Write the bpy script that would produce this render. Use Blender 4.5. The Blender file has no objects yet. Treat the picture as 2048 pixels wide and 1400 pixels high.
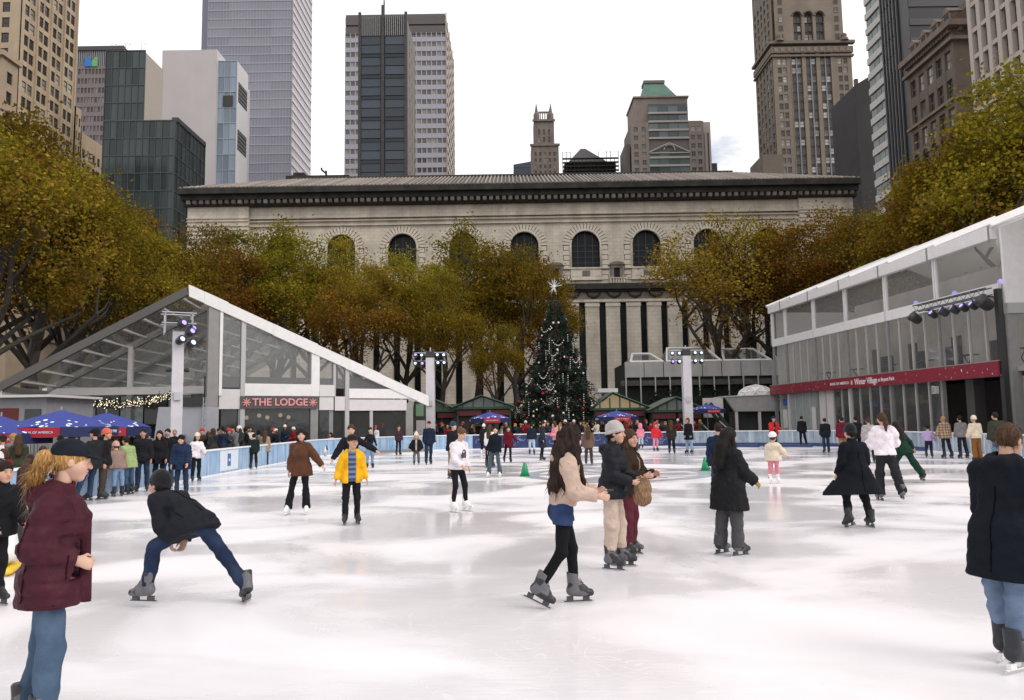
import bpy, bmesh, math, random
import numpy as np
from mathutils import Matrix, Vector

R = math.radians
SC = bpy.context.scene
COL = SC.collection
RND = random.Random(7)

# ------------------------------------------------------------------ camera
CAM_H, FPX, PITCH, ROLL = 1.88, 1500.0, math.atan(141 / 1500.0), R(0.9)
_f = np.array([0, math.cos(PITCH), math.sin(PITCH)])
_r0 = np.array([1.0, 0, 0]); _u0 = np.array([0, -math.sin(PITCH), math.cos(PITCH)])
_r = math.cos(ROLL) * _r0 - math.sin(ROLL) * _u0
_u = math.sin(ROLL) * _r0 + math.cos(ROLL) * _u0
CAM = np.array([0, 0, CAM_H])
cam_d = bpy.data.cameras.new('camera'); cam = bpy.data.objects.new('camera', cam_d); COL.objects.link(cam)
cam_d.sensor_width = 36; cam_d.lens = FPX / 2048 * 36; cam_d.clip_end = 6000; cam_d.clip_start = 0.05
m = Matrix.Identity(4)
for i in range(3):
    m[i][0], m[i][1], m[i][2], m[i][3] = _r[i], _u[i], -_f[i], CAM[i]
cam.matrix_world = m
SC.camera = cam
SC.view_settings.view_transform = 'Standard'; SC.view_settings.look = 'None'
SC.view_settings.exposure = 0.42; SC.view_settings.gamma = 1.0
SC.cycles.max_bounces = 8; SC.cycles.transparent_max_bounces = 12
SC.cycles.use_denoising = True

# ------------------------------------------------------------------ sky and sun
SUN_EL, SUN_AZ = R(38), R(118)      # azimuth clockwise from +Y: light comes from the right and a little behind
W = bpy.data.worlds.new('World'); SC.world = W; W.use_nodes = True
nt = W.node_tree; nt.nodes.clear()
def _n(t, **k):
    n = nt.nodes.new(t)
    for a, b in k.items(): setattr(n, a, b)
    return n
out = _n('ShaderNodeOutputWorld'); mix = _n('ShaderNodeMixShader')
sky = _n('ShaderNodeTexSky', sky_type='NISHITA', sun_disc=False, sun_elevation=SUN_EL, sun_rotation=SUN_AZ)
b1 = _n('ShaderNodeBackground'); b1.inputs[1].default_value = 0.12
b2 = _n('ShaderNodeBackground'); b2.inputs[0].default_value = (1.0, 0.985, 0.99, 1)
tc = _n('ShaderNodeTexCoord'); mp = _n('ShaderNodeMapping'); mp.inputs['Scale'].default_value = (2.2, 2.2, 5.0); mp.inputs['Location'].default_value = (0.33, 0.1, 0.2)
nz = _n('ShaderNodeTexNoise'); nz.inputs['Scale'].default_value = 2.1; nz.inputs['Detail'].default_value = 7; nz.inputs['Roughness'].default_value = 0.55
rp = _n('ShaderNodeValToRGB'); rp.color_ramp.elements[0].position = 0.22; rp.color_ramp.elements[1].position = 0.35
rs = _n('ShaderNodeMapRange'); rs.inputs[1].default_value = 0.3; rs.inputs[2].default_value = 0.75; rs.inputs[3].default_value = 0.80; rs.inputs[4].default_value = 1.06
L = nt.links.new
L(tc.outputs['Generated'], mp.inputs[0]); L(mp.outputs[0], nz.inputs[0]); L(nz.outputs[0], rp.inputs[0]); L(nz.outputs[0], rs.inputs[0])
L(sky.outputs[0], b1.inputs[0]); L(rs.outputs[0], b2.inputs[1])
L(rp.outputs[0], mix.inputs[0]); L(b1.outputs[0], mix.inputs[1]); L(b2.outputs[0], mix.inputs[2]); L(mix.outputs[0], out.inputs[0])
sd = bpy.data.lights.new('sun', 'SUN'); sd.energy = 1.1; sd.angle = R(32); sd.color = (1, 0.95, 0.88)
so = bpy.data.objects.new('sun', sd); COL.objects.link(so)
sdir = Vector((math.sin(SUN_AZ) * math.cos(SUN_EL), math.cos(SUN_AZ) * math.cos(SUN_EL), math.sin(SUN_EL)))
so.rotation_euler = sdir.to_track_quat('Z', 'Y').to_euler(); so.location = (30, -20, 60)

# ------------------------------------------------------------------ pixel geometry (photo pixels, 2048 x 1400)
def ray(px, py):
    return _f * FPX + _r * (px - 1024) + _u * (700 - py)
def gpt(px, py, z=0.0):
    d = ray(px, py); t = (z - CAM_H) / d[2]; return CAM + d * t
def dpt(px, py, Y):
    d = ray(px, py); return CAM + d * (Y / d[1])
def xpt(px, py, X):
    d = ray(px, py); return CAM + d * (X / d[0])
def ppt(px, py, p0, n):
    d = ray(px, py); n = np.asarray(n); return CAM + d * (np.dot(np.asarray(p0) - CAM, n) / np.dot(d, n))

# ------------------------------------------------------------------ materials
MATS = {}
def mat(name, col, rough=0.7, metal=0.0, var=0.0, vscale=3.0, bump=0.0, bscale=40.0, spec=0.5, emit=None, estr=0.0,
        alpha=None, streak=0.0, objvar=0.0, stretch=None, sheen=0.0):
    if name in MATS: return MATS[name]
    m = bpy.data.materials.new(name); m.use_nodes = True; t = m.node_tree
    b = t.nodes['Principled BSDF']; lk = t.links.new
    b.inputs['Base Color'].default_value = (*col, 1); b.inputs['Roughness'].default_value = rough
    b.inputs['Metallic'].default_value = metal; b.inputs['Specular IOR Level'].default_value = spec
    if sheen: b.inputs['Sheen Weight'].default_value = sheen
    if emit: b.inputs['Emission Color'].default_value = (*emit, 1); b.inputs['Emission Strength'].default_value = estr
    if alpha is not None: b.inputs['Alpha'].default_value = alpha
    src = None
    tc = t.nodes.new('ShaderNodeTexCoord'); mp = t.nodes.new('ShaderNodeMapping')
    lk(tc.outputs['Object'], mp.inputs[0])
    if stretch: mp.inputs['Scale'].default_value = stretch
    if var or streak:
        n = t.nodes.new('ShaderNodeTexNoise'); n.inputs['Scale'].default_value = vscale; n.inputs['Detail'].default_value = 6
        lk(mp.outputs[0], n.inputs[0])
        mr = t.nodes.new('ShaderNodeMapRange'); mr.inputs[1].default_value = 0.25; mr.inputs[2].default_value = 0.75
        mr.inputs[3].default_value = 1 - (var or 0); mr.inputs[4].default_value = 1 + (var or 0); lk(n.outputs[0], mr.inputs[0])
        fac = mr.outputs[0]
        if streak:
            mp2 = t.nodes.new('ShaderNodeMapping'); mp2.inputs['Scale'].default_value = (1, 1, 0.06); lk(tc.outputs['Object'], mp2.inputs[0])
            n2 = t.nodes.new('ShaderNodeTexNoise'); n2.inputs['Scale'].default_value = vscale * 1.3; n2.inputs['Detail'].default_value = 4; lk(mp2.outputs[0], n2.inputs[0])
            m2 = t.nodes.new('ShaderNodeMapRange'); m2.inputs[1].default_value = 0.3; m2.inputs[2].default_value = 0.62
            m2.inputs[3].default_value = 1 - streak; m2.inputs[4].default_value = 1; lk(n2.outputs[0], m2.inputs[0])
            mu = t.nodes.new('ShaderNodeMath'); mu.operation = 'MULTIPLY'; lk(fac, mu.inputs[0]); lk(m2.outputs[0], mu.inputs[1]); fac = mu.outputs[0]
        vm = t.nodes.new('ShaderNodeVectorMath'); vm.operation = 'SCALE'; vm.inputs[0].default_value = col; lk(fac, vm.inputs['Scale'])
        src = vm.outputs[0]
    if objvar:
        oi = t.nodes.new('ShaderNodeObjectInfo'); mr = t.nodes.new('ShaderNodeMapRange'); mr.inputs[3].default_value = 1 - objvar; mr.inputs[4].default_value = 1 + objvar
        lk(oi.outputs['Random'], mr.inputs[0])
        vm = t.nodes.new('ShaderNodeVectorMath'); vm.operation = 'SCALE'; vm.inputs[0].default_value = col
        if src: lk(src, vm.inputs[0])
        lk(mr.outputs[0], vm.inputs['Scale']); src = vm.outputs[0]
    if src: lk(src, b.inputs['Base Color'])
    if bump:
        n = t.nodes.new('ShaderNodeTexNoise'); n.inputs['Scale'].default_value = bscale; n.inputs['Detail'].default_value = 4; lk(mp.outputs[0], n.inputs[0])
        bp = t.nodes.new('ShaderNodeBump'); bp.inputs['Strength'].default_value = bump; bp.inputs['Distance'].default_value = 0.02
        lk(n.outputs[0], bp.inputs['Height']); lk(bp.outputs[0], b.inputs['Normal'])
    MATS[name] = m
    return m
def nodes_of(m):
    return m.node_tree, m.node_tree.nodes['Principled BSDF'], m.node_tree.links.new

def window_mat(name, dark, light, frac=0.3, rough=0.12):
    """far windows: dark glass, some with pale blinds drawn (random per window)"""
    if name in MATS: return MATS[name]
    m = bpy.data.materials.new(name); m.use_nodes = True; t, b, lk = nodes_of(m)
    oi = t.nodes.new('ShaderNodeObjectInfo'); cr = t.nodes.new('ShaderNodeValToRGB'); cr.color_ramp.interpolation = 'LINEAR'
    cr.color_ramp.elements[0].color = (*dark, 1); cr.color_ramp.elements[0].position = 1 - frac - 0.12
    cr.color_ramp.elements[1].color = (*light, 1); cr.color_ramp.elements[1].position = 1.0
    tc = t.nodes.new('ShaderNodeTexCoord'); n = t.nodes.new('ShaderNodeTexNoise'); n.inputs['Scale'].default_value = 1.3; lk(tc.outputs['Object'], n.inputs[0])
    ad = t.nodes.new('ShaderNodeMath'); ad.operation = 'MULTIPLY_ADD'; ad.inputs[1].default_value = 0.35; lk(n.outputs[0], ad.inputs[0]); 
    sb = t.nodes.new('ShaderNodeMath'); sb.operation = 'SUBTRACT'; sb.inputs[1].default_value = 0.17; lk(oi.outputs['Random'], sb.inputs[0]); lk(sb.outputs[0], ad.inputs[2])
    lk(ad.outputs[0], cr.inputs[0]); lk(cr.outputs[0], b.inputs['Base Color'])
    b.inputs['Roughness'].default_value = rough; b.inputs['Specular IOR Level'].default_value = 0.5
    MATS[name] = m; return m

def glass_mat(name, tint, trans=0.55, rough=0.06):
    """thin clear sheet: see-through with a reflection"""
    if name in MATS: return MATS[name]
    m = bpy.data.materials.new(name); m.use_nodes = True; t = m.node_tree; t.nodes.clear(); lk = t.links.new
    o = t.nodes.new('ShaderNodeOutputMaterial'); tr = t.nodes.new('ShaderNodeBsdfTransparent'); gl = t.nodes.new('ShaderNodeBsdfGlossy'); df = t.nodes.new('ShaderNodeBsdfDiffuse')
    tr.inputs[0].default_value = (*tint, 1); gl.inputs['Roughness'].default_value = rough; gl.inputs[0].default_value = (0.9, 0.92, 0.95, 1)
    df.inputs[0].default_value = (0.42, 0.42, 0.42, 1)
    lw = t.nodes.new('ShaderNodeLayerWeight'); pw = t.nodes.new('ShaderNodeMath'); pw.operation = 'POWER'; pw.inputs[1].default_value = 4.0; lk(lw.outputs['Facing'], pw.inputs[0]); fr = t.nodes.new('ShaderNodeMath'); fr.operation = 'MULTIPLY_ADD'; fr.inputs[1].default_value = 0.6; fr.inputs[2].default_value = 0.035; lk(pw.outputs[0], fr.inputs[0])
    tc = t.nodes.new('ShaderNodeTexCoord'); nz = t.nodes.new('ShaderNodeTexNoise'); nz.inputs['Scale'].default_value = 1.2; nz.inputs['Detail'].default_value = 2; lk(tc.outputs['Object'], nz.inputs[0])
    bp = t.nodes.new('ShaderNodeBump'); bp.inputs['Strength'].default_value = 0.12; bp.inputs['Distance'].default_value = 0.05; lk(nz.outputs[0], bp.inputs['Height']); lk(bp.outputs[0], gl.inputs['Normal'])
    m1 = t.nodes.new('ShaderNodeMixShader'); m1.inputs[0].default_value = 1 - trans; lk(tr.outputs[0], m1.inputs[1]); lk(df.outputs[0], m1.inputs[2])
    m2 = t.nodes.new('ShaderNodeMixShader'); lk(fr.outputs[0], m2.inputs[0]); lk(m1.outputs[0], m2.inputs[1]); lk(gl.outputs[0], m2.inputs[2])
    lk(m2.outputs[0], o.inputs[0])
    MATS[name] = m; return m

# ------------------------------------------------------------------ mesh builder
class Frame:
    """o origin, u runs along the face (left to right seen from outside), d points into the wall, z up"""
    def __init__(s, o, ang=0.0):
        s.o = np.array(o, float); s.ang = ang
        s.u = np.array([math.cos(ang), math.sin(ang), 0]); s.d = np.array([-math.sin(ang), math.cos(ang), 0])
    def p(s, u, d, z): return s.o + s.u * u + s.d * d + np.array([0, 0, z])
    def px(s, px, py):
        q = ppt(px, py, s.o, s.d); r = q - s.o; return float(np.dot(r, s.u)), float(q[2] - s.o[2])
FW = Frame((0, 0, 0))
class MB:
    def __init__(s, fr=FW): s.v = []; s.f = []; s.mi = []; s.fr = fr; s.cur = 0
    def pt(s, u, d, z): s.v.append(tuple(s.fr.p(u, d, z))); return len(s.v) - 1
    def face(s, idx): s.f.append(tuple(idx)); s.mi.append(s.cur)
    def box(s, u0, u1, d0, d1, z0, z1):
        if u0 > u1: u0, u1 = u1, u0
        if d0 > d1: d0, d1 = d1, d0
        if z0 > z1: z0, z1 = z1, z0
        i = len(s.v)
        for z in (z0, z1):
            for (a, b) in ((u0, d0), (u1, d0), (u1, d1), (u0, d1)): s.pt(a, b, z)
        for q in ((0, 3, 2, 1), (4, 5, 6, 7), (0, 1, 5, 4), (1, 2, 6, 5), (2, 3, 7, 6), (3, 0, 4, 7)): s.face([i + k for k in q])
        return s
    def raw(s, pts, faces):
        i = len(s.v); s.v += [tuple(map(float, p)) for p in pts]
        for f in faces: s.face([i + k for k in f])
        return s
    def hexa(s, p8):
        """8 world points: bottom loop then top loop"""
        return s.raw(p8, ((0, 3, 2, 1), (4, 5, 6, 7), (0, 1, 5, 4), (1, 2, 6, 5), (2, 3, 7, 6), (3, 0, 4, 7)))
    def prism(s, poly, d0, d1):
        """poly of (u,z) counter-clockwise seen from outside, extruded from depth d0 to d1 (d0<d1)"""
        n = len(poly); i = len(s.v)
        for d in (d0, d1):
            for (a, z) in poly: s.pt(a, d, z)
        s.face([i + k for k in range(n)]); s.face([i + n + k for k in reversed(range(n))])
        for k in range(n):
            k2 = (k + 1) % n; s.face((i + k, i + n + k, i + n + k2, i + k2))
        return s
    def tube(s, pts, r, n=6, r1=None, cap=True):
        pts = [np.asarray(p, float) for p in pts]; m_ = len(pts); i0 = len(s.v)
        for k, p in enumerate(pts):
            t = pts[min(k + 1, m_ - 1)] - pts[max(k - 1, 0)]; t = t / (np.linalg.norm(t) + 1e-9)
            a = np.array([0, 0, 1.0]) if abs(t[2]) < 0.9 else np.array([1.0, 0, 0])
            x = np.cross(t, a); x /= np.linalg.norm(x); y = np.cross(t, x)
            if isinstance(r, (list, tuple)): rr = r[k]
            else: rr = r if r1 is None else r + (r1 - r) * k / max(1, m_ - 1)
            for q in range(n):
                an = 2 * math.pi * q / n; s.v.append(tuple(p + x * rr * math.cos(an) + y * rr * math.sin(an)))
        for k in range(m_ - 1):
            for q in range(n):
                a = i0 + k * n + q; b = i0 + k * n + (q + 1) % n; s.face((a, b, b + n, a + n))
        if cap:
            s.face([i0 + q for q in reversed(range(n))]); s.face([i0 + (m_ - 1) * n + q for q in range(n)])
        return s
    def lathe(s, c, prof, n=12, cap=True):
        i0 = len(s.v); c = np.asarray(c, float)
        for (r, z) in prof:
            for q in range(n):
                a = 2 * math.pi * q / n; s.v.append((c[0] + r * math.cos(a), c[1] + r * math.sin(a), c[2] + z))
        for k in range(len(prof) - 1):
            for q in range(n):
                a = i0 + k * n + q; b = i0 + k * n + (q + 1) % n; s.face((a, b, b + n, a + n))
        if cap:
            s.face([i0 + q for q in reversed(range(n))]); e = i0 + (len(prof) - 1) * n; s.face([e + q for q in range(n)])
        return s
    def ball(s, c, r, n=8, m_=5, sz=1.0):
        prof = [(max(1e-3, r * math.sin(math.pi * k / m_)), -r * sz * math.cos(math.pi * k / m_)) for k in range(m_ + 1)]
        return s.lathe(c, prof, n)
    def build(s, name, mats, parent=None, smooth=False, kind=None):
        me = bpy.data.meshes.new(name)
        v = s.v
        if parent is not None and parent.get('_o') is not None:
            o = np.array(parent['_o']); a = -parent['_a']; ca, sa = math.cos(a), math.sin(a)
            q = np.array(v) - o; v = np.stack([q[:, 0] * ca - q[:, 1] * sa, q[:, 0] * sa + q[:, 1] * ca, q[:, 2]], 1).tolist()
        me.from_pydata(v, [], s.f)
        if not isinstance(mats, (list, tuple)): mats = [mats]
        for k in mats: me.materials.append(k)
        if len(mats) > 1: me.polygons.foreach_set('material_index', s.mi)
        if smooth: me.polygons.foreach_set('use_smooth', [True] * len(me.polygons))
        me.update()
        ob = bpy.data.objects.new(name, me); COL.objects.link(ob)
        if parent is not None: ob.parent = parent
        if kind: ob['kind'] = kind
        return ob
def tag(o, label, cat, group=None):
    o['label'] = label; o['category'] = cat
    if group: o['group'] = group
    return o
ROOTS = []
def thing(name, label, cat, loc, ang=0.0, group=None):
    o = bpy.data.objects.new(name, None); COL.objects.link(o); o.empty_display_size = 0.3
    o.location = tuple(map(float, loc)); o.rotation_euler = (0, 0, ang); o['_o'] = [float(x) for x in loc]; o['_a'] = float(ang)
    ROOTS.append(o)
    return tag(o, label, cat, group)
def sub(mb, name, mats, part, **k):
    """a sub-part: same space as its part's root"""
    root = part.parent
    o = mb.build(name, mats, root, **k); o.parent = part
    return o
def struct(o): o['kind'] = 'structure'; return o
def inst(me, name, parent, loc, ang=0.0, scale=(1, 1, 1), rel=True, rot=None):
    """a copy of a shared mesh placed at a world point under a thing"""
    ob = bpy.data.objects.new(name, me); COL.objects.link(ob)
    loc = np.asarray(loc, float)
    if parent is not None and parent.get('_o') is not None:
        o = np.array(parent['_o']); a = -parent['_a']; q = loc - o; ca, sa = math.cos(a), math.sin(a)
        loc = np.array([q[0] * ca - q[1] * sa, q[0] * sa + q[1] * ca, q[2]]); ang -= parent['_a']
    if parent is not None: ob.parent = parent
    ob.location = loc; ob.rotation_euler = rot if rot else (0, 0, ang); ob.scale = scale
    return ob
def meshof(mb, name, mats, smooth=False):
    o = mb.build(name, mats, None, smooth); me = o.data; bpy.data.objects.remove(o); return me
_tx = [0]
def text_mesh(body, size=1.0, ext=0.01, bold=0.0, align='CENTER'):
    cu = bpy.data.curves.new('txt', 'FONT'); cu.body = body; cu.size = size; cu.extrude = ext; cu.offset = bold; cu.align_x = align; cu.align_y = 'CENTER'; cu.resolution_u = 3
    ob = bpy.data.objects.new('txt', cu); COL.objects.link(ob)
    dg = bpy.context.evaluated_depsgraph_get(); me = bpy.data.meshes.new_from_object(ob.evaluated_get(dg)); bpy.data.objects.remove(ob)
    return me
def lettering(me, name, m, parent, p, ang, sx=1.0, sy=1.0, shear=0.0):
    """upright lettering on a facade frame whose u direction is ang"""
    me.materials.clear(); me.materials.append(m)
    o = inst(me, name, parent, p, 0)
    a = ang - (parent.get('_a') or 0.0)
    o.rotation_euler = (R(90), 0, a); o.scale = (sx, sy, 1)
    return o
# ------------------------------------------------------------------ implicit surfaces for people
class Field:
    def __init__(s, lo, hi, h):
        s.h = h; s.lo = np.array(lo, float) - 2 * h; n = np.ceil((np.array(hi) + 2 * h - s.lo) / h).astype(int) + 1
        s.n = n; s.ax = [s.lo[k] + h * np.arange(n[k]) for k in range(3)]
        s.F = np.full(n, 0.5, np.float32)
    def _sub(s, lo, hi):
        sl = []
        for k in range(3):
            a = max(0, int((lo[k] - s.lo[k]) / s.h)); b = min(s.n[k], int((hi[k] - s.lo[k]) / s.h) + 2); sl.append(slice(a, max(a, b)))
        return tuple(sl), s.ax[0][sl[0]][:, None, None], s.ax[1][sl[1]][None, :, None], s.ax[2][sl[2]][None, None, :]
    def dist(s, a, b, ra, rb, n, q, sl_xyz):
        X, Y, Z = sl_xyz
        px, py, pz = X - a[0], Y - a[1], Z - a[2]; d = np.asarray(b, float) - np.asarray(a, float)
        if n is not None and q != 1:
            n = np.asarray(n, float); c = (1 / q - 1); t = px * n[0] + py * n[1] + pz * n[2]
            px = px + c * t * n[0]; py = py + c * t * n[1]; pz = pz + c * t * n[2]; d = d + c * np.dot(d, n) * n
        dd = float(np.dot(d, d))
        if dd < 1e-9:
            r = np.sqrt(px * px + py * py + pz * pz) - ra
        else:
            t = np.clip((px * d[0] + py * d[1] + pz * d[2]) / dd, 0, 1)
            ex, ey, ez = px - t * d[0], py - t * d[1], pz - t * d[2]
            r = np.sqrt(ex * ex + ey * ey + ez * ez) - (ra + (rb - ra) * t)
        return r * (0.5 + 0.5 * q)
    def add(s, a, b, ra, rb=None, n=None, q=1.0, k=0.03, cut=False):
        rb = ra if rb is None else rb; a = np.asarray(a, float); b = np.asarray(b, float)
        mg = max(ra, rb) + k + 3 * s.h
        sl, X, Y, Z = s._sub(np.minimum(a, b) - mg, np.maximum(a, b) + mg)
        if 0 in [x.stop - x.start for x in sl]: return s
        d = s.dist(a, b, ra, rb, n, q, (X, Y, Z)); A = s.F[sl]
        if cut:
            d = -d; hh = np.maximum(k - np.abs(A - d), 0) / k; s.F[sl] = np.maximum(A, d) + hh * hh * k * 0.25
        else:
            hh = np.maximum(k - np.abs(A - d), 0) / k; s.F[sl] = np.minimum(A, d) - hh * hh * k * 0.25
        return s
    def ell(s, c, r, k=0.02, cut=False):
        c = np.asarray(c, float); r = np.asarray(r, float); mg = r + k + 3 * s.h
        sl, X, Y, Z = s._sub(c - mg, c + mg)
        q = np.sqrt(((X - c[0]) / r[0]) ** 2 + ((Y - c[1]) / r[1]) ** 2 + ((Z - c[2]) / r[2]) ** 2)
        d = (q - 1) * float(min(r)); A = s.F[sl]
        if cut:
            d = -d; hh = np.maximum(k - np.abs(A - d), 0) / k; s.F[sl] = np.maximum(A, d) + hh * hh * k * 0.25
        else:
            hh = np.maximum(k - np.abs(A - d), 0) / k; s.F[sl] = np.minimum(A, d) - hh * hh * k * 0.25
        return s
    def clip(s, p, n, c=None, rad=None):
        """remove the side n points to (within rad of c)"""
        p = np.asarray(p, float); n = np.asarray(n, float); n = n / np.linalg.norm(n)
        if c is None: sl, X, Y, Z = s._sub(s.lo, s.lo + s.n * s.h)
        else: sl, X, Y, Z = s._sub(np.asarray(c) - rad, np.asarray(c) + rad)
        d = (X - p[0]) * n[0] + (Y - p[1]) * n[1] + (Z - p[2]) * n[2]
        s.F[sl] = np.maximum(s.F[sl], d); return s
    def boxcut(s, c, M, half):
        """subtract an oriented box (rows of M are its axes)"""
        c = np.asarray(c, float); rr = float(np.linalg.norm(half)); sl, X, Y, Z = s._sub(c - rr, c + rr)
        d = None
        for k in range(3):
            e = np.abs((X - c[0]) * M[k][0] + (Y - c[1]) * M[k][1] + (Z - c[2]) * M[k][2]) - half[k]
            d = e if d is None else np.maximum(d, e)
        s.F[sl] = np.maximum(s.F[sl], -d); return s
    def noise(s, amp, fr, seed=0, zf=0.8):
        r = np.random.RandomState(seed); X = s.ax[0][:, None, None]; Y = s.ax[1][None, :, None]; Z = s.ax[2][None, None, :]
        N = 0
        for k in range(5):
            v = r.normal(size=3) * fr * (0.6 + 0.35 * k); ph = r.rand() * 6.3
            N = N + np.sin(X * v[0] + Y * v[1] + Z * v[2] * zf + ph) / (1 + 0.35 * k)
        s.F += (amp * 0.55 * N).astype(np.float32); return s
    def quilt(s, o, ax, amp, step):
        X = s.ax[0][:, None, None] - o[0]; Y = s.ax[1][None, :, None] - o[1]; Z = s.ax[2][None, None, :] - o[2]
        t = (X * ax[0] + Y * ax[1] + Z * ax[2]) * math.pi / step
        s.F -= (amp * (np.abs(np.sin(t)) ** 0.5 - 0.6)).astype(np.float32); return s
    def mesh(s):
        F = s.F; S = F < 0
        c = np.zeros(tuple(s.n - 1), np.int8)
        for i in (0, 1):
            for j in (0, 1):
                for k in (0, 1):
                    c += S[i:s.n[0] - 1 + i, j:s.n[1] - 1 + j, k:s.n[2] - 1 + k]
        act = (c > 0) & (c < 8); I, J, K = np.nonzero(act)
        if len(I) == 0: return np.zeros((0, 3)), np.zeros((0, 4), int)
        idx = np.full(act.shape, -1, np.int64); idx[act] = np.arange(len(I))
        acc = np.zeros((len(I), 3)); cnt = np.zeros(len(I))
        for ax in range(3):
            for p in (0, 1):
                for q in (0, 1):
                    o0 = [0, 0, 0]; o1 = [0, 0, 0]; oth = [x for x in range(3) if x != ax]
                    o0[oth[0]] = o1[oth[0]] = p; o0[oth[1]] = o1[oth[1]] = q; o1[ax] = 1
                    f0 = F[I + o0[0], J + o0[1], K + o0[2]]; f1 = F[I + o1[0], J + o1[1], K + o1[2]]
                    mk = (f0 < 0) != (f1 < 0); t = np.where(mk, f0 / np.where(mk, f0 - f1, 1), 0)
                    w = mk.astype(float); cnt += w
                    for a in range(3): acc[:, a] += w * (o0[a] + (t if a == ax else 0))
        V = s.lo + s.h * (np.stack([I, J, K], 1) + acc / cnt[:, None])
        Q = []
        for ax in range(3):
            a, b = [x for x in range(3) if x != ax]
            s0 = [slice(None)] * 3; s1 = [slice(None)] * 3; s0[ax] = slice(0, -1); s1[ax] = slice(1, None)
            for t in (s0, s1): t[a] = slice(1, -1); t[b] = slice(1, -1)
            A = S[tuple(s0)]; B = S[tuple(s1)]; X = np.argwhere(A != B)
            if not len(X): continue
            fl = A[A != B]; X[:, a] += 1; X[:, b] += 1
            def g(da, db):
                Y = X.copy(); Y[:, a] -= da; Y[:, b] -= db; return idx[Y[:, 0], Y[:, 1], Y[:, 2]]
            q = np.stack([g(1, 1), g(0, 1), g(0, 0), g(1, 0)], 1)
            if ax == 1: fl = ~fl
            q[~fl] = q[~fl][:, ::-1]
            Q.append(q)
        return V, np.concatenate(Q)

def mesh_obj(name, parts, m, parent, cols=None):
    """parts: list of (V, Q); cols: list of (N,3) colours"""
    off = 0; VV = []; QQ = []; CC = []
    for k, (V, Q) in enumerate(parts):
        if len(V) == 0: continue
        VV.append(V); QQ.append(Q + off); off += len(V)
        if cols is not None: CC.append(cols[k])
    if not VV: return None
    V = np.concatenate(VV); Q = np.concatenate(QQ)
    me = bpy.data.meshes.new(name); me.vertices.add(len(V)); me.vertices.foreach_set('co', V.astype(np.float32).ravel())
    me.loops.add(Q.size); me.loops.foreach_set('vertex_index', Q.astype(np.int32).ravel())
    me.polygons.add(len(Q)); me.polygons.foreach_set('loop_start', np.arange(0, Q.size, 4, dtype=np.int32))
    me.polygons.foreach_set('use_smooth', np.ones(len(Q), bool))
    me.update(calc_edges=True)
    if cols is not None:
        at = me.color_attributes.new('Col', 'FLOAT_COLOR', 'POINT'); C = np.ones((len(V), 4), np.float32); C[:, :3] = np.concatenate(CC); at.data.foreach_set('color', C.ravel())
    for k in (m if isinstance(m, list) else [m]): me.materials.append(k)
    ob = bpy.data.objects.new(name, me); COL.objects.link(ob); ob.parent = parent
    return ob

def Rx(a): c, s_ = math.cos(a), math.sin(a); return np.array([[1, 0, 0], [0, c, -s_], [0, s_, c]])
def Ry(a): c, s_ = math.cos(a), math.sin(a); return np.array([[c, 0, s_], [0, 1, 0], [-s_, 0, c]])
def Rz(a): c, s_ = math.cos(a), math.sin(a); return np.array([[c, -s_, 0], [s_, c, 0], [0, 0, 1]])

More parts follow.
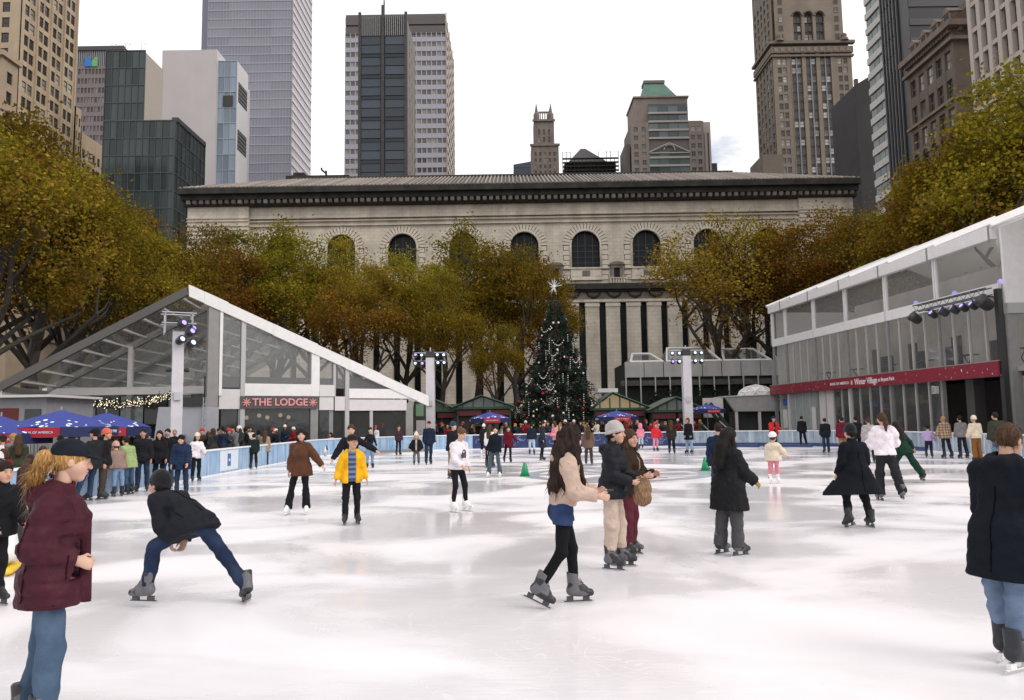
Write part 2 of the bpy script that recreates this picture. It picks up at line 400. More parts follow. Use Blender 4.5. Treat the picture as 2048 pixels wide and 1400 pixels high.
SKIN = bpy.data.materials.new('skin'); SKIN.use_nodes = True
_t, _b, _lk = nodes_of(SKIN); _ca = _t.nodes.new('ShaderNodeVertexColor'); _ca.layer_name = 'Col'; _lk(_ca.outputs[0], _b.inputs['Base Color'])
_b.inputs['Roughness'].default_value = 0.5; _b.inputs['Subsurface Weight'].default_value = 0.12; _b.inputs['Subsurface Radius'].default_value = (0.01, 0.004, 0.002)
def cloth(col, kind='plain', col2=None):
    key = 'cloth_%s_%.3f_%.3f_%.3f' % ((kind,) + tuple(col)) + (str(col2) if col2 else '')
    if key in MATS: return MATS[key]
    m = mat(key, col, rough=0.85 if kind != 'puffer' else 0.55, var=0.22 if kind != 'denim' else 0.35, vscale=9 if kind != 'denim' else 5, bump=0.5, bscale=26 if kind in ('plain', 'puffer', 'denim') else 90, spec=0.12, sheen=0.15 if kind == 'knit' else 0.0)
    t, b, lk = nodes_of(m); tc = t.nodes.new('ShaderNodeTexCoord')
    src = b.inputs['Base Color'].links[0].from_socket
    if kind in ('stripe', 'plaid'):
        sep = t.nodes.new('ShaderNodeSeparateXYZ'); lk(tc.outputs['Object'], sep.inputs[0])
        def bands(o, fr, lo=0.5):
            a = t.nodes.new('ShaderNodeMath'); a.operation = 'MULTIPLY'; a.inputs[1].default_value = fr; lk(o, a.inputs[0])
            f = t.nodes.new('ShaderNodeMath'); f.operation = 'FRACT'; lk(a.outputs[0], f.inputs[0])
            g = t.nodes.new('ShaderNodeMath'); g.operation = 'GREATER_THAN'; g.inputs[1].default_value = lo; lk(f.outputs[0], g.inputs[0]); return g.outputs[0]
        fac = bands(sep.outputs[2], 11 if kind == 'stripe' else 9)
        if kind == 'plaid':
            f2 = bands(sep.outputs[0], 9); ad = t.nodes.new('ShaderNodeMath'); ad.operation = 'ADD'; lk(fac, ad.inputs[0]); lk(f2, ad.inputs[1])
            hf = t.nodes.new('ShaderNodeMath'); hf.operation = 'MULTIPLY'; hf.inputs[1].default_value = 0.5; lk(ad.outputs[0], hf.inputs[0]); fac = hf.outputs[0]
        mx = t.nodes.new('ShaderNodeMix'); mx.data_type = 'RGBA'; lk(fac, mx.inputs[0]); lk(src, mx.inputs[6]); mx.inputs[7].default_value = (*col2, 1); lk(mx.outputs[2], b.inputs['Base Color'])
    if kind == 'denim':   # faded thighs and knees come from a soft large-scale wear pattern
        n = t.nodes.new('ShaderNodeTexNoise'); n.inputs['Scale'].default_value = 3.2; n.inputs['Detail'].default_value = 2; lk(tc.outputs['Object'], n.inputs[0])
        mr = t.nodes.new('ShaderNodeMapRange'); mr.inputs[1].default_value = 0.45; mr.inputs[2].default_value = 0.75; lk(n.outputs[0], mr.inputs[0]); mr.inputs[4].default_value = 0.5
        mx = t.nodes.new('ShaderNodeMix'); mx.data_type = 'RGBA'; lk(mr.outputs[0], mx.inputs[0]); lk(src, mx.inputs[6]); mx.inputs[7].default_value = tuple(min(1, c * 1.9 + 0.03) for c in col) + (1,); lk(mx.outputs[2], b.inputs['Base Color'])
    return m
def hair_mat(col):
    key = 'hair_%.3f_%.3f_%.3f' % tuple(col)
    if key in MATS: return MATS[key]
    m = mat(key, col, rough=0.6, spec=0.15); t, b, lk = nodes_of(m)
    tc = t.nodes.new('ShaderNodeTexCoord'); mp = t.nodes.new('ShaderNodeMapping'); mp.inputs['Scale'].default_value = (70, 70, 6); lk(tc.outputs['Object'], mp.inputs[0])
    n = t.nodes.new('ShaderNodeTexNoise'); n.inputs['Scale'].default_value = 1.5; n.inputs['Detail'].default_value = 4; lk(mp.outputs[0], n.inputs[0])
    cr = t.nodes.new('ShaderNodeValToRGB'); cr.color_ramp.elements[0].position = 0.3; cr.color_ramp.elements[1].position = 0.72
    cr.color_ramp.elements[0].color = tuple(c * 0.45 for c in col) + (1,); cr.color_ramp.elements[1].color = tuple(min(1, c * 1.7) for c in col) + (1,)
    lk(n.outputs[0], cr.inputs[0]); lk(cr.outputs[0], b.inputs['Base Color'])
    bp = t.nodes.new('ShaderNodeBump'); bp.inputs['Strength'].default_value = 0.7; bp.inputs['Distance'].default_value = 0.01; lk(n.outputs[0], bp.inputs['Height']); lk(bp.outputs[0], b.inputs['Normal'])
    return m
STEEL = mat('blade_steel', (0.55, 0.56, 0.58), rough=0.3, metal=0.9)
DARKPL = mat('dark_plastic', (0.03, 0.03, 0.032), rough=0.45)
BLACK = (0.012, 0.012, 0.015); NAVY = (0.012, 0.02, 0.045); JEANS = (0.05, 0.085, 0.15); LJEANS = (0.17, 0.26, 0.40); DJEANS = (0.02, 0.03, 0.06)
GREY = (0.10, 0.10, 0.105); KHAKI = (0.27, 0.19, 0.11); WHITE = (0.82, 0.80, 0.80); MAROON = (0.055, 0.013, 0.022)
SKINS = [(0.52, 0.31, 0.22), (0.58, 0.36, 0.27), (0.42, 0.24, 0.16), (0.30, 0.16, 0.10)]
HB = (0.018, 0.011, 0.008); HBR = (0.06, 0.032, 0.018); HBL = (0.36, 0.20, 0.07)

def person(label, loc, h, face, top=None, legs=None, hair=('short', HB), hat=None, skate=(0.02, 0.02, 0.022), blades=True, skin=0, lod=1,
           lean=3, side=0, twist=0, yaw=0, pitch=0, armR=(5, 8, 12, 0), armL=(5, 8, 12, 0), legR=(3, 3, 6, 6), legL=(-2, 3, 6, 6), hip=0,
           headk=1.0, build=1.0, female=False, group='skaters on the ice', shirt=None, footpitchR=0, footpitchL=0, gloves=None, curl=35, seed=0, mask=None, hipz=None, holder=None):
    """h: standing height in metres with skates; face: 0 towards the camera, 90 towards +X"""
    top = top or {}; legs = legs or {}
    lift = 0.075 if blades else 0.0
    s_ = (h - lift) / 1.75; b_ = build * (0.35 + 0.65 * s_)
    ang = math.pi + R(face)
    root = thing('person', label, 'person', loc, ang, group)
    g0 = {0: 0.0135, 1: 0.02, 2: 0.03}[lod]; gh = {0: 0.006, 1: 0.010, 2: 0.017}[lod]
    hs = headk * (0.45 + 0.55 * s_)           # head size
    # ---- skeleton
    def leg(sd, p):
        a, ab, k, toe = p; B = Rz(R(-sd * toe)) @ Ry(R(-sd * ab)); th = B @ Rx(R(a)) @ np.array([0, 0, -1.0]); sh = B @ Rx(R(a - k)) @ np.array([0, 0, -1.0]); return th * 0.43 * s_, sh * 0.41 * s_
    PR = Rz(R(hip))
    hj = {1: PR @ np.array([0.09 * b_, 0, 0]), -1: PR @ np.array([-0.09 * b_, 0, 0])}
    LG = {1: leg(1, legR), -1: leg(-1, legL)}
    kn = {q: hj[q] + PR @ LG[q][0] for q in (1, -1)}; an = {q: kn[q] + PR @ LG[q][1] for q in (1, -1)}
    low = min(an[1][2], an[-1][2]); pz = 0.085 * s_ ** 0.5 + lift - low
    if hipz is not None: pz = hipz
    P = np.array([0, 0, pz])
    for D in (hj, kn, an):
        for q in D: D[q] = D[q] + P
    RT = PR @ Rz(R(twist)) @ Ry(R(side)) @ Rx(R(-lean)); RL = PR @ Rz(R(twist * 0.4)) @ Ry(R(side * 0.4)) @ Rx(R(-lean * 0.55))
    sw = (0.148 if female else 0.168) * b_
    waist = P + RL @ np.array([0, 0, 0.16 * s_]); chest = waist + RT @ np.array([0, 0.01, 0.22 * s_]); shb = waist + RT @ np.array([0, -0.005, 0.318 * s_]); nb = waist + RT @ np.array([0, 0.0, 0.39 * s_])
    RH = PR @ Rz(R(yaw + twist * 0.5)) @ Rx(R(-(pitch + lean * 0.35)))
    hc = nb + RT @ np.array([0, 0.012, 0.065 * hs]) + RH @ np.array([0, 0.02, 0.115 * hs])
    el, wr, RF = {}, {}, {}
    sj = {q: shb + RT @ np.array([q * sw, 0, -0.01]) for q in (1, -1)}
    for q, p in ((1, armR), (-1, armL)):
        a, ab, e, inn = p; B = RT @ Ry(R(-q * ab)); u1 = B @ Rx(R(a)) @ np.array([0, 0, -1.0]); RF[q] = RT @ Rz(R(q * inn)) @ Ry(R(-q * ab)) @ Rx(R(a + e))
        el[q] = sj[q] + u1 * 0.285 * s_; wr[q] = el[q] + RF[q] @ np.array([0, 0, -1.0]) * 0.245 * s_
    fw = RT @ np.array([0, 1.0, 0])          # chest forward
    axT = RT @ np.array([0, 0, 1.0])
    def bounds(extra, *pts):
        A = np.array(pts); return A.min(0) - extra, A.max(0) + extra
    sk = SKINS[skin % 4]; parts = []; cols = []
    # ---- body
    lo, hi = bounds(0.2 * b_, P, chest, nb, *el.values(), *wr.values(), *kn.values(), *an.values())
    F = Field(lo, hi, g0 * 1.25)
    F.add(P, waist, 0.125 * b_, 0.115 * b_, fw, 0.72, 0.05); F.add(waist, chest, 0.115 * b_, 0.14 * b_, fw, 0.7, 0.05); F.add(sj[1], sj[-1], 0.05 * b_, None, fw, 0.9, 0.06)
    F.add(nb - axT * 0.08, hc - RH @ np.array([0, 0.02, 0.05 * hs]), 0.05 * hs, 0.05 * hs, k=0.03)
    for q in (1, -1):
        F.add(hj[q], kn[q], 0.072 * b_, 0.05 * b_); F.add(kn[q], an[q], 0.05 * b_, 0.034 * b_); F.add(sj[q], el[q], 0.043 * b_, 0.035 * b_); F.add(el[q], wr[q], 0.035 * b_, 0.024 * b_)
        if lod == 2: F.add(wr[q], wr[q] + RF[q] @ np.array([-q * 0.02, 0.01, -0.13]) * s_ ** 0.5, 0.027, 0.024, RF[q] @ np.array([1.0, 0, 0]), 0.65)
    V, Q = F.mesh(); c = np.tile(np.array(sk), (len(V), 1))
    if lod == 2 and gloves:
        for q in (1, -1): c[np.linalg.norm(V - wr[q], axis=1) < 0.16] = gloves
    parts.append((V, Q)); cols.append(c)
    # ---- head, in its own frame
    H = Field((-0.1 * hs, -0.125 * hs, -0.16 * hs), (0.1 * hs, 0.14 * hs, 0.15 * hs), gh)
    def e(c, r, k=0.02, cut=False): H.ell(np.array(c) * hs, np.array(r) * hs, k * hs, cut)
    e((0, -0.012, 0.03), (0.077, 0.098, 0.098)); e((0, 0.028, -0.035), (0.062, 0.068, 0.085), 0.03); e((0, 0.066, -0.092), (0.026, 0.024, 0.022), 0.03)
    e((0.045, 0.045, -0.025), (0.03, 0.04, 0.035), 0.03); e((-0.045, 0.045, -0.025), (0.03, 0.04, 0.035), 0.03)
    if lod < 2:
        for q in (1, -1):
            e((q * 0.034, 0.103, 0.014), (0.02, 0.018, 0.013), 0.012, True); e((q * 0.032, 0.083, 0.012), (0.014, 0.013, 0.011), 0.004)
            e((q * 0.08, -0.008, 0.0), (0.011, 0.02, 0.031), 0.008); e((q * 0.03, 0.094, 0.034), (0.026, 0.01, 0.008), 0.012)
        e((0, 0.098, -0.048), (0.025, 0.012, 0.007), 0.008); e((0, 0.095, -0.064), (0.021, 0.012, 0.008), 0.008)
    else:
        for q in (1, -1): e((q * 0.08, -0.008, 0.0), (0.014, 0.022, 0.031), 0.008)
    H.add(np.array((0, 0.093, 0.02)) * hs, np.array((0, 0.116, -0.02)) * hs, 0.009 * hs, 0.014 * hs, k=0.015 * hs)
    V, Q = H.mesh(); c = np.tile(np.array(sk), (len(V), 1)); U = V / hs
    def blob(p, r, col_, mixk=1.0):
        d = np.sqrt((((U - np.array(p)) / np.array(r)) ** 2).sum(1)); w = np.clip((1.25 - d) / 0.5, 0, 1)[:, None] * mixk; return c * (1 - w) + np.array(col_) * w
    hcol = np.array(hair[1])
    for q in (1, -1):
        c = blob((q * 0.032, 0.095, 0.012), (0.014, 0.02, 0.007), (0.55, 0.52, 0.5), 0.8 if lod == 0 else 0.2); c = blob((q * 0.031, 0.1, 0.012), (0.0075, 0.02, 0.0085), (0.02, 0.012, 0.01)); c = blob((q * 0.033, 0.1, 0.034), (0.024, 0.03, 0.006), hcol * 0.8, 0.8)
        c = blob((q * 0.045, 0.08, -0.03), (0.03, 0.04, 0.025), np.array(sk) * np.array((1.15, 0.85, 0.85)), 0.5)
    c = blob((0, 0.1, -0.056), (0.026, 0.03, 0.012), np.array(sk) * np.array((0.85, 0.5, 0.55)))
    if mask is not None: c = blob((0, 0.08, -0.055), (0.075, 0.08, 0.05), mask)
    V = V @ RH.T + hc; parts.append((V, Q)); cols.append(c)
    # ---- hands with five fingers
    if lod < 2:
        for q in (1, -1):
            hk = (0.5 + 0.5 * s_) * 0.95
            G = Field((-0.075, -0.09, -0.21), (0.075, 0.09, 0.03), 0.0065 if lod == 0 else 0.010)
            inw = -q; cu = R(curl)
            G.add((0, 0, 0.02), (0, 0, -0.02), 0.027 * hk, 0.03 * hk, (1, 0, 0), 0.8, 0.01); G.add((0, 0.004, -0.03 * hk), (0, 0, -0.08 * hk), 0.035 * hk, 0.04 * hk, (1, 0, 0), 0.42, 0.012)
            for i, (yo, ln) in enumerate(((0.030, 0.072), (0.010, 0.082), (-0.010, 0.077), (-0.029, 0.058))):
                b0 = np.array([0, yo, -0.085]) * hk; d1 = np.array([inw * math.sin(cu * 0.5), yo * 1.2, -math.cos(cu * 0.5)]); d2 = np.array([inw * math.sin(cu * 1.6), yo * 0.3, -math.cos(cu * 1.6)])
                b1 = b0 + d1 * ln * 0.5 * hk; b2 = b1 + d2 * ln * 0.5 * hk; r = (0.0095 - 0.0008 * i) * hk + (0.001 if lod else 0)
                G.add(b0, b1, r * 1.05, r, k=0.004); G.add(b1, b2, r, r * 0.8, k=0.004)
            t0 = np.array([0, 0.026, -0.03]) * hk; t1 = np.array([inw * 0.022, 0.056, -0.062]) * hk; t2 = np.array([inw * 0.034, 0.054, -0.094]) * hk
            G.add(t0, t1, 0.013 * hk, 0.0105 * hk, k=0.008); G.add(t1, t2, 0.0105 * hk, 0.0085 * hk, k=0.004)
            V, Q = G.mesh(); V = V @ RF[q].T + wr[q]; parts.append((V, Q)); cols.append(np.tile(np.array(gloves if gloves else sk), (len(V), 1)))
    mesh_obj('body', parts, SKIN, root, cols)
    # ---- trousers
    st = legs.get('style', 'straight'); lc = legs.get('col', JEANS)
    prof = {'slim': (0.082, 0.062, 0.047), 'straight': (0.092, 0.074, 0.064), 'wide': (0.1, 0.092, 0.094), 'flare': (0.088, 0.067, 0.09), 'cargo': (0.105, 0.095, 0.068)}[st]
    def trousers(prof, dz0=0.0, shorts=False):
        lo, hi = bounds(0.24 * b_, P, waist, *kn.values(), *(an.values() if not shorts else kn.values()))
        F = Field(lo, hi, g0)
        F.add(P - np.array([0, 0, 0.0]), P + (waist - P) * 0.75, (0.148 if female else 0.142) * b_, 0.122 * b_, fw, 0.76, 0.05)
        if female: F.add(P - RL @ np.array([0, 0.035, 0.02]), P - RL @ np.array([0, 0.035, 0.02]), 0.125 * b_, k=0.05)
        for q in (1, -1):
            if shorts:
                e_ = hj[q] + (kn[q] - hj[q]) * 0.36; F.add(hj[q], e_, 0.1 * b_, 0.105 * b_, k=0.04); n_ = kn[q] - hj[q]; F.clip(e_, n_, e_, 0.17)
            else:
                F.add(hj[q], kn[q], prof[0] * b_, prof[1] * b_, k=0.05)
                d = an[q] - kn[q]; e_ = kn[q] + d * (0.8 if st == 'cargo' else (1.0 if st in ('slim', 'straight') else 1.1))
                F.add(kn[q], e_, prof[1] * b_, prof[2] * b_, k=0.03); F.clip(e_, d, e_, 0.16)
        F.noise(0.008 if st != 'slim' else 0.003, 19, seed, 1.2); F.noise(0.005 if st != 'slim' else 0.0015, 40, seed + 1, 1.0); return F.mesh()
    kind = legs.get('kind', 'plain')
    mesh_obj('trousers', [trousers(prof)], cloth(lc, kind), root)
    if legs.get('shorts'): 
        mesh_obj('shorts', [trousers(prof, shorts=True)], cloth(legs['shorts'], 'denim'), root)
    # ---- upper garment
    def garment(name, spec, infl=0.0, sleeves=True):
        bl = spec.get('bulk', 0.02) + infl; Ln = spec.get('len', 0.12) * s_; fl = spec.get('flare', 0.02); kd = spec.get('kind', 'plain')
        dn = RL @ np.array([0, 0, -1.0]); dn = dn * 0.75 + np.array([0, 0, -0.25]); dn /= np.linalg.norm(dn)
        hem = P + dn * Ln; sx, sy = spec.get('swing', (0, 0)); hem = hem + PR @ np.array([sx, sy, 0])
        lo, hi = bounds(0.26 * b_ + bl + fl, P, hem, chest, nb, *([] if not sleeves else list(el.values()) + list(wr.values())), *[sj[q] for q in sj])
        F = Field(lo, hi, g0)
        if Ln > -0.02:
            wl = 0.145 * b_ + bl
            F.add(waist, P, 0.118 * b_ + bl, wl, fw, 0.78, 0.05)
            F.add(P, hem + dn * 0.06, wl, wl + fl, fw, spec.get('hemq', 0.82 if Ln < 0.25 else 0.88), 0.05)
            if Ln > 0.06:
                for q in (1, -1):
                    e_ = hj[q] + (kn[q] - hj[q]) * min(1.0, Ln / (0.43 * s_) + 0.08); F.add(hj[q], e_, 0.1 * b_ + bl, 0.1 * b_ + bl + fl * 0.5, k=0.12)
        else: F.add(waist, waist + (P - waist) * 0.5, 0.125 * b_ + bl, 0.13 * b_ + bl, fw, 0.8, 0.05)
        F.add(waist, chest, 0.122 * b_ + bl, 0.145 * b_ + bl, fw, 0.74, 0.05)
        if female: F.add(chest + fw * 0.045 * b_ - axT * 0.03, chest + fw * 0.045 * b_ - axT * 0.03, 0.11 * b_ + bl * 0.7, k=0.06)
        F.add(sj[1] - axT * 0.015, sj[-1] - axT * 0.015, 0.055 * b_ + bl * 0.6, None, fw, 0.95, 0.06); F.add(chest, nb - axT * 0.03, 0.112 * b_ + bl * 0.8, 0.058 + bl * 0.35, fw, 0.8, 0.06)
        if sleeves:
            rs = spec.get('sleeve', 1.0)
            for q in (1, -1):
                F.add(sj[q], el[q], (0.056 * b_ + bl * 0.9) * rs, (0.05 * b_ + bl * 0.75) * rs, k=0.025); F.add(el[q], wr[q], (0.049 * b_ + bl * 0.75) * rs, (0.036 * b_ + bl * 0.6) * rs, k=0.03)
                d = wr[q] - el[q]; F.clip(wr[q] + d * spec.get('cuff', -0.02), d, wr[q], 0.1)
        if spec.get('collar'):
            cc = nb + axT * 0.045 * hs; F.add(nb - axT * 0.01, cc, 0.075 * hs + bl * 0.4, 0.073 * hs + bl * 0.3, k=0.03); F.add(nb, cc + axT * 0.15, 0.056 * hs, 0.07 * hs, k=0.01, cut=True)
        if spec.get('hood'):
            for q in (1, -1):
                F.add(nb + RT @ np.array([q * 0.085, -0.02, 0.01]) * hs, nb + RT @ np.array([q * 0.045, -0.115, -0.03]) * hs, 0.04 * hs + bl * 0.3, 0.052 * hs + bl * 0.3, k=0.04)
            F.add(nb + RT @ np.array([0, -0.11, -0.05]) * hs, nb + RT @ np.array([0, -0.13, -0.12]) * hs, 0.07 * hs, 0.035 * hs, RT @ np.array([0, 1, 0.]), 0.6, 0.05)
        if kd == 'puffer': F.quilt(P, axT, 0.011 if lod == 0 else 0.013, 0.085)
        F.noise(spec.get('fold', 0.008), spec.get('foldf', 22), seed + 3); F.noise(spec.get('fold', 0.008) * 0.6, 40, seed + 4, 1.6)
        if spec.get('flap'):
            rt = RT @ np.array([1., 0, 0]); F.add(chest + fw * (0.12 + bl) + rt * 0.05, hem + fw * (0.155 + bl) + rt * 0.05, 0.03, 0.045, rt, 0.35, 0.02)
        if spec.get('open'):
            wdt = spec['open']; cpos = P + (chest - P) * 0.45 + fw * 0.16; tl = spec.get('opent', 0.0)
            F.boxcut(cpos, np.array([RT @ Ry(R(tl)) @ np.array([1., 0, 0]), fw, RT @ Ry(R(tl)) @ np.array([0, 0, 1.])]), (wdt, 0.15, 0.62))
        F.clip(hem, dn, hem, 0.75)
        return mesh_obj(name, [F.mesh()], cloth(spec.get('col', BLACK), kd, spec.get('col2')), root)
    if shirt: garment('shirt', shirt, 0.0, True)
    gar = garment(top.get('name', 'jacket'), top)
    if top.get('seams') and gar is not None:      # stitched seams and pocket zips lying on the cloth
        gv = np.empty(len(gar.data.vertices) * 3, np.float32); gar.data.vertices.foreach_get('co', gv); gv = gv.reshape(-1, 3).astype(float); q_ = (gv - P) @ RT
        for (th_, z0_, z1_) in top['seams']:
            ln_ = []
            for z_ in np.linspace(z0_ * s_, z1_ * s_, 14):
                nr_ = np.abs(q_[:, 2] - z_) < 0.02
                if not nr_.any(): continue
                c_ = q_[nr_]; da_ = np.abs((np.degrees(np.arctan2(c_[:, 0], c_[:, 1])) - th_ + 180) % 360 - 180) + 60 * np.maximum(0, np.hypot(c_[:, 0], c_[:, 1]) - 0.3); w_ = c_[np.argmin(da_)]; rr_ = np.hypot(w_[0], w_[1]) + 0.002; ln_.append(P + RT @ np.array([rr_ * math.sin(R(th_)), rr_ * math.cos(R(th_)), z_]))
            if len(ln_) > 2: mb = MB(); mb.tube(ln_, 0.0045, 5); o_ = mb.build('seam', mat('seam_%.3f' % top['col'][0], tuple(c * 0.45 for c in top['col']), 0.9, spec=0.05)); o_.parent = gar
    # ---- hair
    if hair and hair[0] != 'none':
        sty, hcl = hair; ext = {'short': 0.02, 'bob': 0.12, 'long': 0.42, 'curly': 0.5, 'pony': 0.3, 'bun': 0.12, 'afro': 0.1}[sty]
        HF = Field((-0.24 * hs, -0.36 * hs, -(0.12 + ext) * hs), (0.24 * hs, 0.13 * hs, 0.2 * hs), gh * 1.2)
        def he(c, r, k=0.02, cut=False): HF.ell(np.array(c) * hs, np.array(r) * hs, k * hs, cut)
        def ha(a, b, ra, rb, n=None, q=1, k=0.03): HF.add(np.array(a) * hs, np.array(b) * hs, ra * hs, rb * hs, n, q, k * hs)
        th = {'short': 0.012, 'bob': 0.022, 'long': 0.016, 'curly': 0.026, 'pony': 0.011, 'bun': 0.011, 'afro': 0.03}[sty]
        he((0, -0.016, 0.034), (0.078 + th, 0.1 + th, 0.099 + th))
        he((0, 0.125, -0.055), (0.085, 0.075, 0.125), 0.012, True)
        he((0, 0.03, -0.12), (0.11, 0.085, 0.1), 0.012, True) if sty in ('short', 'pony', 'bun') else None
        if sty == 'bob':
            for q in (1, -1): ha((q * 0.075, -0.01, 0.03), (q * 0.088, 0.015, -0.09), 0.04, 0.036)
            ha((0, -0.075, 0), (0, -0.075, -0.09), 0.07, 0.065)
        if sty in ('long', 'curly'):
            for q in (1, -1): ha((q * 0.07, -0.01, 0.03), (q * 0.085, 0.0, -0.14), 0.032, 0.034); ha((q * 0.085, 0.0, -0.12), (q * (0.135 if sty == 'curly' else 0.06), 0.02 if sty == 'curly' else -0.16, -ext * 0.85), 0.036, 0.05 if sty == 'curly' else 0.026)
            ha((0, -0.09, 0.02), (0, -0.16, -0.14), 0.085, 0.095, (0, 1, 0), 0.75); ha((0, -0.16, -0.14), (0, -0.225, -ext * 0.92), 0.1, 0.085, (0, 1, 0), 0.7)
        if sty == 'curly':
            rr = random.Random(seed + 5)
            for i in range(70):
                a = rr.uniform(1.1, 5.2) + math.pi / 2; z = rr.uniform(-ext, 0.08); rad = 0.11 + 0.055 * min(1, max(0, -z) * 3)
                x, y = math.cos(a - math.pi / 2 + math.pi / 2) * rad, -abs(math.sin(a)) * rad * 0.75 - 0.02 - 0.07 * min(1, max(0, -z) * 2.2); ha((x, y, z), (x * 1.08 + rr.uniform(-.02, .02), y - 0.01, z - 0.07), 0.034, 0.018, k=0.012)
        if sty == 'pony':
            ha((0, -0.1, 0.035), (0, -0.155, 0.01), 0.03, 0.04); ha((0, -0.155, 0.01), (0.0, -0.175, -0.12), 0.042, 0.045); ha((0, -0.175, -0.12), (0.01, -0.15, -0.27), 0.045, 0.016)
        if sty == 'bun': ha((0, -0.09, 0.09), (0, -0.1, 0.1), 0.045, 0.045)
        HF.noise(0.015 if sty == 'curly' else (0.006 if sty in ('afro', 'bob') else 0.003), 55 if sty == 'curly' else 40, seed + 9)
        V, Q = HF.mesh(); RHh = RH if sty not in ('long', 'curly') else PR @ Rz(R(yaw + twist * 0.5)) @ Rx(R(-(pitch + lean * 0.3) * 0.5)); V = V @ RHh.T + hc
        prt = [(V, Q)]
        if lod == 0 and len(V):
            rs_ = np.random.RandomState(seed); ns = 700 if sty != 'short' else 260; loc_ = (V - hc) @ RHh / hs; ok_ = np.nonzero((loc_[:, 1] < (-0.075 if hat else 0.03)) & (loc_[:, 2] < (0.0 if hat else 0.2)))[0]; ok_ = ok_ if len(ok_) else np.arange(len(V)); ii = ok_[rs_.randint(0, len(ok_), ns)]; p0 = V[ii]; ax_ = np.array([hc[0], hc[1], 0]) - RHh @ np.array([0, 0.05, 0]) * np.array([1, 1, 0]); nn_ = p0 - np.stack([np.full(ns, ax_[0]), np.full(ns, ax_[1]), np.minimum(p0[:, 2], hc[2])], 1); nn_ /= np.linalg.norm(nn_, axis=1)[:, None] + 1e-6
            dn_ = np.array([0, 0, -1.0]) - nn_ * (nn_ @ np.array([0, 0, -1.0]))[:, None] + rs_.normal(size=(ns, 3)) * 0.35; ln_ = rs_.uniform(0.03, 0.1 if sty != 'short' else 0.035, (ns, 1)); sd2 = np.cross(nn_, dn_) * 0.0022; m1 = p0 + dn_ * ln_ * 0.5 + nn_ * 0.008; m2 = p0 + dn_ * ln_ + nn_ * rs_.uniform(0.0, 0.02, (ns, 1))
            SV = np.stack([p0 - sd2, p0 + sd2, m1 + sd2, m1 - sd2, m2 + sd2 * 0.3, m2 - sd2 * 0.3], 1).reshape(-1, 3); b0 = np.arange(ns)[:, None] * 6; SQ = np.concatenate([b0 + np.array([[0, 1, 2, 3]]), b0 + np.array([[3, 2, 4, 5]])]); prt.append((SV, SQ))
        mesh_obj('hair', prt, hair_mat(hcl), root)
    # ---- hat
    if hat:
        ht, hcl = hat[0], hat[1]
        HF = Field((-0.15 * hs, -0.16 * hs, -0.14 * hs), (0.15 * hs, 0.23 * hs, 0.24 * hs), gh * 1.15)
        if ht in ('beanie', 'helmet', 'pom'):
            rr = np.array((0.1, 0.124, 0.132)) if ht != 'helmet' else np.array((0.108, 0.13, 0.115))
            HF.ell(np.array((0, -0.016, 0.05)) * hs, rr * hs); HF.clip(np.array((0, 0, 0.035 if ht == 'helmet' else 0.012)) * hs, (0, 0.25, -1.0))
            if ht != 'helmet':
                for k in range(14):
                    a0, a1 = 2 * math.pi * k / 14, 2 * math.pi * (k + 1) / 14
                    f_ = lambda a: np.array((0.092 * math.cos(a), -0.016 + 0.114 * math.sin(a), 0.028 + 0.028 * math.sin(a))) * hs
                    HF.add(f_(a0), f_(a1), 0.017 * hs, k=0.01)
            if ht == 'pom': HF.ell(np.array((0, -0.02, 0.19)) * hs, np.array((0.04, 0.04, 0.04)) * hs, 0.01)
        elif ht in ('cap', 'flat'):
            HF.ell(np.array((0, -0.014, 0.05)) * hs, np.array((0.096, 0.118, 0.10 if ht == 'cap' else 0.085)) * hs); HF.clip(np.array((0, 0, 0.04)) * hs, (0, 0.08, -1.0))
            HF.add(np.array((0, 0.09, 0.048)) * hs, np.array((0, 0.15 if ht == 'cap' else 0.12, 0.035)) * hs, 0.075 * hs, 0.06 * hs, (0, 0, 1), 0.13, 0.01)
        elif ht == 'hood':
            HF.ell(np.array((0, -0.02, 0.03)) * hs, np.array((0.118, 0.14, 0.14)) * hs); HF.add(np.array((0, -0.05, -0.05)) * hs, np.array((0, -0.06, -0.12)) * hs, 0.1 * hs, k=0.04); HF.ell(np.array((0, 0.11, -0.01)) * hs, np.array((0.08, 0.1, 0.105)) * hs, 0.01, True)
        HF.noise(0.002, 40, seed)
        V, Q = HF.mesh(); V = V @ RH.T + hc
        mesh_obj({'cap': 'cap', 'flat': 'flat_cap', 'helmet': 'helmet', 'hood': 'hood'}.get(ht, 'beanie'), [(V, Q)], cloth(hcl, 'knit' if ht in ('beanie', 'pom') else 'plain') if ht != 'helmet' else mat('helmet_%.2f' % hcl[0], hcl, rough=0.25), root)
    # ---- skates
    fs = s_ ** 0.6 * 1.12
    for q, fp, lg in ((1, footpitchR, legR), (-1, footpitchL, legL)):
        toe = lg[3]; RFt = PR @ Rz(R(-q * toe)) @ Rx(R(fp))
        B = Field((-0.07 * fs, -0.11 * fs, -0.1 * fs), (0.07 * fs, 0.22 * fs, 0.17 * fs), {0: 0.008, 1: 0.013, 2: 0.024}[lod])
        def ba(a, b, ra, rb, n=None, q_=1, k=0.02): B.add(np.array(a) * fs, np.array(b) * fs, ra * fs, rb * fs, n, q_, k)
        tall = 0.13 if blades else 0.05
        ba((0, -0.018, tall), (0, -0.012, 0.0), 0.055, 0.052); ba((0, -0.03, -0.03), (0, 0.06, -0.045), 0.05, 0.048); ba((0, 0.06, -0.045), (0, 0.15, -0.057), 0.047, 0.036); ba((0, 0.02, 0.03), (0, 0.09, -0.02), 0.04, 0.036)
        B.clip(np.array((0, 0, -0.085)) * fs, (0, 0, -1)); B.clip(np.array((0, 0, tall)) * fs, (0, 0.15, 1))
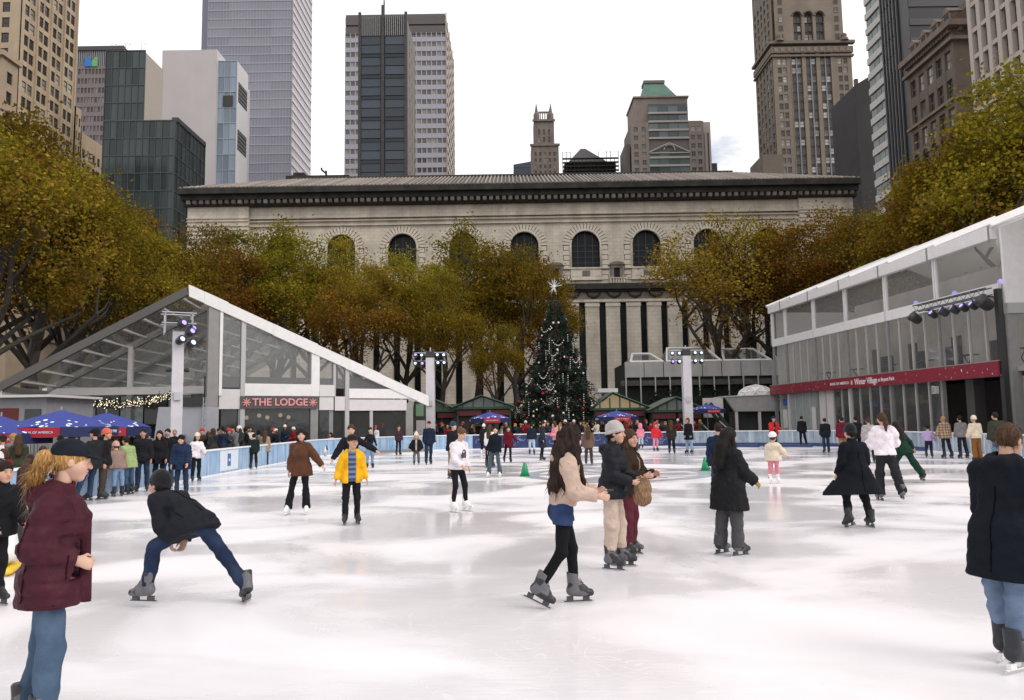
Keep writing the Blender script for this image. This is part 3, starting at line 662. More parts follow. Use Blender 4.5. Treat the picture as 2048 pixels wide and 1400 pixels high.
        V, Q = B.mesh(); V = V @ RFt.T + an[q]
        bt = mesh_obj('skate' if blades else 'shoe', [(V, Q)], skate_mat(skate), root)
        if blades:
            mb = MB()
            def tp(p): return an[q] + RFt @ (np.array(p) * np.array([fs, fs, 1.0]))
            z0 = -0.085 * fs
            for (y0, y1, za, zb, w) in ((-0.075, -0.015, z0, z0 - 0.045, 0.016), (0.08, 0.14, z0, z0 - 0.045, 0.016), (-0.1, 0.165, z0 - 0.042, z0 - 0.052, 0.009)):
                mb.hexa([tp((a, b, c)) for c in (zb, za) for (a, b) in ((-w, y0), (w, y0), (w, y1), (-w, y1))])
            o1 = mb.build('blade_holder', mat('holder_%.2f%s' % (skate[0], holder), (0.75, 0.75, 0.75) if (skate[0] > 0.3 or holder) else (0.05, 0.05, 0.055), rough=0.4)); o1.parent = bt
            mb = MB(); ys = [-0.125, -0.1, 0.0, 0.12, 0.165, 0.185]; zt = [-0.05] * 6; zb = [-0.068, -0.0745, -0.075, -0.0748, -0.07, -0.058]
            for k in range(5): mb.hexa([tp((a, ys[k + i], z0 + zz[k + i])) for zz in (zb, zt) for (a, i) in ((-0.0022, 0), (0.0022, 0), (0.0022, 1), (-0.0022, 1))])
            o2 = mb.build('blade', STEEL); o2.parent = bt
            if lod == 0:
                mb = MB()
                for k in range(6):
                    y = 0.045 + 0.015 * k; zz = 0.075 - 0.024 * k
                    for sg in (1, -1): mb.tube([tp((sg * 0.022, y + 0.012 - 0.004, zz)), tp((0, y + 0.022, zz - 0.008)), tp((-sg * 0.022, y + 0.02, zz - 0.024))], 0.0035, 4)
                o3 = mb.build('lace', mat('lace', (0.12, 0.12, 0.12), 0.9)); o3.parent = bt
    root['wr'] = [float(x) for q in (1, -1) for x in wr[q]]
    return root, dict(wr=wr, hc=hc, nb=nb, P=P, chest=chest, RT=RT, RH=RH, RF=RF, hs=hs, an=an, fw=fw)
def skate_mat(col):
    key = 'skate_%.3f_%.3f_%.3f' % tuple(col)
    if key in MATS: return MATS[key]
    m = mat(key, col, rough=0.5, var=0.3, vscale=14, bump=0.2, bscale=60)
    if col[0] > 0.06 and col[0] < 0.3:    # rental boots: grey uppers with darker panels
        t, b, lk = nodes_of(m); tc = t.nodes.new('ShaderNodeTexCoord'); w = t.nodes.new('ShaderNodeTexVoronoi'); w.inputs['Scale'].default_value = 11; lk(tc.outputs['Object'], w.inputs[0])
        g = t.nodes.new('ShaderNodeValToRGB'); g.color_ramp.interpolation = 'CONSTANT'; g.color_ramp.elements[1].position = 0.5; g.color_ramp.elements[0].color = (0.02, 0.02, 0.022, 1); g.color_ramp.elements[1].color = (*col, 1)
        lk(w.outputs['Color'], g.inputs[0]); lk(g.outputs[0], b.inputs['Base Color'])
    return m
def to_world(root, p):
    a = root['_a']; c, s_ = math.cos(a), math.sin(a); o = root['_o']; return np.array([o[0] + c * p[0] - s_ * p[1], o[1] + s_ * p[0] + c * p[1], o[2] + p[2]])
# ------------------------------------------------------------------ ground, ice, boards
PAVE = mat('paving', (0.13, 0.125, 0.12), 0.8, var=0.35, vscale=1.5, bump=0.2, bscale=8)
mb = MB(); mb.raw([(-3000, -3000, -0.03), (3000, -3000, -0.03), (3000, 3000, -0.03), (-3000, 3000, -0.03)], [(0, 1, 2, 3)]); struct(mb.build('ground', PAVE))
def rink_path(off=0.0, step=1.2):
    """boards centre line from near left round to near right; off > 0 is outward"""
    pts = []
    y = -6.0
    while y < 41.8: pts.append((-11.2 - off, y)); y += step
    n = 11
    for k in range(n + 1):
        a = math.pi - math.pi / 2 * k / n; pts.append((-2.7 + (8.5 + off) * math.cos(a), 41.8 + (8.5 + off) * math.sin(a)))
    x = -2.7 + step
    while x < 11.2: pts.append((x, 50.3 + off)); x += step
    for k in range(n + 1):
        a = math.pi / 2 - math.pi / 2 * k / n; pts.append((11.6 + (9.4 + off) * math.cos(a), 40.9 + (9.4 + off) * math.sin(a)))
    y = 40.9 - step
    while y > -6: pts.append((21.0 + off, y)); y -= step
    return pts
ICE = bpy.data.materials.new('ice'); ICE.use_nodes = True
def ice_nodes():
    t, b, lk = nodes_of(ICE); N = t.nodes.new
    tc = N('ShaderNodeTexCoord')
    def noise(scale, sc=(1, 1, 1), det=5, ro=0.55, loc=(0, 0, 0), rot=0.0, dist=0.0):
        mp = N('ShaderNodeMapping'); mp.inputs['Scale'].default_value = sc; mp.inputs['Location'].default_value = loc; mp.inputs['Rotation'].default_value = (0, 0, rot); lk(tc.outputs['Object'], mp.inputs[0])
        n = N('ShaderNodeTexNoise'); n.inputs['Scale'].default_value = scale; n.inputs['Detail'].default_value = det; n.inputs['Roughness'].default_value = ro; n.inputs['Distortion'].default_value = dist; lk(mp.outputs[0], n.inputs[0]); return n.outputs[0]
    def ramp(x, a, b_, lo=0.0, hi=1.0):
        m_ = N('ShaderNodeMapRange'); m_.interpolation_type = 'SMOOTHSTEP'; m_.inputs[1].default_value = a; m_.inputs[2].default_value = b_; m_.inputs[3].default_value = lo; m_.inputs[4].default_value = hi; lk(x, m_.inputs[0]); return m_.outputs[0]
    def mul(a, b_):
        m_ = N('ShaderNodeMath'); m_.operation = 'MULTIPLY'; lk(a, m_.inputs[0])
        if isinstance(b_, float): m_.inputs[1].default_value = b_
        else: lk(b_, m_.inputs[1])
        return m_.outputs[0]
    def mx(a, b_):
        m_ = N('ShaderNodeMath'); m_.operation = 'MAXIMUM'; lk(a, m_.inputs[0]); lk(b_, m_.inputs[1]); return m_.outputs[0]
    # snow-dusted ice against wet polished ice
    snow = ramp(noise(0.36, (0.75, 1.0, 1), 7, 0.52, (3.1, 1.7, 0), 0.15, 0.5), 0.34, 0.66)
    fine = ramp(noise(1.6, (0.6, 1.6, 1), 6, 0.65, (1, 4, 0), -0.1), 0.46, 0.84)
    dust = mx(snow, mul(fine, 0.6))
    # skate cuts: thin bright lines along warped bands
    cuts = None
    for (sc, rot, w) in ((0.55, 0.4, 0.05), (0.7, 1.5, 0.04), (0.8, 2.4, 0.04), (0.45, 2.9, 0.05), (1.3, 1.0, 0.06), (1.1, 0.1, 0.05)):
        mp = N('ShaderNodeMapping'); mp.inputs['Rotation'].default_value = (0, 0, rot); lk(tc.outputs['Object'], mp.inputs[0])
        wv = N('ShaderNodeTexNoise'); wv.inputs['Scale'].default_value = sc; wv.inputs['Detail'].default_value = 0.8; wv.inputs['Distortion'].default_value = 2.2; lk(mp.outputs[0], wv.inputs[0])
        fr = N('ShaderNodeMath'); fr.operation = 'MULTIPLY'; fr.inputs[1].default_value = 9.0; lk(wv.outputs[0], fr.inputs[0])
        fc = N('ShaderNodeMath'); fc.operation = 'PINGPONG'; fc.inputs[1].default_value = 0.5; lk(fr.outputs[0], fc.inputs[0])
        c = ramp(fc.outputs[0], 0.0, w, 1.0, 0.0); c = mul(c, ramp(noise(1.1, (1, 1, 1), 2, 0.5, (rot, sc, 0)), 0.48, 0.62))
        cuts = c if cuts is None else mx(cuts, c)
    vo = N('ShaderNodeTexVoronoi'); vo.inputs['Scale'].default_value = 0.9; lk(tc.outputs['Object'], vo.inputs[0]); cuts = mx(cuts, ramp(vo.outputs['Distance'], 0.02, 0.045, 1.0, 0.0))
    mixc = N('ShaderNodeMix'); mixc.data_type = 'RGBA'; lk(mx(dust, mul(cuts, 0.9)), mixc.inputs[0])
    mixc.inputs[6].default_value = (0.735, 0.715, 0.728, 1); mixc.inputs[7].default_value = (0.84, 0.812, 0.822, 1)
    tint = ramp(noise(0.12, (1, 1, 1), 3), 0.3, 0.7); m2 = N('ShaderNodeMix'); m2.data_type = 'RGBA'; m2.blend_type = 'MULTIPLY'; m2.inputs[0].default_value = 1.0
    m3 = N('ShaderNodeMix'); m3.data_type = 'RGBA'; lk(tint, m3.inputs[0]); m3.inputs[6].default_value = (0.96, 0.97, 1, 1); m3.inputs[7].default_value = (1, 0.965, 0.965, 1)
    lk(mixc.outputs[2], m2.inputs[6]); lk(m3.outputs[2], m2.inputs[7]); lk(m2.outputs[2], b.inputs['Base Color'])
    lk(ramp(dust, 0.0, 1.0, 0.07, 0.5), b.inputs['Roughness']); b.inputs['IOR'].default_value = 1.45
    b.inputs['Specular IOR Level'].default_value = 0.5
    bp = N('ShaderNodeBump'); bp.inputs['Strength'].default_value = 0.16; bp.inputs['Distance'].default_value = 0.01
    ad = N('ShaderNodeMath'); ad.operation = 'ADD'; lk(mul(cuts, 0.5), ad.inputs[0]); lk(noise(9.0, (0.4, 2, 1), 4), ad.inputs[1]); lk(ad.outputs[0], bp.inputs['Height']); lk(bp.outputs[0], b.inputs['Normal'])
ice_nodes()
mb = MB(); pl = [(x, y, 0.0) for x, y in rink_path(0.05)]; mb.raw(pl, [tuple(reversed(range(len(pl))))]); struct(mb.build('ice', ICE))
# painted emblem under the ice: a flat ring with swirls
lc = gpt(1235, 948); lc[2] = 0.004
em = MB(); ring = [(lc[0] + r * math.cos(a), lc[1] + r * math.sin(a), 0.004) for r in (3.3, 2.75) for a in [2 * math.pi * k / 40 for k in range(40)]]
em.raw(ring, [(k, (k + 1) % 40, 40 + (k + 1) % 40, 40 + k) for k in range(40)])
for k in range(6):
    a = k * math.pi / 3; q = lambda r, t: (lc[0] + r * math.cos(a + t), lc[1] + r * math.sin(a + t), 0.004)
    em.raw([q(0.4, -0.3), q(2.3, -0.12), q(2.5, 0.0), q(2.3, 0.12), q(0.4, 0.3)], [(0, 1, 2, 3, 4)])
struct(em.build('ice_emblem', mat('emblem_blue', (0.53, 0.54, 0.62), 0.2, var=0.25, vscale=1.2)))

# boards
BLUE1 = mat('board_blue', (0.20, 0.36, 0.56), 0.35, var=0.25, vscale=2.5, streak=0.0)
def frost(m):
    t, b, lk = nodes_of(m); tc = t.nodes.new('ShaderNodeTexCoord'); mp = t.nodes.new('ShaderNodeMapping'); mp.inputs['Scale'].default_value = (5, 5, 0.5); lk(tc.outputs['Object'], mp.inputs[0])
    n = t.nodes.new('ShaderNodeTexNoise'); n.inputs['Scale'].default_value = 0.8; n.inputs['Detail'].default_value = 6; n.inputs['Roughness'].default_value = 0.7; lk(mp.outputs[0], n.inputs[0])
    mr = t.nodes.new('ShaderNodeMapRange'); mr.inputs[1].default_value = 0.42; mr.inputs[2].default_value = 0.62; lk(n.outputs[0], mr.inputs[0]); mr.inputs[4].default_value = 0.75
    mx_ = t.nodes.new('ShaderNodeMix'); mx_.data_type = 'RGBA'; src = b.inputs['Base Color'].links[0].from_socket; lk(mr.outputs[0], mx_.inputs[0]); lk(src, mx_.inputs[6]); mx_.inputs[7].default_value = (0.52, 0.60, 0.70, 1); lk(mx_.outputs[2], b.inputs['Base Color'])
frost(BLUE1)
GREYB = mat('board_greyblue', (0.26, 0.32, 0.39), 0.35, var=0.25, vscale=2.5); frost(GREYB)
NAVYB = mat('board_navy', (0.018, 0.035, 0.13), 0.3, var=0.3, vscale=2)
WCAP = mat('board_cap', (0.85, 0.86, 0.88), 0.35, var=0.06)
KICK = mat('board_kick', (0.03, 0.06, 0.17), 0.4, var=0.2)
WHT = mat('white_paint', (0.8, 0.79, 0.79), 0.5, var=0.06, vscale=4)
BOARD = thing('rink_barrier', 'waist-high curving rink boards of pale blue and navy panels with a white cap rail', 'barrier', (0, 50.3, 0))
path = rink_path(0.0)
NAVY_RANGE = (-3.6, 9.6)
for k in range(len(path) - 1):
    (x0, y0), (x1, y1) = path[k], path[k + 1]
    if y0 < 3 and y1 < 3: continue
    ln = math.hypot(x1 - x0, y1 - y0); an = math.atan2(y1 - y0, x1 - x0)
    fr = Frame((x0, y0, 0), an)
    m_ = BLUE1 if x0 < NAVY_RANGE[0] else (NAVYB if x0 < NAVY_RANGE[1] and y0 > 49 else GREYB)
    mb = MB(fr); mb.box(0.012, ln - 0.012, 0.0, 0.06, 0.05, 0.93); o = mb.build('board_panel', m_, BOARD)
    if m_ is NAVYB:      # pale drawn marks on the navy panels
        mk = MB(fr); r_ = random.Random(k)
        for j in range(4):
            u, z = r_.uniform(0.15, 0.9) * ln, r_.uniform(0.25, 0.8); a = r_.uniform(0, 3); pts = [fr.p(u + 0.16 * math.cos(a + t * 0.9) * (1 + t * 0.15), -0.008, z + 0.1 * math.sin(a + t * 0.9) * (1 + t * 0.15)) for t in range(5)]
            mk.tube(pts, 0.012, 4)
        o2 = mk.build('drawn_mark', mat('mark_pale', (0.35, 0.42, 0.6), 0.5), BOARD); o2.parent = o
    if k % 2 == 0 and m_ is not NAVYB:
        pst = MB(fr); pst.box(-0.012, 0.012, -0.012, 0.06, 0.04, 0.93); pst.build('joint_strip', WCAP if m_ is GREYB else BLUE1, BOARD)
cap = MB(); kick = MB(); kick2 = MB(); kick3 = MB()
for k in range(len(path) - 1):
    (x0, y0), (x1, y1) = path[k], path[k + 1]; ln = math.hypot(x1 - x0, y1 - y0); fr = Frame((x0, y0, 0), math.atan2(y1 - y0, x1 - x0))
    cap.fr = fr; cap.box(-0.01, ln + 0.01, -0.05, 0.14, 0.93, 0.985)
    kk = kick2 if (x0 > 9.6 and y0 > 39) else (kick3 if x0 > 15 else kick)
    kk.fr = fr; kk.box(-0.005, ln + 0.005, -0.02, 0.08, 0.0, 0.2 if kk is kick2 else 0.05)
cap.build('cap_rail', WCAP, BOARD); kick.build('kick_strip', WCAP, BOARD); kick3.build('kick_strip', WCAP, BOARD); kick2.build('navy_kick_strip', KICK, BOARD)
q = gpt(449, 946); fr = Frame((-11.2, q[1] - 1.0, 0), math.pi / 2)
mb = MB(fr); mb.box(0, 1.9, -0.014, -0.004, 0.12, 0.9); sg = mb.build('logo_panel', mat('panel_white', (0.66, 0.72, 0.78), 0.35, var=0.05), BOARD)
mb = MB(fr); mb.box(0.75, 1.08, -0.022, -0.015, 0.28, 0.76); o = sub(mb, 'logo_block', mat('logo_blue', (0.03, 0.13, 0.42), 0.4), sg)
mb = MB(fr); mb.box(0.86, 0.99, -0.028, -0.023, 0.47, 0.56); sub(mb, 'logo_mark', WHT, sg)
# dark mats against the far-right boards
for (pa, pb) in ((1412, 1510), (1522, 1615)):
    nm = 'beside the green cone end of the far-right boards' if pa < 1500 else 'below the rink guard in red'
    a = gpt(pa, 893); b = gpt(pb, 894); mb = MB(Frame((a[0], a[1] - 0.5, 0), math.atan2(b[1] - a[1], b[0] - a[0]))); ln = math.hypot(b[0] - a[0], b[1] - a[1]); mb.box(0, ln, 0, 0.35, 0.004, 0.16)
    tag(mb.build('crash_mat', KICK), 'low navy crash pad ' + nm, 'crash pad', 'navy crash pads')
# green cones
for px, py, nm in ((1050, 953, 'in front of the navy boards'), (1411, 942, 'beside the woman in the long black coat')):
    p = gpt(px, py); t = thing('traffic_cone', 'bright green plastic cone on the ice ' + nm, 'cone', p, 0, 'green cones on the ice'); h = float(dpt(px, py - 27, p[1])[2])
    mb = MB(); mb.lathe(p, [(0.155, 0.03), (0.05, h), (0.03, h + 0.01)], 16); mb.build('cone_body', mat('cone_green', (0.01, 0.27, 0.11), 0.4), t, True)
    mb = MB(); mb.box(p[0] - 0.17, p[0] + 0.17, p[1] - 0.17, p[1] + 0.17, 0.003, 0.035); mb.build('base', mat('cone_green', (0, 0, 0)), t)

# ------------------------------------------------------------------ the library
YL = 115.0
def lx(px, py=480): return float(dpt(px, py, YL)[0])
def lz(py, px=1024): return float(dpt(px, py, YL)[2])
STONE = mat('limestone', (0.63, 0.565, 0.475), 0.85, var=0.16, vscale=0.5, streak=0.22, bump=0.25, bscale=3)
def courses(m):   # fine ashlar joints too small to model at this distance
    t, b, lk = nodes_of(m); tc = t.nodes.new('ShaderNodeTexCoord'); mp = t.nodes.new('ShaderNodeMapping'); mp.inputs['Rotation'].default_value = (R(90), 0, 0); lk(tc.outputs['Object'], mp.inputs[0])
    br = t.nodes.new('ShaderNodeTexBrick'); br.inputs['Scale'].default_value = 0.45; br.inputs['Mortar Size'].default_value = 0.012; br.inputs['Color1'].default_value = (1, 1, 1, 1); br.inputs['Color2'].default_value = (0.9, 0.89, 0.87, 1); br.inputs['Mortar'].default_value = (0.74, 0.73, 0.71, 1); lk(mp.outputs[0], br.inputs[0])
    mx_ = t.nodes.new('ShaderNodeMix'); mx_.data_type = 'RGBA'; mx_.blend_type = 'MULTIPLY'; mx_.inputs[0].default_value = 1; src = b.inputs['Base Color'].links[0].from_socket; lk(src, mx_.inputs[6]); lk(br.outputs[0], mx_.inputs[7]); lk(mx_.outputs[2], b.inputs['Base Color'])
courses(STONE)
STONE2 = mat('limestone_plain', (0.61, 0.545, 0.455), 0.85, var=0.2, vscale=0.8, streak=0.15)
DKSTONE = mat('dark_stone', (0.035, 0.032, 0.028), 0.9, var=0.45, vscale=0.7, streak=0.35)  # near-black stone with random tone and vertical streaks
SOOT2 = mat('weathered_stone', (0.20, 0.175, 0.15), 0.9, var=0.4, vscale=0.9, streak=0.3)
DGLASS = mat('library_glass', (0.012, 0.014, 0.018), 0.3, var=0.5, vscale=0.8, spec=0.15)
TILE = mat('roof_tile', (0.085, 0.07, 0.062), 0.8, var=0.3, vscale=1.0, streak=0.2)
XA, XB = lx(380, 430), lx(1700, 400)
LIB = thing('library_building', 'long pale stone library with tall arched windows and a dark cornice beyond the trees', 'building', ((XA + XB) / 2, YL, 0))
FL = Frame((0, YL, 0))
z_eave, z_corn, z_fr, z_m0, z_m1 = lz(377), lz(408), lz(424), lz(432), lz(447)
z_wtop, z_wbot, z_sill = lz(463), lz(538), lz(562)
z_c0, z_c1, z_f1, z_slit = lz(572), lz(583), lz(602), lz(607)
AR = [561 + 122 * k for k in range(9)]; bayw = lx(1171) - lx(1049); rw = (lx(1201) - lx(1141)) / 2
z_sp = z_wtop - rw
wall = MB(FL)
# upper wall with arched openings
def arch_wall(mb, xc, x0, x1, z0, z1, r, zs, zb, d0, d1, n=20):
    def ring(d):
        inn = [(xc - r, zb), (xc - r, zs)] + [(xc - r * math.cos(math.pi * k / n), zs + r * math.sin(math.pi * k / n)) for k in range(1, n)] + [(xc + r, zs), (xc + r, zb)]
        outp = []
        for i, (x, z) in enumerate(inn):
            if i == 0: outp.append((x0, zb))
            elif i == len(inn) - 1: outp.append((x1, zb))
            else:
                dx, dz = x - xc, z - zs
                if i in (1, len(inn) - 2): outp.append((x0 if i == 1 else x1, zs)); continue
                s1 = ((x1 - xc) if dx > 0 else (x0 - xc)) / dx if abs(dx) > 1e-6 else 1e9; s2 = (z1 - zs) / dz if dz > 1e-6 else 1e9
                q_ = min(s1, s2); outp.append((xc + dx * q_, zs + dz * q_))
        return inn, outp
    inn, outp = ring(0); n_ = len(inn); i0 = len(mb.v)
    for (x, z) in inn: mb.pt(x, d0, z)
    for (x, z) in outp: mb.pt(x, d0, z)
    for (x, z) in inn: mb.pt(x, d1, z)
    for k in range(n_ - 1):
        mb.face((i0 + k + 1, i0 + k, i0 + n_ + k, i0 + n_ + k + 1)); mb.face((i0 + k, i0 + k + 1, i0 + 2 * n_ + k + 1, i0 + 2 * n_ + k))
    # corner fill
    for cx in (x0, x1):
        cand = [k for k in range(n_) if abs(outp[k][0] - cx) < 1e-4 and outp[k][1] < z1 - 1e-4]
        kk = max(cand, key=lambda k: outp[k][1]); nb_ = kk + 1 if cx == x0 else kk - 1
        a = mb.pt(cx, d0, z1); f_ = (i0 + n_ + kk, a, i0 + n_ + nb_)
        mb.face(f_ if cx == x1 else tuple(reversed(f_)))
    mb.face([mb.pt(x0, d0, z0), mb.pt(x1, d0, z0), mb.pt(x1, d0, zb), mb.pt(x0, d0, zb)]); mb.face([mb.pt(xc - r, d0, zb), mb.pt(xc + r, d0, zb), mb.pt(xc + r, d1, zb), mb.pt(xc - r, d1, zb)])
xs = [lx(a, 500) for a in AR]
for xc in xs: arch_wall(wall, xc, xc - bayw / 2, xc + bayw / 2, z_c0, z_m0, rw, z_sp, z_wbot, 0.0, 1.0)
wl, wr_ = xs[0] - bayw / 2, xs[-1] + bayw / 2
wall.box(XA + 0.002, wl, -0.9, 2, 0, z_corn); wall.box(wr_, XB, -0.9, 2, 0, z_corn)
wall.box(wl, wr_, -0.25, 2, z_m0, z_corn)
for (za, zb, d) in ((lz(432), lz(430), -0.55), (lz(438), lz(436), -0.45), (lz(447), lz(444), -0.4)): wall.box(wl, wr_, d, 0.0, za, zb)
for (za, zb) in ((432, 430), (438, 436), (447, 444), (455, 453), (463, 461), (471, 469), (479, 477)):
    wall.box(XA - 0.1, wl + 0.003, -1.12, -0.5, lz(za), lz(zb)); wall.box(wr_ - 0.003, XB + 0.1, -1.12, -0.5, lz(za), lz(zb))
wall.box(XA, XB, 1.2, 24, 0, z_corn + 1.0); wall.build('wall', STONE, LIB)
cor = MB(FL); zc = z_corn
cor.box(XA - 0.5, XB + 0.5, -1.3, 3, zc, zc + (z_eave - zc) * 0.35); cor.box(XA - 0.9, XB + 0.7, -2.6, 3, zc + (z_eave - zc) * 0.66, z_eave); cor.box(XA - 0.75, XB + 0.6, -1.8, 3, zc + (z_eave - zc) * 0.35, zc + (z_eave - zc) * 0.66); cor.build('cornice', DKSTONE, LIB)
dm = MB(); dm.box(-0.28, 0.28, -0.75, 0, 0, 0.55); dme = meshof(dm, 'dentil', mat('dentil_stone', (0.12, 0.105, 0.09), 0.9, objvar=0.4))
nd = 104
for k in range(nd): inst(dme, 'dentil', LIB, FL.p(XA + (XB - XA) * (k + 0.5) / nd, -1.3, zc + 0.18))
# voussoirs and jamb blocks
vm = MB(); n_v = 19; a0 = math.pi / n_v * 0.5 * 0.80
ro = rw * 1.52
vm.prism([(-rw * 1.06 * math.sin(a0), rw * 1.06 * math.cos(a0)), (rw * 1.06 * math.sin(a0), rw * 1.06 * math.cos(a0)), (ro * math.sin(a0), ro * math.cos(a0)), (-ro * math.sin(a0), ro * math.cos(a0))], -0.14, 0.05)
vme = meshof(vm, 'voussoir', STONE2)
jb = MB(); jb.box(0, 1, -0.14, 0.05, 0, 0.88); jbe = meshof(jb, 'quoin_block', STONE2)
arf = MB(); arf.fr = Frame((0, 0, 0))
for i, xc in enumerate(xs):
    for k in range(n_v):
        a = -math.pi / 2 + math.pi * (k + 0.5) / n_v; inst(vme, 'voussoir', LIB, (xc, YL, z_sp), rot=(0, a, 0))
    g = MB(FL); rb0, rb1 = rw * 1.08, rw * 1.49; pts_ = [(xc - rb1, z_sill)] + [(xc - rb1 * math.cos(math.pi * k / 16), z_sp + rb1 * math.sin(math.pi * k / 16)) for k in range(17)] + [(xc + rb1, z_sill), (xc + rb0, z_sill)] + [(xc + rb0 * math.cos(math.pi * k / 16), z_sp + rb0 * math.sin(math.pi * k / 16)) for k in range(17)] + [(xc - rb0, z_sill)]
    i0 = len(g.v); n_p = len(pts_)
    for (x_, z_) in pts_: g.pt(x_, -0.03, z_)
    for k in range(18): g.face((i0 + k, i0 + n_p - 1 - k, i0 + n_p - 2 - k, i0 + k + 1))
    g.build('joint_bed', DKSTONE, LIB)
    nb_ = 7; hh = (z_sp - z_sill) / nb_
    for k in range(nb_):
        w_ = rw * (0.46 if k % 2 else 0.40)
        inst(jbe, 'quoin_block', LIB, (xc + rw * 1.06, YL, z_sill + k * hh), scale=(w_, 1, hh)); inst(jbe, 'quoin_block', LIB, (xc - rw * 1.06 - w_, YL, z_sill + k * hh), scale=(w_, 1, hh))
    g = MB(FL); n = 20; g.prism([(xc - rw - 0.1, z_wbot - 0.1), (xc + rw + 0.1, z_wbot - 0.1)] + [(xc + (rw + 0.1) * math.cos(math.pi * k / n), z_sp + (rw + 0.1) * math.sin(math.pi * k / n)) for k in range(n + 1)], 0.7, 0.8); wn = g.build('arched_window', DGLASS, LIB)
    g = MB(FL)
    for u in (-0.5, 0, 0.5): g.box(xc + rw * u - 0.06, xc + rw * u + 0.06, 0.56, 0.7, z_wbot, z_sp + rw * (0.86 if u else 1.0))
    for z in range(1, 5): zz = z_wbot + (z_sp - z_wbot) * z / 4; g.box(xc - rw, xc + rw, 0.6, 0.7, zz - 0.05, zz + 0.05)
    sub(g, 'glazing_bar', mat('dark_bronze', (0.03, 0.032, 0.036), 0.5), wn)
    g = MB(FL); pts = [(xc - rw, z_wbot)] + [(xc - rw * math.cos(math.pi * k / n), z_sp + rw * math.sin(math.pi * k / n)) for k in range(n + 1)] + [(xc + rw, z_wbot)]
    for r_, z_ in ((0.18, -0.22),): g.tube([FL.p(u, z_, z) for u, z in pts], r_, 6)
    sub(g, 'moulding', STONE2, wn, smooth=True)
    g = MB(FL); g.box(xc - rw * 1.02, xc + rw * 1.02, -0.3, 0.0, z_sill + 0.2, z_wbot - 0.003); g.box(xc - rw * 1.5, xc + rw * 1.5, -0.5, 0, z_wbot - 0.22, z_wbot); g.box(xc - rw * 1.1, xc + rw * 1.1, -0.45, 0, z_sill - 0.1, z_sill + 0.2)
    ap = g.build('apron_panel', STONE2, LIB)
    for k in range(3): g = MB(FL); uu = xc - rw * 0.68 + k * rw * 0.68; g.box(uu - rw * 0.26, uu + rw * 0.26, -0.36, -0.28, z_sill + 0.5, z_wbot - 0.5); sub(g, 'panel', SOOT2 if k == 1 else STONE2, ap)
    # niche with curved pediment between bays
    if i < 8:
        xm = xc + bayw / 2; zt, zb = lz(541), lz(559); w2 = (lx(1240) - lx(1228)) / 2
        g = MB(FL); g.box(xm - w2 * 2.0, xm - w2, -0.45, 0.1, zb - 0.2, zt + 0.4); g.box(xm + w2, xm + w2 * 2.0, -0.45, 0.1, zb - 0.2, zt + 0.4); g.box(xm - w2 * 2.1, xm + w2 * 2.1, -0.55, 0.1, zt + 0.1, zt + 0.55)
        nn = 10; rr_ = w2 * 2.6; g.prism([(xm - rr_, zt + 0.55), (xm + rr_, zt + 0.55)] + [(xm + rr_ * math.cos(math.pi * k / nn), zt + 0.55 + rr_ * 0.42 * math.sin(math.pi * k / nn)) for k in range(1, nn)], -0.75, 0.1)
        g.box(xm - w2 * 3.2, xm + w2 * 3.2, -0.9, 0.1, zb - 1.2, zb - 0.9)
        nc = g.build('niche', SOOT2, LIB)
        g = MB(FL); g.box(xm - w2, xm + w2, -0.02, 0.0, zb - 0.2, zt + 0.1); sub(g, 'niche_opening', DGLASS, nc)
        g = MB(FL)
        for k in range(6): g.box(xm - w2 * 2.2 + k * w2 * 0.88 - 0.1, xm - w2 * 2.2 + k * w2 * 0.88 + 0.1, -0.8, -0.6, zb - 0.9, zb - 0.2)
        g.box(xm - w2 * 2.6, xm + w2 * 2.6, -0.85, -0.5, zb - 0.2, zb - 0.05); sub(g, 'balustrade', STONE2, nc)
# string course, swag frieze
g = MB(FL); g.box(wl, wr_, -1.2, 0.1, z_c1, z_c0 + 0.01); g.box(wl, wr_, -0.7, 0.1, z_c1 - 0.3, z_c1); g.build('string_course', DKSTONE, LIB)
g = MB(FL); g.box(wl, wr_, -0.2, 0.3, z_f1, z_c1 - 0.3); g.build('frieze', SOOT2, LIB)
SL = [545 + 41.4 * k for k in range(26)]
sm = MB(); sm.tube([(-1.1, 0, 0.3), (-0.8, -0.12, -0.2), (0, -0.2, -0.5), (0.8, -0.12, -0.2), (1.1, 0, 0.3)], [0.1, 0.17, 0.24, 0.17, 0.1], 6); sme = meshof(sm, 'swag', DKSTONE, True)
zf = (z_f1 + z_c1) / 2
for k in range(25): inst(sme, 'swag', LIB, FL.p((lx(SL[k], 590) + lx(SL[k + 1], 590)) / 2, -0.2, zf + 0.1))
# stack windows: dark slits between stone piers
z_b = 4.5
g = MB(FL); g.box(wl, wr_, 0.9, 1.2, z_b, z_slit + 0.4); g.build('stack_window_glass', DGLASS, LIB)
g = MB(FL); g.box(wl, wr_, -0.3, 1.0, z_slit, z_f1 + 0.001); g.build('pier_capital_band', STONE2, LIB)
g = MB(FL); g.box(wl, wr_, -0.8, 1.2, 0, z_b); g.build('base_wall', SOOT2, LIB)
sw_ = (lx(1250) - lx(1236.5)) / 2 * 1.0
edges = [wl] + [lx(s_, 700) for s_ in SL] + [wr_]
for k in range(len(edges) - 1):
    u0 = edges[k] + (sw_ if k else 0); u1 = edges[k + 1] - (sw_ if k < len(edges) - 2 else 0)
    if u1 - u0 < 0.3: continue
    g = MB(FL); g.box(u0, u1, -0.05, 0.9, z_b, z_slit); pr = g.build('pier', STONE, LIB); g = MB(FL); g.box(u0 - 0.08, u1 + 0.08, -0.2, -0.05, z_slit - 0.7, z_slit - 0.2); sub(g, 'capital', STONE2, pr)
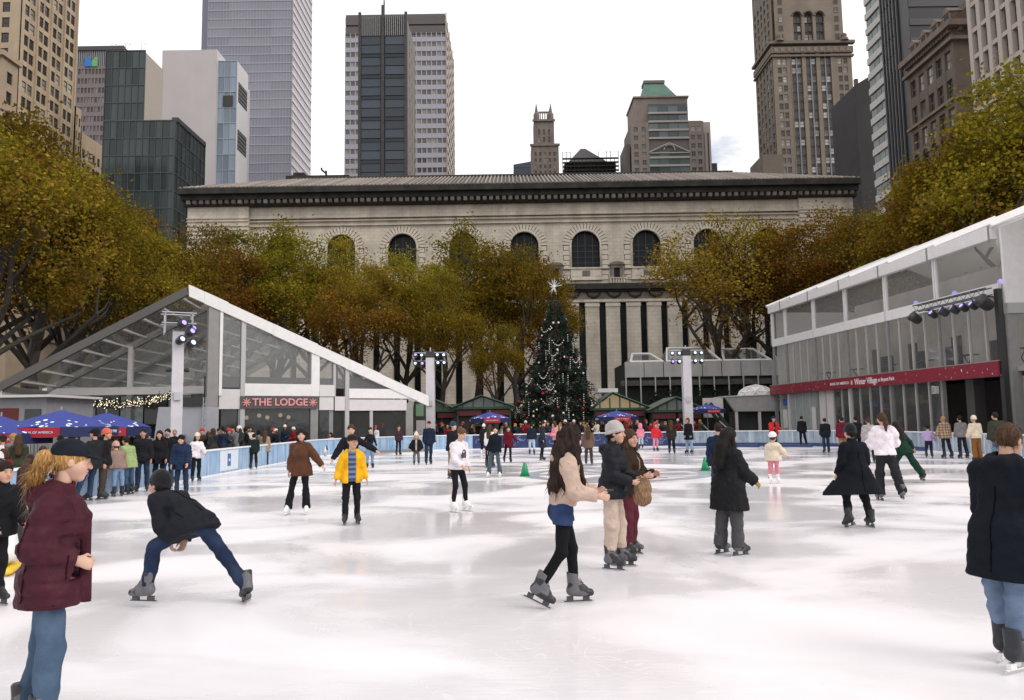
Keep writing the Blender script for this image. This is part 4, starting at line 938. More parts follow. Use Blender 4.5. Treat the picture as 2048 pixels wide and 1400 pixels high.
# roof
zr = float(dpt(1000, 353, 128)[2]); xr0, xr1 = float(dpt(590, 357, 128)[0]), float(dpt(1465, 352, 128)[0])
g = MB(); e0, e1 = XA - 0.9, XB + 0.7
g.raw([(e0, YL - 2.6, z_eave), (e1, YL - 2.6, z_eave), (xr1, 128, zr), (xr0, 128, zr), (e0, 145, z_eave), (e1, 145, z_eave)], [(0, 1, 2, 3), (1, 5, 2), (4, 0, 3), (5, 4, 3, 2)])
rf = g.build('roof', TILE, LIB)
rb = MB(); rb.tube([(0, 0, 0.08), (0, 1, 0.08)], 0.16, 6); rbm = meshof(rb, 'roof_rib', mat('roof_tile_rib', (0.26, 0.22, 0.19), 0.8, objvar=0.3), True)
nr = 170
for k in range(nr):
    x = e0 + (e1 - e0) * (k + 0.5) / nr
    fr_ = min(1.0, (x - e0) / (xr0 - e0) if x < xr0 else ((e1 - x) / (e1 - xr1) if x > xr1 else 1.0))
    v = Vector((0, 130.6 - YL, zr - z_eave)); o = bpy.data.objects.new('roof_rib', rbm); COL.objects.link(o); o.parent = rf
    o.location = (x - LIB.location[0], -2.6, z_eave); o.rotation_euler = (math.atan2(zr - z_eave, 128 - YL + 2.6), 0, 0); L_ = math.hypot(zr - z_eave, 128 - YL + 2.6) * fr_; o.scale = (1, L_, 1)
g = MB(); g.tube([(xr0, 128, zr + 0.1), (xr1, 128, zr + 0.1)], 0.35, 8); sub(g, 'ridge_cap', DKSTONE, rf)
g = MB(); p0 = dpt(575, 355, 132); p1 = dpt(700, 355, 132); g.box(p0[0], p1[0], 131, 138, z_eave, p0[2]); g.box(p0[0] + 1, p0[0] + 3, 132, 134, p0[2], p0[2] + 0.9); g.box(p0[0] + 6.8, p0[0] + 7.1, 132, 132.3, p0[2], p0[2] + 1.2); g.tube([(p0[0] + 7, 132, p0[2] + 0.6), (p0[0] + 6.2, 132, p0[2] + 1.3), (p0[0] + 6.1, 132, p0[2] + 1.7)], 0.18, 6); sub(g, 'roof_plant', DKSTONE, rf)
# ------------------------------------------------------------------ the towers behind
def win_mesh(key, glass, frame, bars=1):
    if key in WM: return WM[key]
    mb = MB(); mb.cur = 0; mb.box(-0.5, 0.5, 0.0, 0.12, -0.5, 0.5); mb.cur = 1
    mb.box(-0.5, 0.5, -0.06, -0.001, -0.5, -0.45); mb.box(-0.5, 0.5, -0.06, -0.001, 0.45, 0.5); mb.box(-0.5, -0.43, -0.06, -0.001, -0.45, 0.45); mb.box(0.43, 0.5, -0.06, -0.001, -0.45, 0.45)
    if bars: mb.box(-0.43, 0.43, -0.05, -0.001, -0.03, 0.03)
    if bars > 1: mb.box(-0.03, 0.03, -0.045, -0.001, -0.45, 0.45)
    WM[key] = meshof(mb, 'window', [glass, frame]); return WM[key]
WM = {}
def punched(root, fr, u0, u1, z0, z1, us, zs, w, h, wallm, wme, dep=0.4, cnt=None, wall=None):
    """wall grid with real openings; us/zs are window centres"""
    own = wall is None
    mb = MB(fr) if own else wall; old = mb.fr; mb.fr = fr
    us = sorted(us); zs = sorted(zs)
    ed = [u0] + [x for u in us for x in (u - w / 2, u + w / 2)] + [u1]
    for k in range(0, len(ed), 2): mb.box(ed[k], ed[k + 1], 0, dep, z0, z1)
    ez = [z0] + [x for z in zs for x in (z - h / 2, z + h / 2)] + [z1]
    for u in us:
        for k in range(0, len(ez), 2):
            if ez[k + 1] > ez[k]: mb.box(u - w / 2, u + w / 2, 0.03, dep, ez[k], ez[k + 1])
    mb.fr = old
    if own: mb.build('wall', wallm, root)
    for z in zs:
        for u in us:
            if cnt is not None:
                if cnt[0] <= 0: continue
                cnt[0] -= 1
            inst(wme, 'window', root, fr.p(u, dep * 0.6, z), fr.ang, (w, 1, h))
def core(root, x0, x1, y0, y1, z1, m, name='core', z0=0.0):
    mb = MB(); mb.box(x0, x1, y0, y1, z0, z1); return mb.build(name, m, root)
def lin(a, b, n): return [a + (b - a) * (k + 0.5) / n for k in range(n)]
FR_D = mat('frame_dark', (0.04, 0.04, 0.042), 0.5); FR_W = mat('frame_pale', (0.4, 0.37, 0.33), 0.6)
TAN = mat('tan_brick', (0.45, 0.35, 0.245), 0.9, var=0.12, vscale=0.4, streak=0.18); TAN2 = mat('tan_stone', (0.36, 0.28, 0.20), 0.9, var=0.12, vscale=0.4)
W_TAN = window_mat('glass_tan', (0.03, 0.026, 0.022), (0.45, 0.42, 0.36), 0.22)
W_GREY = window_mat('glass_grey', (0.035, 0.034, 0.036), (0.5, 0.48, 0.46), 0.35)
wtan = win_mesh('tan', W_TAN, FR_D, 1)
# --- A: tan brick setback tower, far left
YA = 145.0; xa = float(dpt(42, 100, YA)[0]); ya2 = float(xpt(151, 100, xa)[1])
TA = thing('brick_tower', 'tan brick setback tower with paired dark windows beside the green glass building', 'building', (xa - 8, YA, 0))
core(TA, xa - 16, xa - 0.4, YA + 0.4, ya2, 140, TAN2)
FS = Frame((xa, YA, 0), math.pi / 2); LS = ya2 - YA
us = [];
for k in range(4): c = LS * (k + 0.5) / 4; us += [c - LS / 4 * 0.2, c + LS / 4 * 0.2]
zrow = [1.88 + 3.25 * k + 30 for k in range(24)]
cnt = [220]
punched(TA, FS, 0, LS, 20, 140, us, zrow, 1.55, 2.2, TAN, wtan, cnt=cnt)
FA = Frame((xa - 16, YA, 0)); punched(TA, FA, 0, 15.999, 20, 140, [12.6], zrow, 1.6, 2.1, TAN, wtan, cnt=cnt)
ye = ya2
for (pxr, pyt) in ((160, 212), (205, 262)):
    y1 = float(xpt(pxr, 300, xa + 0.6)[1]); zt = float(dpt(pxr - 4, pyt, ye)[2]); nn = 2
    core(TA, xa - 12, xa + 0.2, ye + 0.4, y1, zt, TAN2, 'stepped_wing'); FSs = Frame((xa + 0.6, ye, 0), math.pi / 2); ll = y1 - ye
    punched(TA, FSs, 0, ll, 20, zt, lin(0.4, ll - 0.4, 2 if ll < 5 else 4), [z for z in zrow if z < zt - 2], 1.2, 2.0, TAN, wtan); mb = MB(Frame((xa - 12, ye, 0))); mb.box(0, 12.6, 0, 0.4, 20, zt); mb.build('end_wall', TAN, TA); ye = y1
mb = MB(FS)
for k in range(5): mb.box(LS * k / 4 - 0.25, LS * k / 4 + 0.25, -0.35, -0.002, 20, 140)
mb.build('pilaster', TAN, TA)
# --- far-left stone block
YB = 120.0; x1 = float(dpt(2, 180, YB)[0]); zt = float(dpt(5, 112, YB)[2])
T0 = thing('stone_block', 'weathered tan stone block rising behind the trees at the foot of the brick tower', 'building', (x1 - 6, YB, 0))
core(T0, x1 - 14, x1 - 0.4, YB + 0.4, YB + 4, zt, TAN2); punched(T0, Frame((x1 - 14, YB, 0)), 0, 13.6, 20, zt, lin(6, 13.4, 3), [zt - 3 - 3.4 * k for k in range(7)], 1.4, 2.0, TAN2, wtan); punched(T0, Frame((x1, YB, 0), math.pi / 2), 0, 4, 20, zt, lin(0, 4, 1), [zt - 3 - 3.4 * k for k in range(7)], 1.4, 2.0, TAN2, wtan)
mb = MB(); mb.box(x1 - 14.3, x1 + 0.5, YB - 0.6, YB + 4.3, zt, zt + 0.9); mb.build('cornice', TAN2, T0)
# --- B: dark ribbed office block with a coloured emblem
Y = 235.0; x0, x1 = float(dpt(148, 150, Y)[0]), float(dpt(245, 150, Y)[0]); zt = float(dpt(190, 93, Y)[2])
TB = thing('dark_office_block', 'dark brown gridded office block with a blue and green emblem at its top', 'building', ((x0 + x1) / 2, Y, 0))
BRN = mat('brown_metal', (0.07, 0.06, 0.062), 0.6, var=0.2); core(TB, x0, x1, Y + 0.6, Y + 20, zt, mat('dark_core', (0.025, 0.024, 0.027), 0.4))
wdk = win_mesh('dk', window_mat('glass_dkgrid', (0.05, 0.045, 0.05), (0.28, 0.24, 0.25), 0.3), BRN, 0)
z6 = zt - 6.5; rows = [z6 - 2 - 3.2 * k for k in range(15)]
punched(TB, Frame((x0, Y, 0)), 0, x1 - x0, 20, z6, lin(0, x1 - x0, 14), rows, (x1 - x0) / 14 * 0.72, 1.8, mat('brown_grid', (0.2, 0.165, 0.165), 0.7, var=0.1), wdk, cnt=[210])
mb = MB(Frame((x0, Y, 0)))
for k in range(26): u = (x1 - x0) * (k + 0.5) / 26; mb.box(u - 0.14, u + 0.14, 0, 0.5, z6 + 0.002, zt - 1.4)
mb.build('louvre_fin', mat('fin', (0.25, 0.25, 0.27), 0.6), TB); mb = MB(Frame((x0, Y, 0))); mb.box(-0.3, x1 - x0 + 0.3, -0.4, 0.6, zt - 1.4, zt); mb.build('parapet', BRN, TB)
ex, ez = float(dpt(183, 124, Y)[0]), float(dpt(183, 124, Y)[2]); fr = Frame((ex, Y, ez))
mb = MB(fr); mb.prism([(-2.0, -1.6), (0.3, -1.6), (0.3, 0.2), (-0.6, 1.6), (-2.0, 1.6)], -0.3, -0.02); em_ = mb.build('emblem', mat('emblem_a', (0.01, 0.16, 0.5), 0.4), TB); mb = MB(fr); mb.prism([(0.34, -1.6), (2.0, -1.6), (2.0, 1.6), (1.4, 1.6), (0.34, 0.2)], -0.3, -0.02); sub(mb, 'emblem_half', mat('emblem_g', (0.13, 0.38, 0.12), 0.4), em_)
mb = MB(); 
for px in (210, 238, 270):
    p = dpt(px, 95, Y); mb = MB(); mb.tube([(p[0], Y + 4, zt), (p[0], Y + 4, zt + 3.2), (p[0] + 1.8, Y + 4, zt + 2.6)], 0.12, 4); mb.build('roof_davit', FR_W, TB)
# --- C: green glass building
def curtain(root, fr, u0, u1, z0, z1, nu, nz, glassm, mullm, mw=0.12, dep=0.16, cap=290, name='glass_panel', gap=0.0):
    mb = MB(); mb.box(-0.5, 0.5, 0, 0.05, -0.5, 0.5); me = meshof(mb, name, glassm); w = (u1 - u0) / nu; h = (z1 - z0) / nz; c = 0
    for j in range(nz):
        for i in range(nu):
            if c >= cap: break
            c += 1; inst(me, name, root, fr.p(u0 + w * (i + 0.5), dep, z1 - h * (j + 0.5)), fr.ang, (w - mw * 0.5, 1, h - mw * 0.5))
    mb = MB(fr)
    for i in range(nu + 1): u = u0 + w * i; mb.box(u - mw / 2, u + mw / 2, 0, dep + 0.02, z0, z1)
    for j in range(nz + 1): z = z0 + h * j; mb.box(u0, u1, 0.03, dep + 0.02, z - mw * 0.8, z + mw * 0.8)
    mb.build('mullion', mullm, root)
def obj_glass(name, c, var=0.35, rough=0.15, spec=0.4): return mat(name, c, rough, spec=spec, objvar=var, var=0.12, vscale=0.3)
Y = 150.0; x0, xm, x1 = [float(dpt(p, 260, Y)[0]) for p in (206, 286, 350)]; zh, zl = float(dpt(250, 101, Y)[2]), float(dpt(350, 240, Y)[2])
TC = thing('green_glass_building', 'stepped dark green glass building with a pale top storey wall', 'building', ((x0 + x1) / 2, Y, 0))
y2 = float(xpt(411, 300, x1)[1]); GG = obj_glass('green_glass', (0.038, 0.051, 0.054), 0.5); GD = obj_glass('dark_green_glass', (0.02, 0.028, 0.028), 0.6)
MUL = mat('mullion_green', (0.05, 0.065, 0.063), 0.5)
core(TC, x0, x1 - 0.2, Y + 0.2, y2, zl - 0.2, mat('glass_core', (0.015, 0.02, 0.02), 0.5)); core(TC, x0, xm - 0.2, Y + 0.2, float(xpt(328, 160, xm)[1]), zh - 0.2, mat('pale_wall', (0.42, 0.37, 0.32), 0.8, var=0.1), 'upper_core', zl - 0.199)
curtain(TC, Frame((x0, Y, 0)), 0, x1 - x0, 24, zl, 11, 11, GG, MUL); curtain(TC, Frame((x0, Y, 0)), 0, xm - x0, zl + 0.2, zh, 6, 4, GG, MUL, name='upper_glass_panel')
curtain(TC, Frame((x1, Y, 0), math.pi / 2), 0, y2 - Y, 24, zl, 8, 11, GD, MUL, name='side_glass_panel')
mb = MB(); mb.box(x1 - 1.2, x1 + 0.1, Y + 1, y2, zl + 0.01, zl + 1.0); mb.box(xm, x1 - 1.5, Y + 5, y2 - 2, zl - 0.19, zl + 1.6); mb.build('roof_parapet', FR_D, TC)
Yu = y2 + 8; xw = float(dpt(285, 100, Y)[0])
# --- D: white slab with a blue glass corner
Y = 190.0; x0, x1, x2 = [float(dpt(p, 200, Y)[0]) for p in (322, 432, 470)]; zt = float(dpt(370, 100, Y)[2]); zg = float(dpt(455, 118, Y)[2])
TD = thing('white_slab_building', 'plain white slab building with a pale blue glass corner and two louvre grilles', 'building', ((x0 + x2) / 2, Y, 0))
WSL = mat('white_cladding', (0.56, 0.53, 0.54), 0.7, var=0.06, vscale=0.15, streak=0.08); mb = MB(); mb.box(x0, x1, Y, Y + 25, 0, zt); mb.build('slab', WSL, TD)
y2 = float(xpt(496, 200, x2)[1]); core(TD, x1 + 0.003, x2, Y + 1.2, y2, zg, mat('white_cladding_lit', (0.66, 0.65, 0.66), 0.6, var=0.05), 'corner_block')  # the right side's sunlit look is put into a paler cladding colour
curtain(TD, Frame((x1 + 0.01, Y + 1.0, 0)), 0, x2 - x1 - 0.02, 30, zg, 3, 16, obj_glass('blue_glass', (0.22, 0.27, 0.34), 0.35), mat('mullion_pale', (0.35, 0.4, 0.45), 0.5))
fr = Frame((x2, Y + 1.2, 0), math.pi / 2); ll = y2 - Y - 1.2
for (zc_, hh) in ((zg - 8, 5.5), (zg - 21, 5.5)):
    g = MB(fr); g.box(ll * 0.12, ll * 0.9, -0.06, -0.003, zc_ - hh / 2, zc_ + hh / 2); gr = g.build('louvre_grille', FR_D, TD); g = MB(fr)
    for k in range(5): g.box(ll * 0.12, ll * 0.9, -0.14, -0.062, zc_ - hh / 2 + hh * (k + 0.3) / 5, zc_ - hh / 2 + hh * (k + 0.55) / 5)
    sub(g, 'louvre', mat('grey_metal', (0.2, 0.2, 0.21), 0.5), gr)
p = dpt(453, 199, Y); g = MB(Frame((p[0], Y + 1.0, p[2]))); g.box(-1.3, 1.3, -0.12, -0.02, -1.5, 1.5); gr = g.build('vent_grille', FR_D, TD)
# --- E: tall lavender glass tower
Y = 300.0; x0, x1 = float(dpt(412, 200, Y)[0]), float(dpt(584, 200, Y)[0]); y2 = float(xpt(622, 300, x1)[1])
TE = thing('lavender_glass_tower', 'very tall lavender-grey glass tower banded floor by floor', 'building', ((x0 + x1) / 2, Y, 0)); zb = 70; nf = 38; fh = 3.9; H = zb + nf * fh
core(TE, x0, x1 - 0.4, Y + 0.4, y2, H, mat('tower_core', (0.12, 0.12, 0.15), 0.5)); LG = obj_glass('lavender_glass', (0.24, 0.245, 0.30), 0.12, 0.2); LB = mat('lavender_band', (0.33, 0.325, 0.36), 0.5)
for face, (fr, w) in enumerate(((Frame((x0, Y, 0)), x1 - x0), (Frame((x1, Y, 0), math.pi / 2), y2 - Y))):
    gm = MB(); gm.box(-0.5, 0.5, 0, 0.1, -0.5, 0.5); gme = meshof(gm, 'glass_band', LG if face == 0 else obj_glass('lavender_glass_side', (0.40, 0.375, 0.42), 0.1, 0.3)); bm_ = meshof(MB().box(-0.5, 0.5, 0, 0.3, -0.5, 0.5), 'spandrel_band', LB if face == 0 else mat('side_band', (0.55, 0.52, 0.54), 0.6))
    for k in range(nf):
        z = zb + fh * k; nseg = 4 if face == 0 else 1
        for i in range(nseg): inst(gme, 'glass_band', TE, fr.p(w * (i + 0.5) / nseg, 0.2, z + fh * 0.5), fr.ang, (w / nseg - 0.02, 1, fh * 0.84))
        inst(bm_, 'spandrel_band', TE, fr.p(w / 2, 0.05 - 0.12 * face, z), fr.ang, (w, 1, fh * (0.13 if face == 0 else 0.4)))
    mb = MB(fr); nm = 28 if face == 0 else 14
    for i in range(nm + 1): mb.box(w * i / nm - 0.09, w * i / nm + 0.09, 0.1, 0.22, zb, H)
    mb.build('mullion', LB, TE)
mb = MB(); a = dpt(410, 100, Y + 6); mb.box(a[0] - 1.2, x0 + 0.3, Y + 5, Y + 30, 0, H); mb.build('recessed_corner', mat('lav_corner', (0.22, 0.22, 0.30), 0.3), TE)
# --- F: slim dark glass slab in front of G striped tower
Y = 245.0; x0, x1 = float(dpt(690, 200, Y)[0]), float(dpt(894, 200, Y)[0]); y2 = float(xpt(909, 250, x1)[1]); zt = float(dpt(790, 27, Y)[2])
TG = thing('striped_tower', 'broad tower striped with white bands and grey window rows behind the dark slab', 'building', ((x0 + x1) / 2, Y, 0))
core(TG, x0, x1 - 0.5, Y + 0.5, y2, zt, mat('striped_core', (0.10, 0.095, 0.10), 0.5))
rowh = float(dpt(790, 200, Y)[2] - dpt(790, 219.4, Y)[2]); nrow = 19
WB = mat('white_band', (0.36, 0.35, 0.40), 0.55, var=0.05); wst = win_mesh('st', window_mat('glass_st', (0.11, 0.10, 0.10), (0.28, 0.25, 0.23), 0.3), mat('st_frame', (0.45, 0.42, 0.42), 0.6), 0)
fr = Frame((x0, Y, 0)); w = x1 - x0; nw = 20; fs_ = Frame((x1, Y, 0), math.pi / 2); ws = y2 - Y
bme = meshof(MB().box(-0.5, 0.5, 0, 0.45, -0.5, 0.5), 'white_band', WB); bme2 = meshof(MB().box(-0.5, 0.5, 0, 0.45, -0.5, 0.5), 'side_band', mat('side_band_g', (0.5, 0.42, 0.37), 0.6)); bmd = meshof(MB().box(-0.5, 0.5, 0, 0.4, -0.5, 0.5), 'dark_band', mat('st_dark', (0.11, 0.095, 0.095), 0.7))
cnt = [290]
for k in range(nrow):
    z = zt - rowh * (k + 0.5); lowr = k >= 2
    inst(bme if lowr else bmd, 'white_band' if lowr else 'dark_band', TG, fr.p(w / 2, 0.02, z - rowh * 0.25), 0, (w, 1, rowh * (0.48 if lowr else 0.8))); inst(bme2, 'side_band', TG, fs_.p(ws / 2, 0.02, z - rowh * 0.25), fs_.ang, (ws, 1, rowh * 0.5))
    for i in range(nw):
        if lowr and cnt[0] > 0 and (i < 4 or i > 11): cnt[0] -= 1; inst(wst, 'window', TG, fr.p(w * (i + 0.5) / nw, 0.3, z + rowh * 0.25), 0, (w / nw * 0.9, 1, rowh * 0.5))
mb = MB(fr)
for i in range(nw + 1): mb.box(w * i / nw - 0.1, w * i / nw + 0.1, -0.02, 0.3, 20, zt - 2 * rowh)
mb.build('mullion', WB, TG)
mb = MB(fs_)
for i in range(6): mb.box(ws * i / 5 - 0.2, ws * i / 5 + 0.2, -0.05, 0.3, 20, zt)
mb.build('side_pier', mat('st_pier', (0.36, 0.3, 0.27), 0.7), TG)
Y = 185.0; x0, x1 = float(dpt(719, 200, Y)[0]), float(dpt(812, 200, Y)[0]); y2 = float(xpt(831, 300, x1)[1]); zt = float(dpt(765, 29, Y)[2])
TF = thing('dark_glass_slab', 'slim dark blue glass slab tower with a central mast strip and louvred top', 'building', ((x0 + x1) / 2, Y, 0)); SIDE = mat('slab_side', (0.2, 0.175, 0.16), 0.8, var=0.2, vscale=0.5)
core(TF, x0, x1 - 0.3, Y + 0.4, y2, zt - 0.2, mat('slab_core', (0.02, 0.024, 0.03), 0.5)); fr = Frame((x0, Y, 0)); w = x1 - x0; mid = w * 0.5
zl = float(dpt(765, 72, Y)[2]); ph = float(dpt(765, 200, Y)[2] - dpt(765, 242.5, Y)[2])
pm = meshof(MB().box(-0.5, 0.5, 0, 0.08, -0.5, 0.5), 'glass_pane', obj_glass('slab_glass', (0.045, 0.06, 0.078), 0.3, 0.2)); dk = meshof(MB().box(-0.5, 0.5, -0.1, 0.08, -0.5, 0.5), 'dark_band', mat('slab_dark', (0.008, 0.012, 0.02), 0.3))
for k in range(10):
    z = zl - ph * k
    for sx in (0, 1):
        c = mid * 0.5 - 0.25 + sx * (mid + 0.5)
        for j in range(2): inst(pm, 'glass_pane', TF, fr.p(c, 0.2, z - ph * (0.2 + 0.42 * j)), 0, (mid * 0.88, 1, ph * 0.38))
        inst(dk, 'dark_band', TF, fr.p(c, 0.15, z - ph * 0.94), 0, (mid * 0.9, 1, ph * 0.13))
mb = MB(fr)
for u in (0.0, mid, w): mb.box(u - 0.35, u + 0.35, -0.25, 0.35, 20, zt + (0.6 if u != mid else 2.5))
mb.build('mast_strip', mat('mast', (0.045, 0.04, 0.042), 0.6, var=0.4, vscale=1.5), TF)
mb = MB(fr)
for k in range(22): u = 0.6 + (w - 1.2) * k / 21; mb.box(u - 0.1, u + 0.1, -0.05, 0.3, zl + 0.1, zt - 0.5)
mb.build('louvre_fin', mat('fin2', (0.25, 0.24, 0.24), 0.5), TF)
mb = MB(fr); mb.tube([fr.p(mid, 2, zt), fr.p(mid, 2, zt + 5)], 0.2, 5); mb.build('antenna', FR_D, TF)
fs_ = Frame((x1, Y, 0), math.pi / 2); ll = y2 - Y; wsl = win_mesh('sl', window_mat('glass_sl', (0.1, 0.085, 0.075), (0.4, 0.36, 0.32), 0.3), SIDE, 0)
punched(TF, fs_, 0.36, ll, 20, zt, lin(0.36, ll, 4), [zt - 4 - 3.3 * k for k in range(22)], 1.0, 1.5, SIDE, wsl)
# --- H: gothic crown tower
GOT = mat('gothic_stone', (0.20, 0.165, 0.145), 0.9, var=0.2, vscale=0.4, streak=0.2); Y = 310.0
def X3(px, py=280): return float(dpt(px, py, Y)[0])
def Z3(py, px=1090): return float(dpt(px, py, Y)[2])
TH = thing('gothic_tower', 'slender brown gothic tower crowned by four pinnacles', 'building', (X3(1089), Y, 0)); wgo = win_mesh('go', window_mat('glass_go', (0.035, 0.03, 0.03), (0.3, 0.27, 0.25), 0.15), GOT, 1)
xa_, xb_ = X3(1062), X3(1117); core(TH, xa_, xb_, Y + 0.5, Y + 11, Z3(290), GOT); punched(TH, Frame((xa_, Y, 0)), 0, xb_ - xa_, 40, Z3(292), lin(0.8, xb_ - xa_ - 0.8, 5), [Z3(308), Z3(320), Z3(333), Z3(345)], 1.0, 1.6, GOT, wgo)
xc_, xd_ = X3(1068), X3(1109); core(TH, xc_, xd_, Y + 1.6, Y + 9, Z3(240), GOT, 'upper_shaft', Z3(290)); punched(TH, Frame((xc_, Y + 1.2, 0)), 0, xd_ - xc_, Z3(290), Z3(238), lin(1.2, xd_ - xc_ - 1.2, 3), [Z3(262), Z3(277)], 0.9, 2.4, GOT, wgo)
mb = MB(); mb.box(xa_ - 0.5, xb_ + 0.5, Y - 0.5, Y + 0.49, Z3(292), Z3(288)); mb.box(xc_ - 0.5, xd_ + 0.5, Y + 0.6, Y + 1.19, Z3(241), Z3(237)); mb.build('cornice', GOT, TH)
for (cx, cy) in ((xc_ + 1.3, Y + 2.3), (xd_ - 1.3, Y + 2.3), (xc_ + 1.5, Y + 8), (xd_ - 1.5, Y + 8)):
    mb = MB(); mb.lathe((cx, cy, 0), [(1.3, Z3(240)), (1.25, Z3(224)), (0.75, Z3(221)), (0.06, Z3(202))], 8); mb.build('pinnacle', GOT, TH)
mb = MB(Frame((0, Y + 2, 0)))
for k in range(4): u = X3(1082 + 4.6 * k); mb.box(u - 0.2, u + 0.2, 0, 0.5, Z3(240), Z3(222))
mb.box(X3(1078), X3(1100), -0.05, 0.55, Z3(222), Z3(219)); mb.build('crown_arcade', GOT, TH)
# dark blue block and scaffolded pyramid roof
Y = 330.0; mb = MB(); a, b_ = X3(1027, 340), X3(1064, 340); mb.fr = Frame((a, Y, 0)); mb.prism([(0, 0), (b_ - a, 0), (b_ - a, Z3(322)), (0, Z3(328))], 0, 14)
t = thing('slate_blue_block', 'low slate blue office block left of the gothic tower', 'building', (a + 3, Y, 0)); mb.build('wall', mat('slate_blue', (0.055, 0.07, 0.10), 0.5, var=0.1), t); mb = MB(Frame((a, Y, 0)))
for k in range(5): mb.box(0.2, b_ - a, -0.15, -0.01, Z3(334) - 3.4 * k, Z3(334) - 3.4 * k + 0.3)
mb.build('floor_band', mat('slate_band', (0.09, 0.11, 0.14), 0.5), t)
Y = 265.0; SCF = mat('scaffold', (0.03, 0.028, 0.027), 0.8, var=0.4, vscale=0.6)
TI = thing('scaffolded_building', 'dark building wrapped in scaffolding with a steep grey pyramid roof', 'building', (X3(1180), Y, 0)); xa_, xb_ = X3(1124), X3(1236); core(TI, xa_ + 0.8, xb_ - 0.8, Y + 1.5, Y + 16, Z3(325), SCF)
mb = MB(); pz0, pz1 = Z3(318), Z3(283); q0, q1, q2, q3 = X3(1138), X3(1213), X3(1165), X3(1175)
mb.hexa([(q0, Y + 3, pz0), (q1, Y + 3, pz0), (q1, Y + 15, pz0), (q0, Y + 15, pz0), (q2, Y + 8, pz1), (q3, Y + 8, pz1), (q3, Y + 10, pz1), (q2, Y + 10, pz1)]); mb.box(q0, q1, Y + 3.01, Y + 15, Z3(330), pz0); mb.build('pyramid_roof', mat('slate_grey', (0.075, 0.07, 0.068), 0.7, var=0.15), TI)
for lev, py in enumerate((350, 342, 334, 326, 318)):
    mb = MB(Frame((0, Y, 0))); mb.box(xa_, xb_, -0.1, 1.2, Z3(py), Z3(py) + 0.25); mb.build('scaffold_deck', SCF, TI)
mb = MB()
for k in range(15):
    x = xa_ + (xb_ - xa_) * k / 14; mb.tube([(x, Y, 30), (x, Y, Z3(304 if k in (0, 1, 2, 9, 11, 12, 14) else 318))], 0.09, 4)
    if k < 14: mb.tube([(x, Y, Z3(334)), (x + (xb_ - xa_) / 14, Y, Z3(326))], 0.06, 4); mb.tube([(x, Y, Z3(350)), (x + (xb_ - xa_) / 14, Y, Z3(342))], 0.06, 4)
mb.tube([(xa_, Y, Z3(306)), (xa_ + 3, Y, Z3(306))], 0.06, 4); mb.tube([(xb_ - 6, Y, Z3(306)), (xb_, Y, Z3(306))], 0.06, 4); mb.build('scaffold_pole', SCF, TI)
# --- J: postmodern building with a green pyramid top
Y = 255.0; PMS = mat('postmodern_stone', (0.25, 0.205, 0.18), 0.85, var=0.12, vscale=0.4); PMD = mat('postmodern_dark', (0.17, 0.145, 0.13), 0.85)
TJ = thing('green_roofed_building', 'brown postmodern building with glass bays and a green hipped copper roof', 'building', (X3(1340), Y, 0)); xs_ = {k: X3(k) for k in (1262, 1298, 1378, 1408, 1272, 1291, 1380, 1318, 1338, 1400, 1428, 1442, 1252)}
core(TJ, xs_[1262] + 0.4, xs_[1408] - 0.4, Y + 0.5, Y + 18, Z3(245), PMD); core(TJ, xs_[1272], xs_[1380], Y + 1.6, Y + 17, Z3(196), PMS, 'upper_storey', Z3(245)); core(TJ, xs_[1408], xs_[1428], Y + 4, Y + 15, Z3(240), mat('pale_stone', (0.45, 0.4, 0.36), 0.8), 'rear_wing'); core(TJ, xs_[1428] + 0.01, xs_[1442], Y + 6, Y + 15, Z3(320), FR_D, 'rear_block'); core(TJ, xs_[1252], xs_[1262] - 0.01, Y + 3, Y + 15, Z3(285), PMD, 'side_wing')
mb = MB(); a, b_, c_, d_ = X3(1288), X3(1366), X3(1300), X3(1340); z0, z1, z2 = Z3(194), Z3(153), Z3(147)
mb.hexa([(a, Y + 3, z0), (b_, Y + 3, z0), (b_, Y + 15, z0), (a, Y + 15, z0), (c_, Y + 7, z1), (d_, Y + 7, z1), (d_, Y + 11, z1), (c_, Y + 11, z1)]); mb.build('copper_roof', mat('copper_green', (0.11, 0.21, 0.165), 0.7, var=0.15, vscale=0.5, streak=0.15), TJ)
mb = MB(); mb.box(c_ - 0.3, d_ + 0.3, Y + 6.6, Y + 11.4, z1 + 0.01, z2); mb.build('roof_cap', PMD, TJ)
mb = MB(); mb.box(xs_[1272] - 0.4, xs_[1380] + 0.4, Y + 1.0, Y + 17.4, Z3(196), Z3(193)); mb.build('cornice', PMS, TJ)
wpm = win_mesh('pm', window_mat('glass_pm', (0.06, 0.07, 0.07), (0.42, 0.42, 0.4), 0.3), PMS, 2); rws = [Z3(p) for p in (262, 279, 296, 312, 328, 344)]
for (a, b_) in ((1262, 1298), (1378, 1408)): fr = Frame((xs_[a], Y, 0)); w = xs_[b_] - xs_[a]; punched(TJ, fr, 0, w, 30, Z3(247), lin(0.4, w - 0.4, 2), rws, 1.5, 1.7, PMS, wpm)
fr = Frame((xs_[1298], Y, 0)); w = xs_[1378] - xs_[1298]; gpm = meshof(MB().box(-0.5, 0.5, 0, 0.08, -0.5, 0.5), 'bay_glass', obj_glass('bay_glass', (0.10, 0.125, 0.125), 0.5)); pb = meshof(MB().box(-0.5, 0.5, -0.25, 0.3, -0.5, 0.5), 'bay_band', mat('bay_band', (0.4, 0.38, 0.35), 0.6))
for k, py in enumerate((222, 239, 256, 272, 311, 327, 343)):
    for i in range(4): inst(gpm, 'bay_glass', TJ, fr.p(w * (i + 0.5) / 4, 0.1, Z3(py)), 0, (w / 4 - 0.15, 1, 2.0))
    inst(pb, 'bay_band', TJ, fr.p(w / 2, 0.05, Z3(py) - 1.4), 0, (w, 1, 0.7))
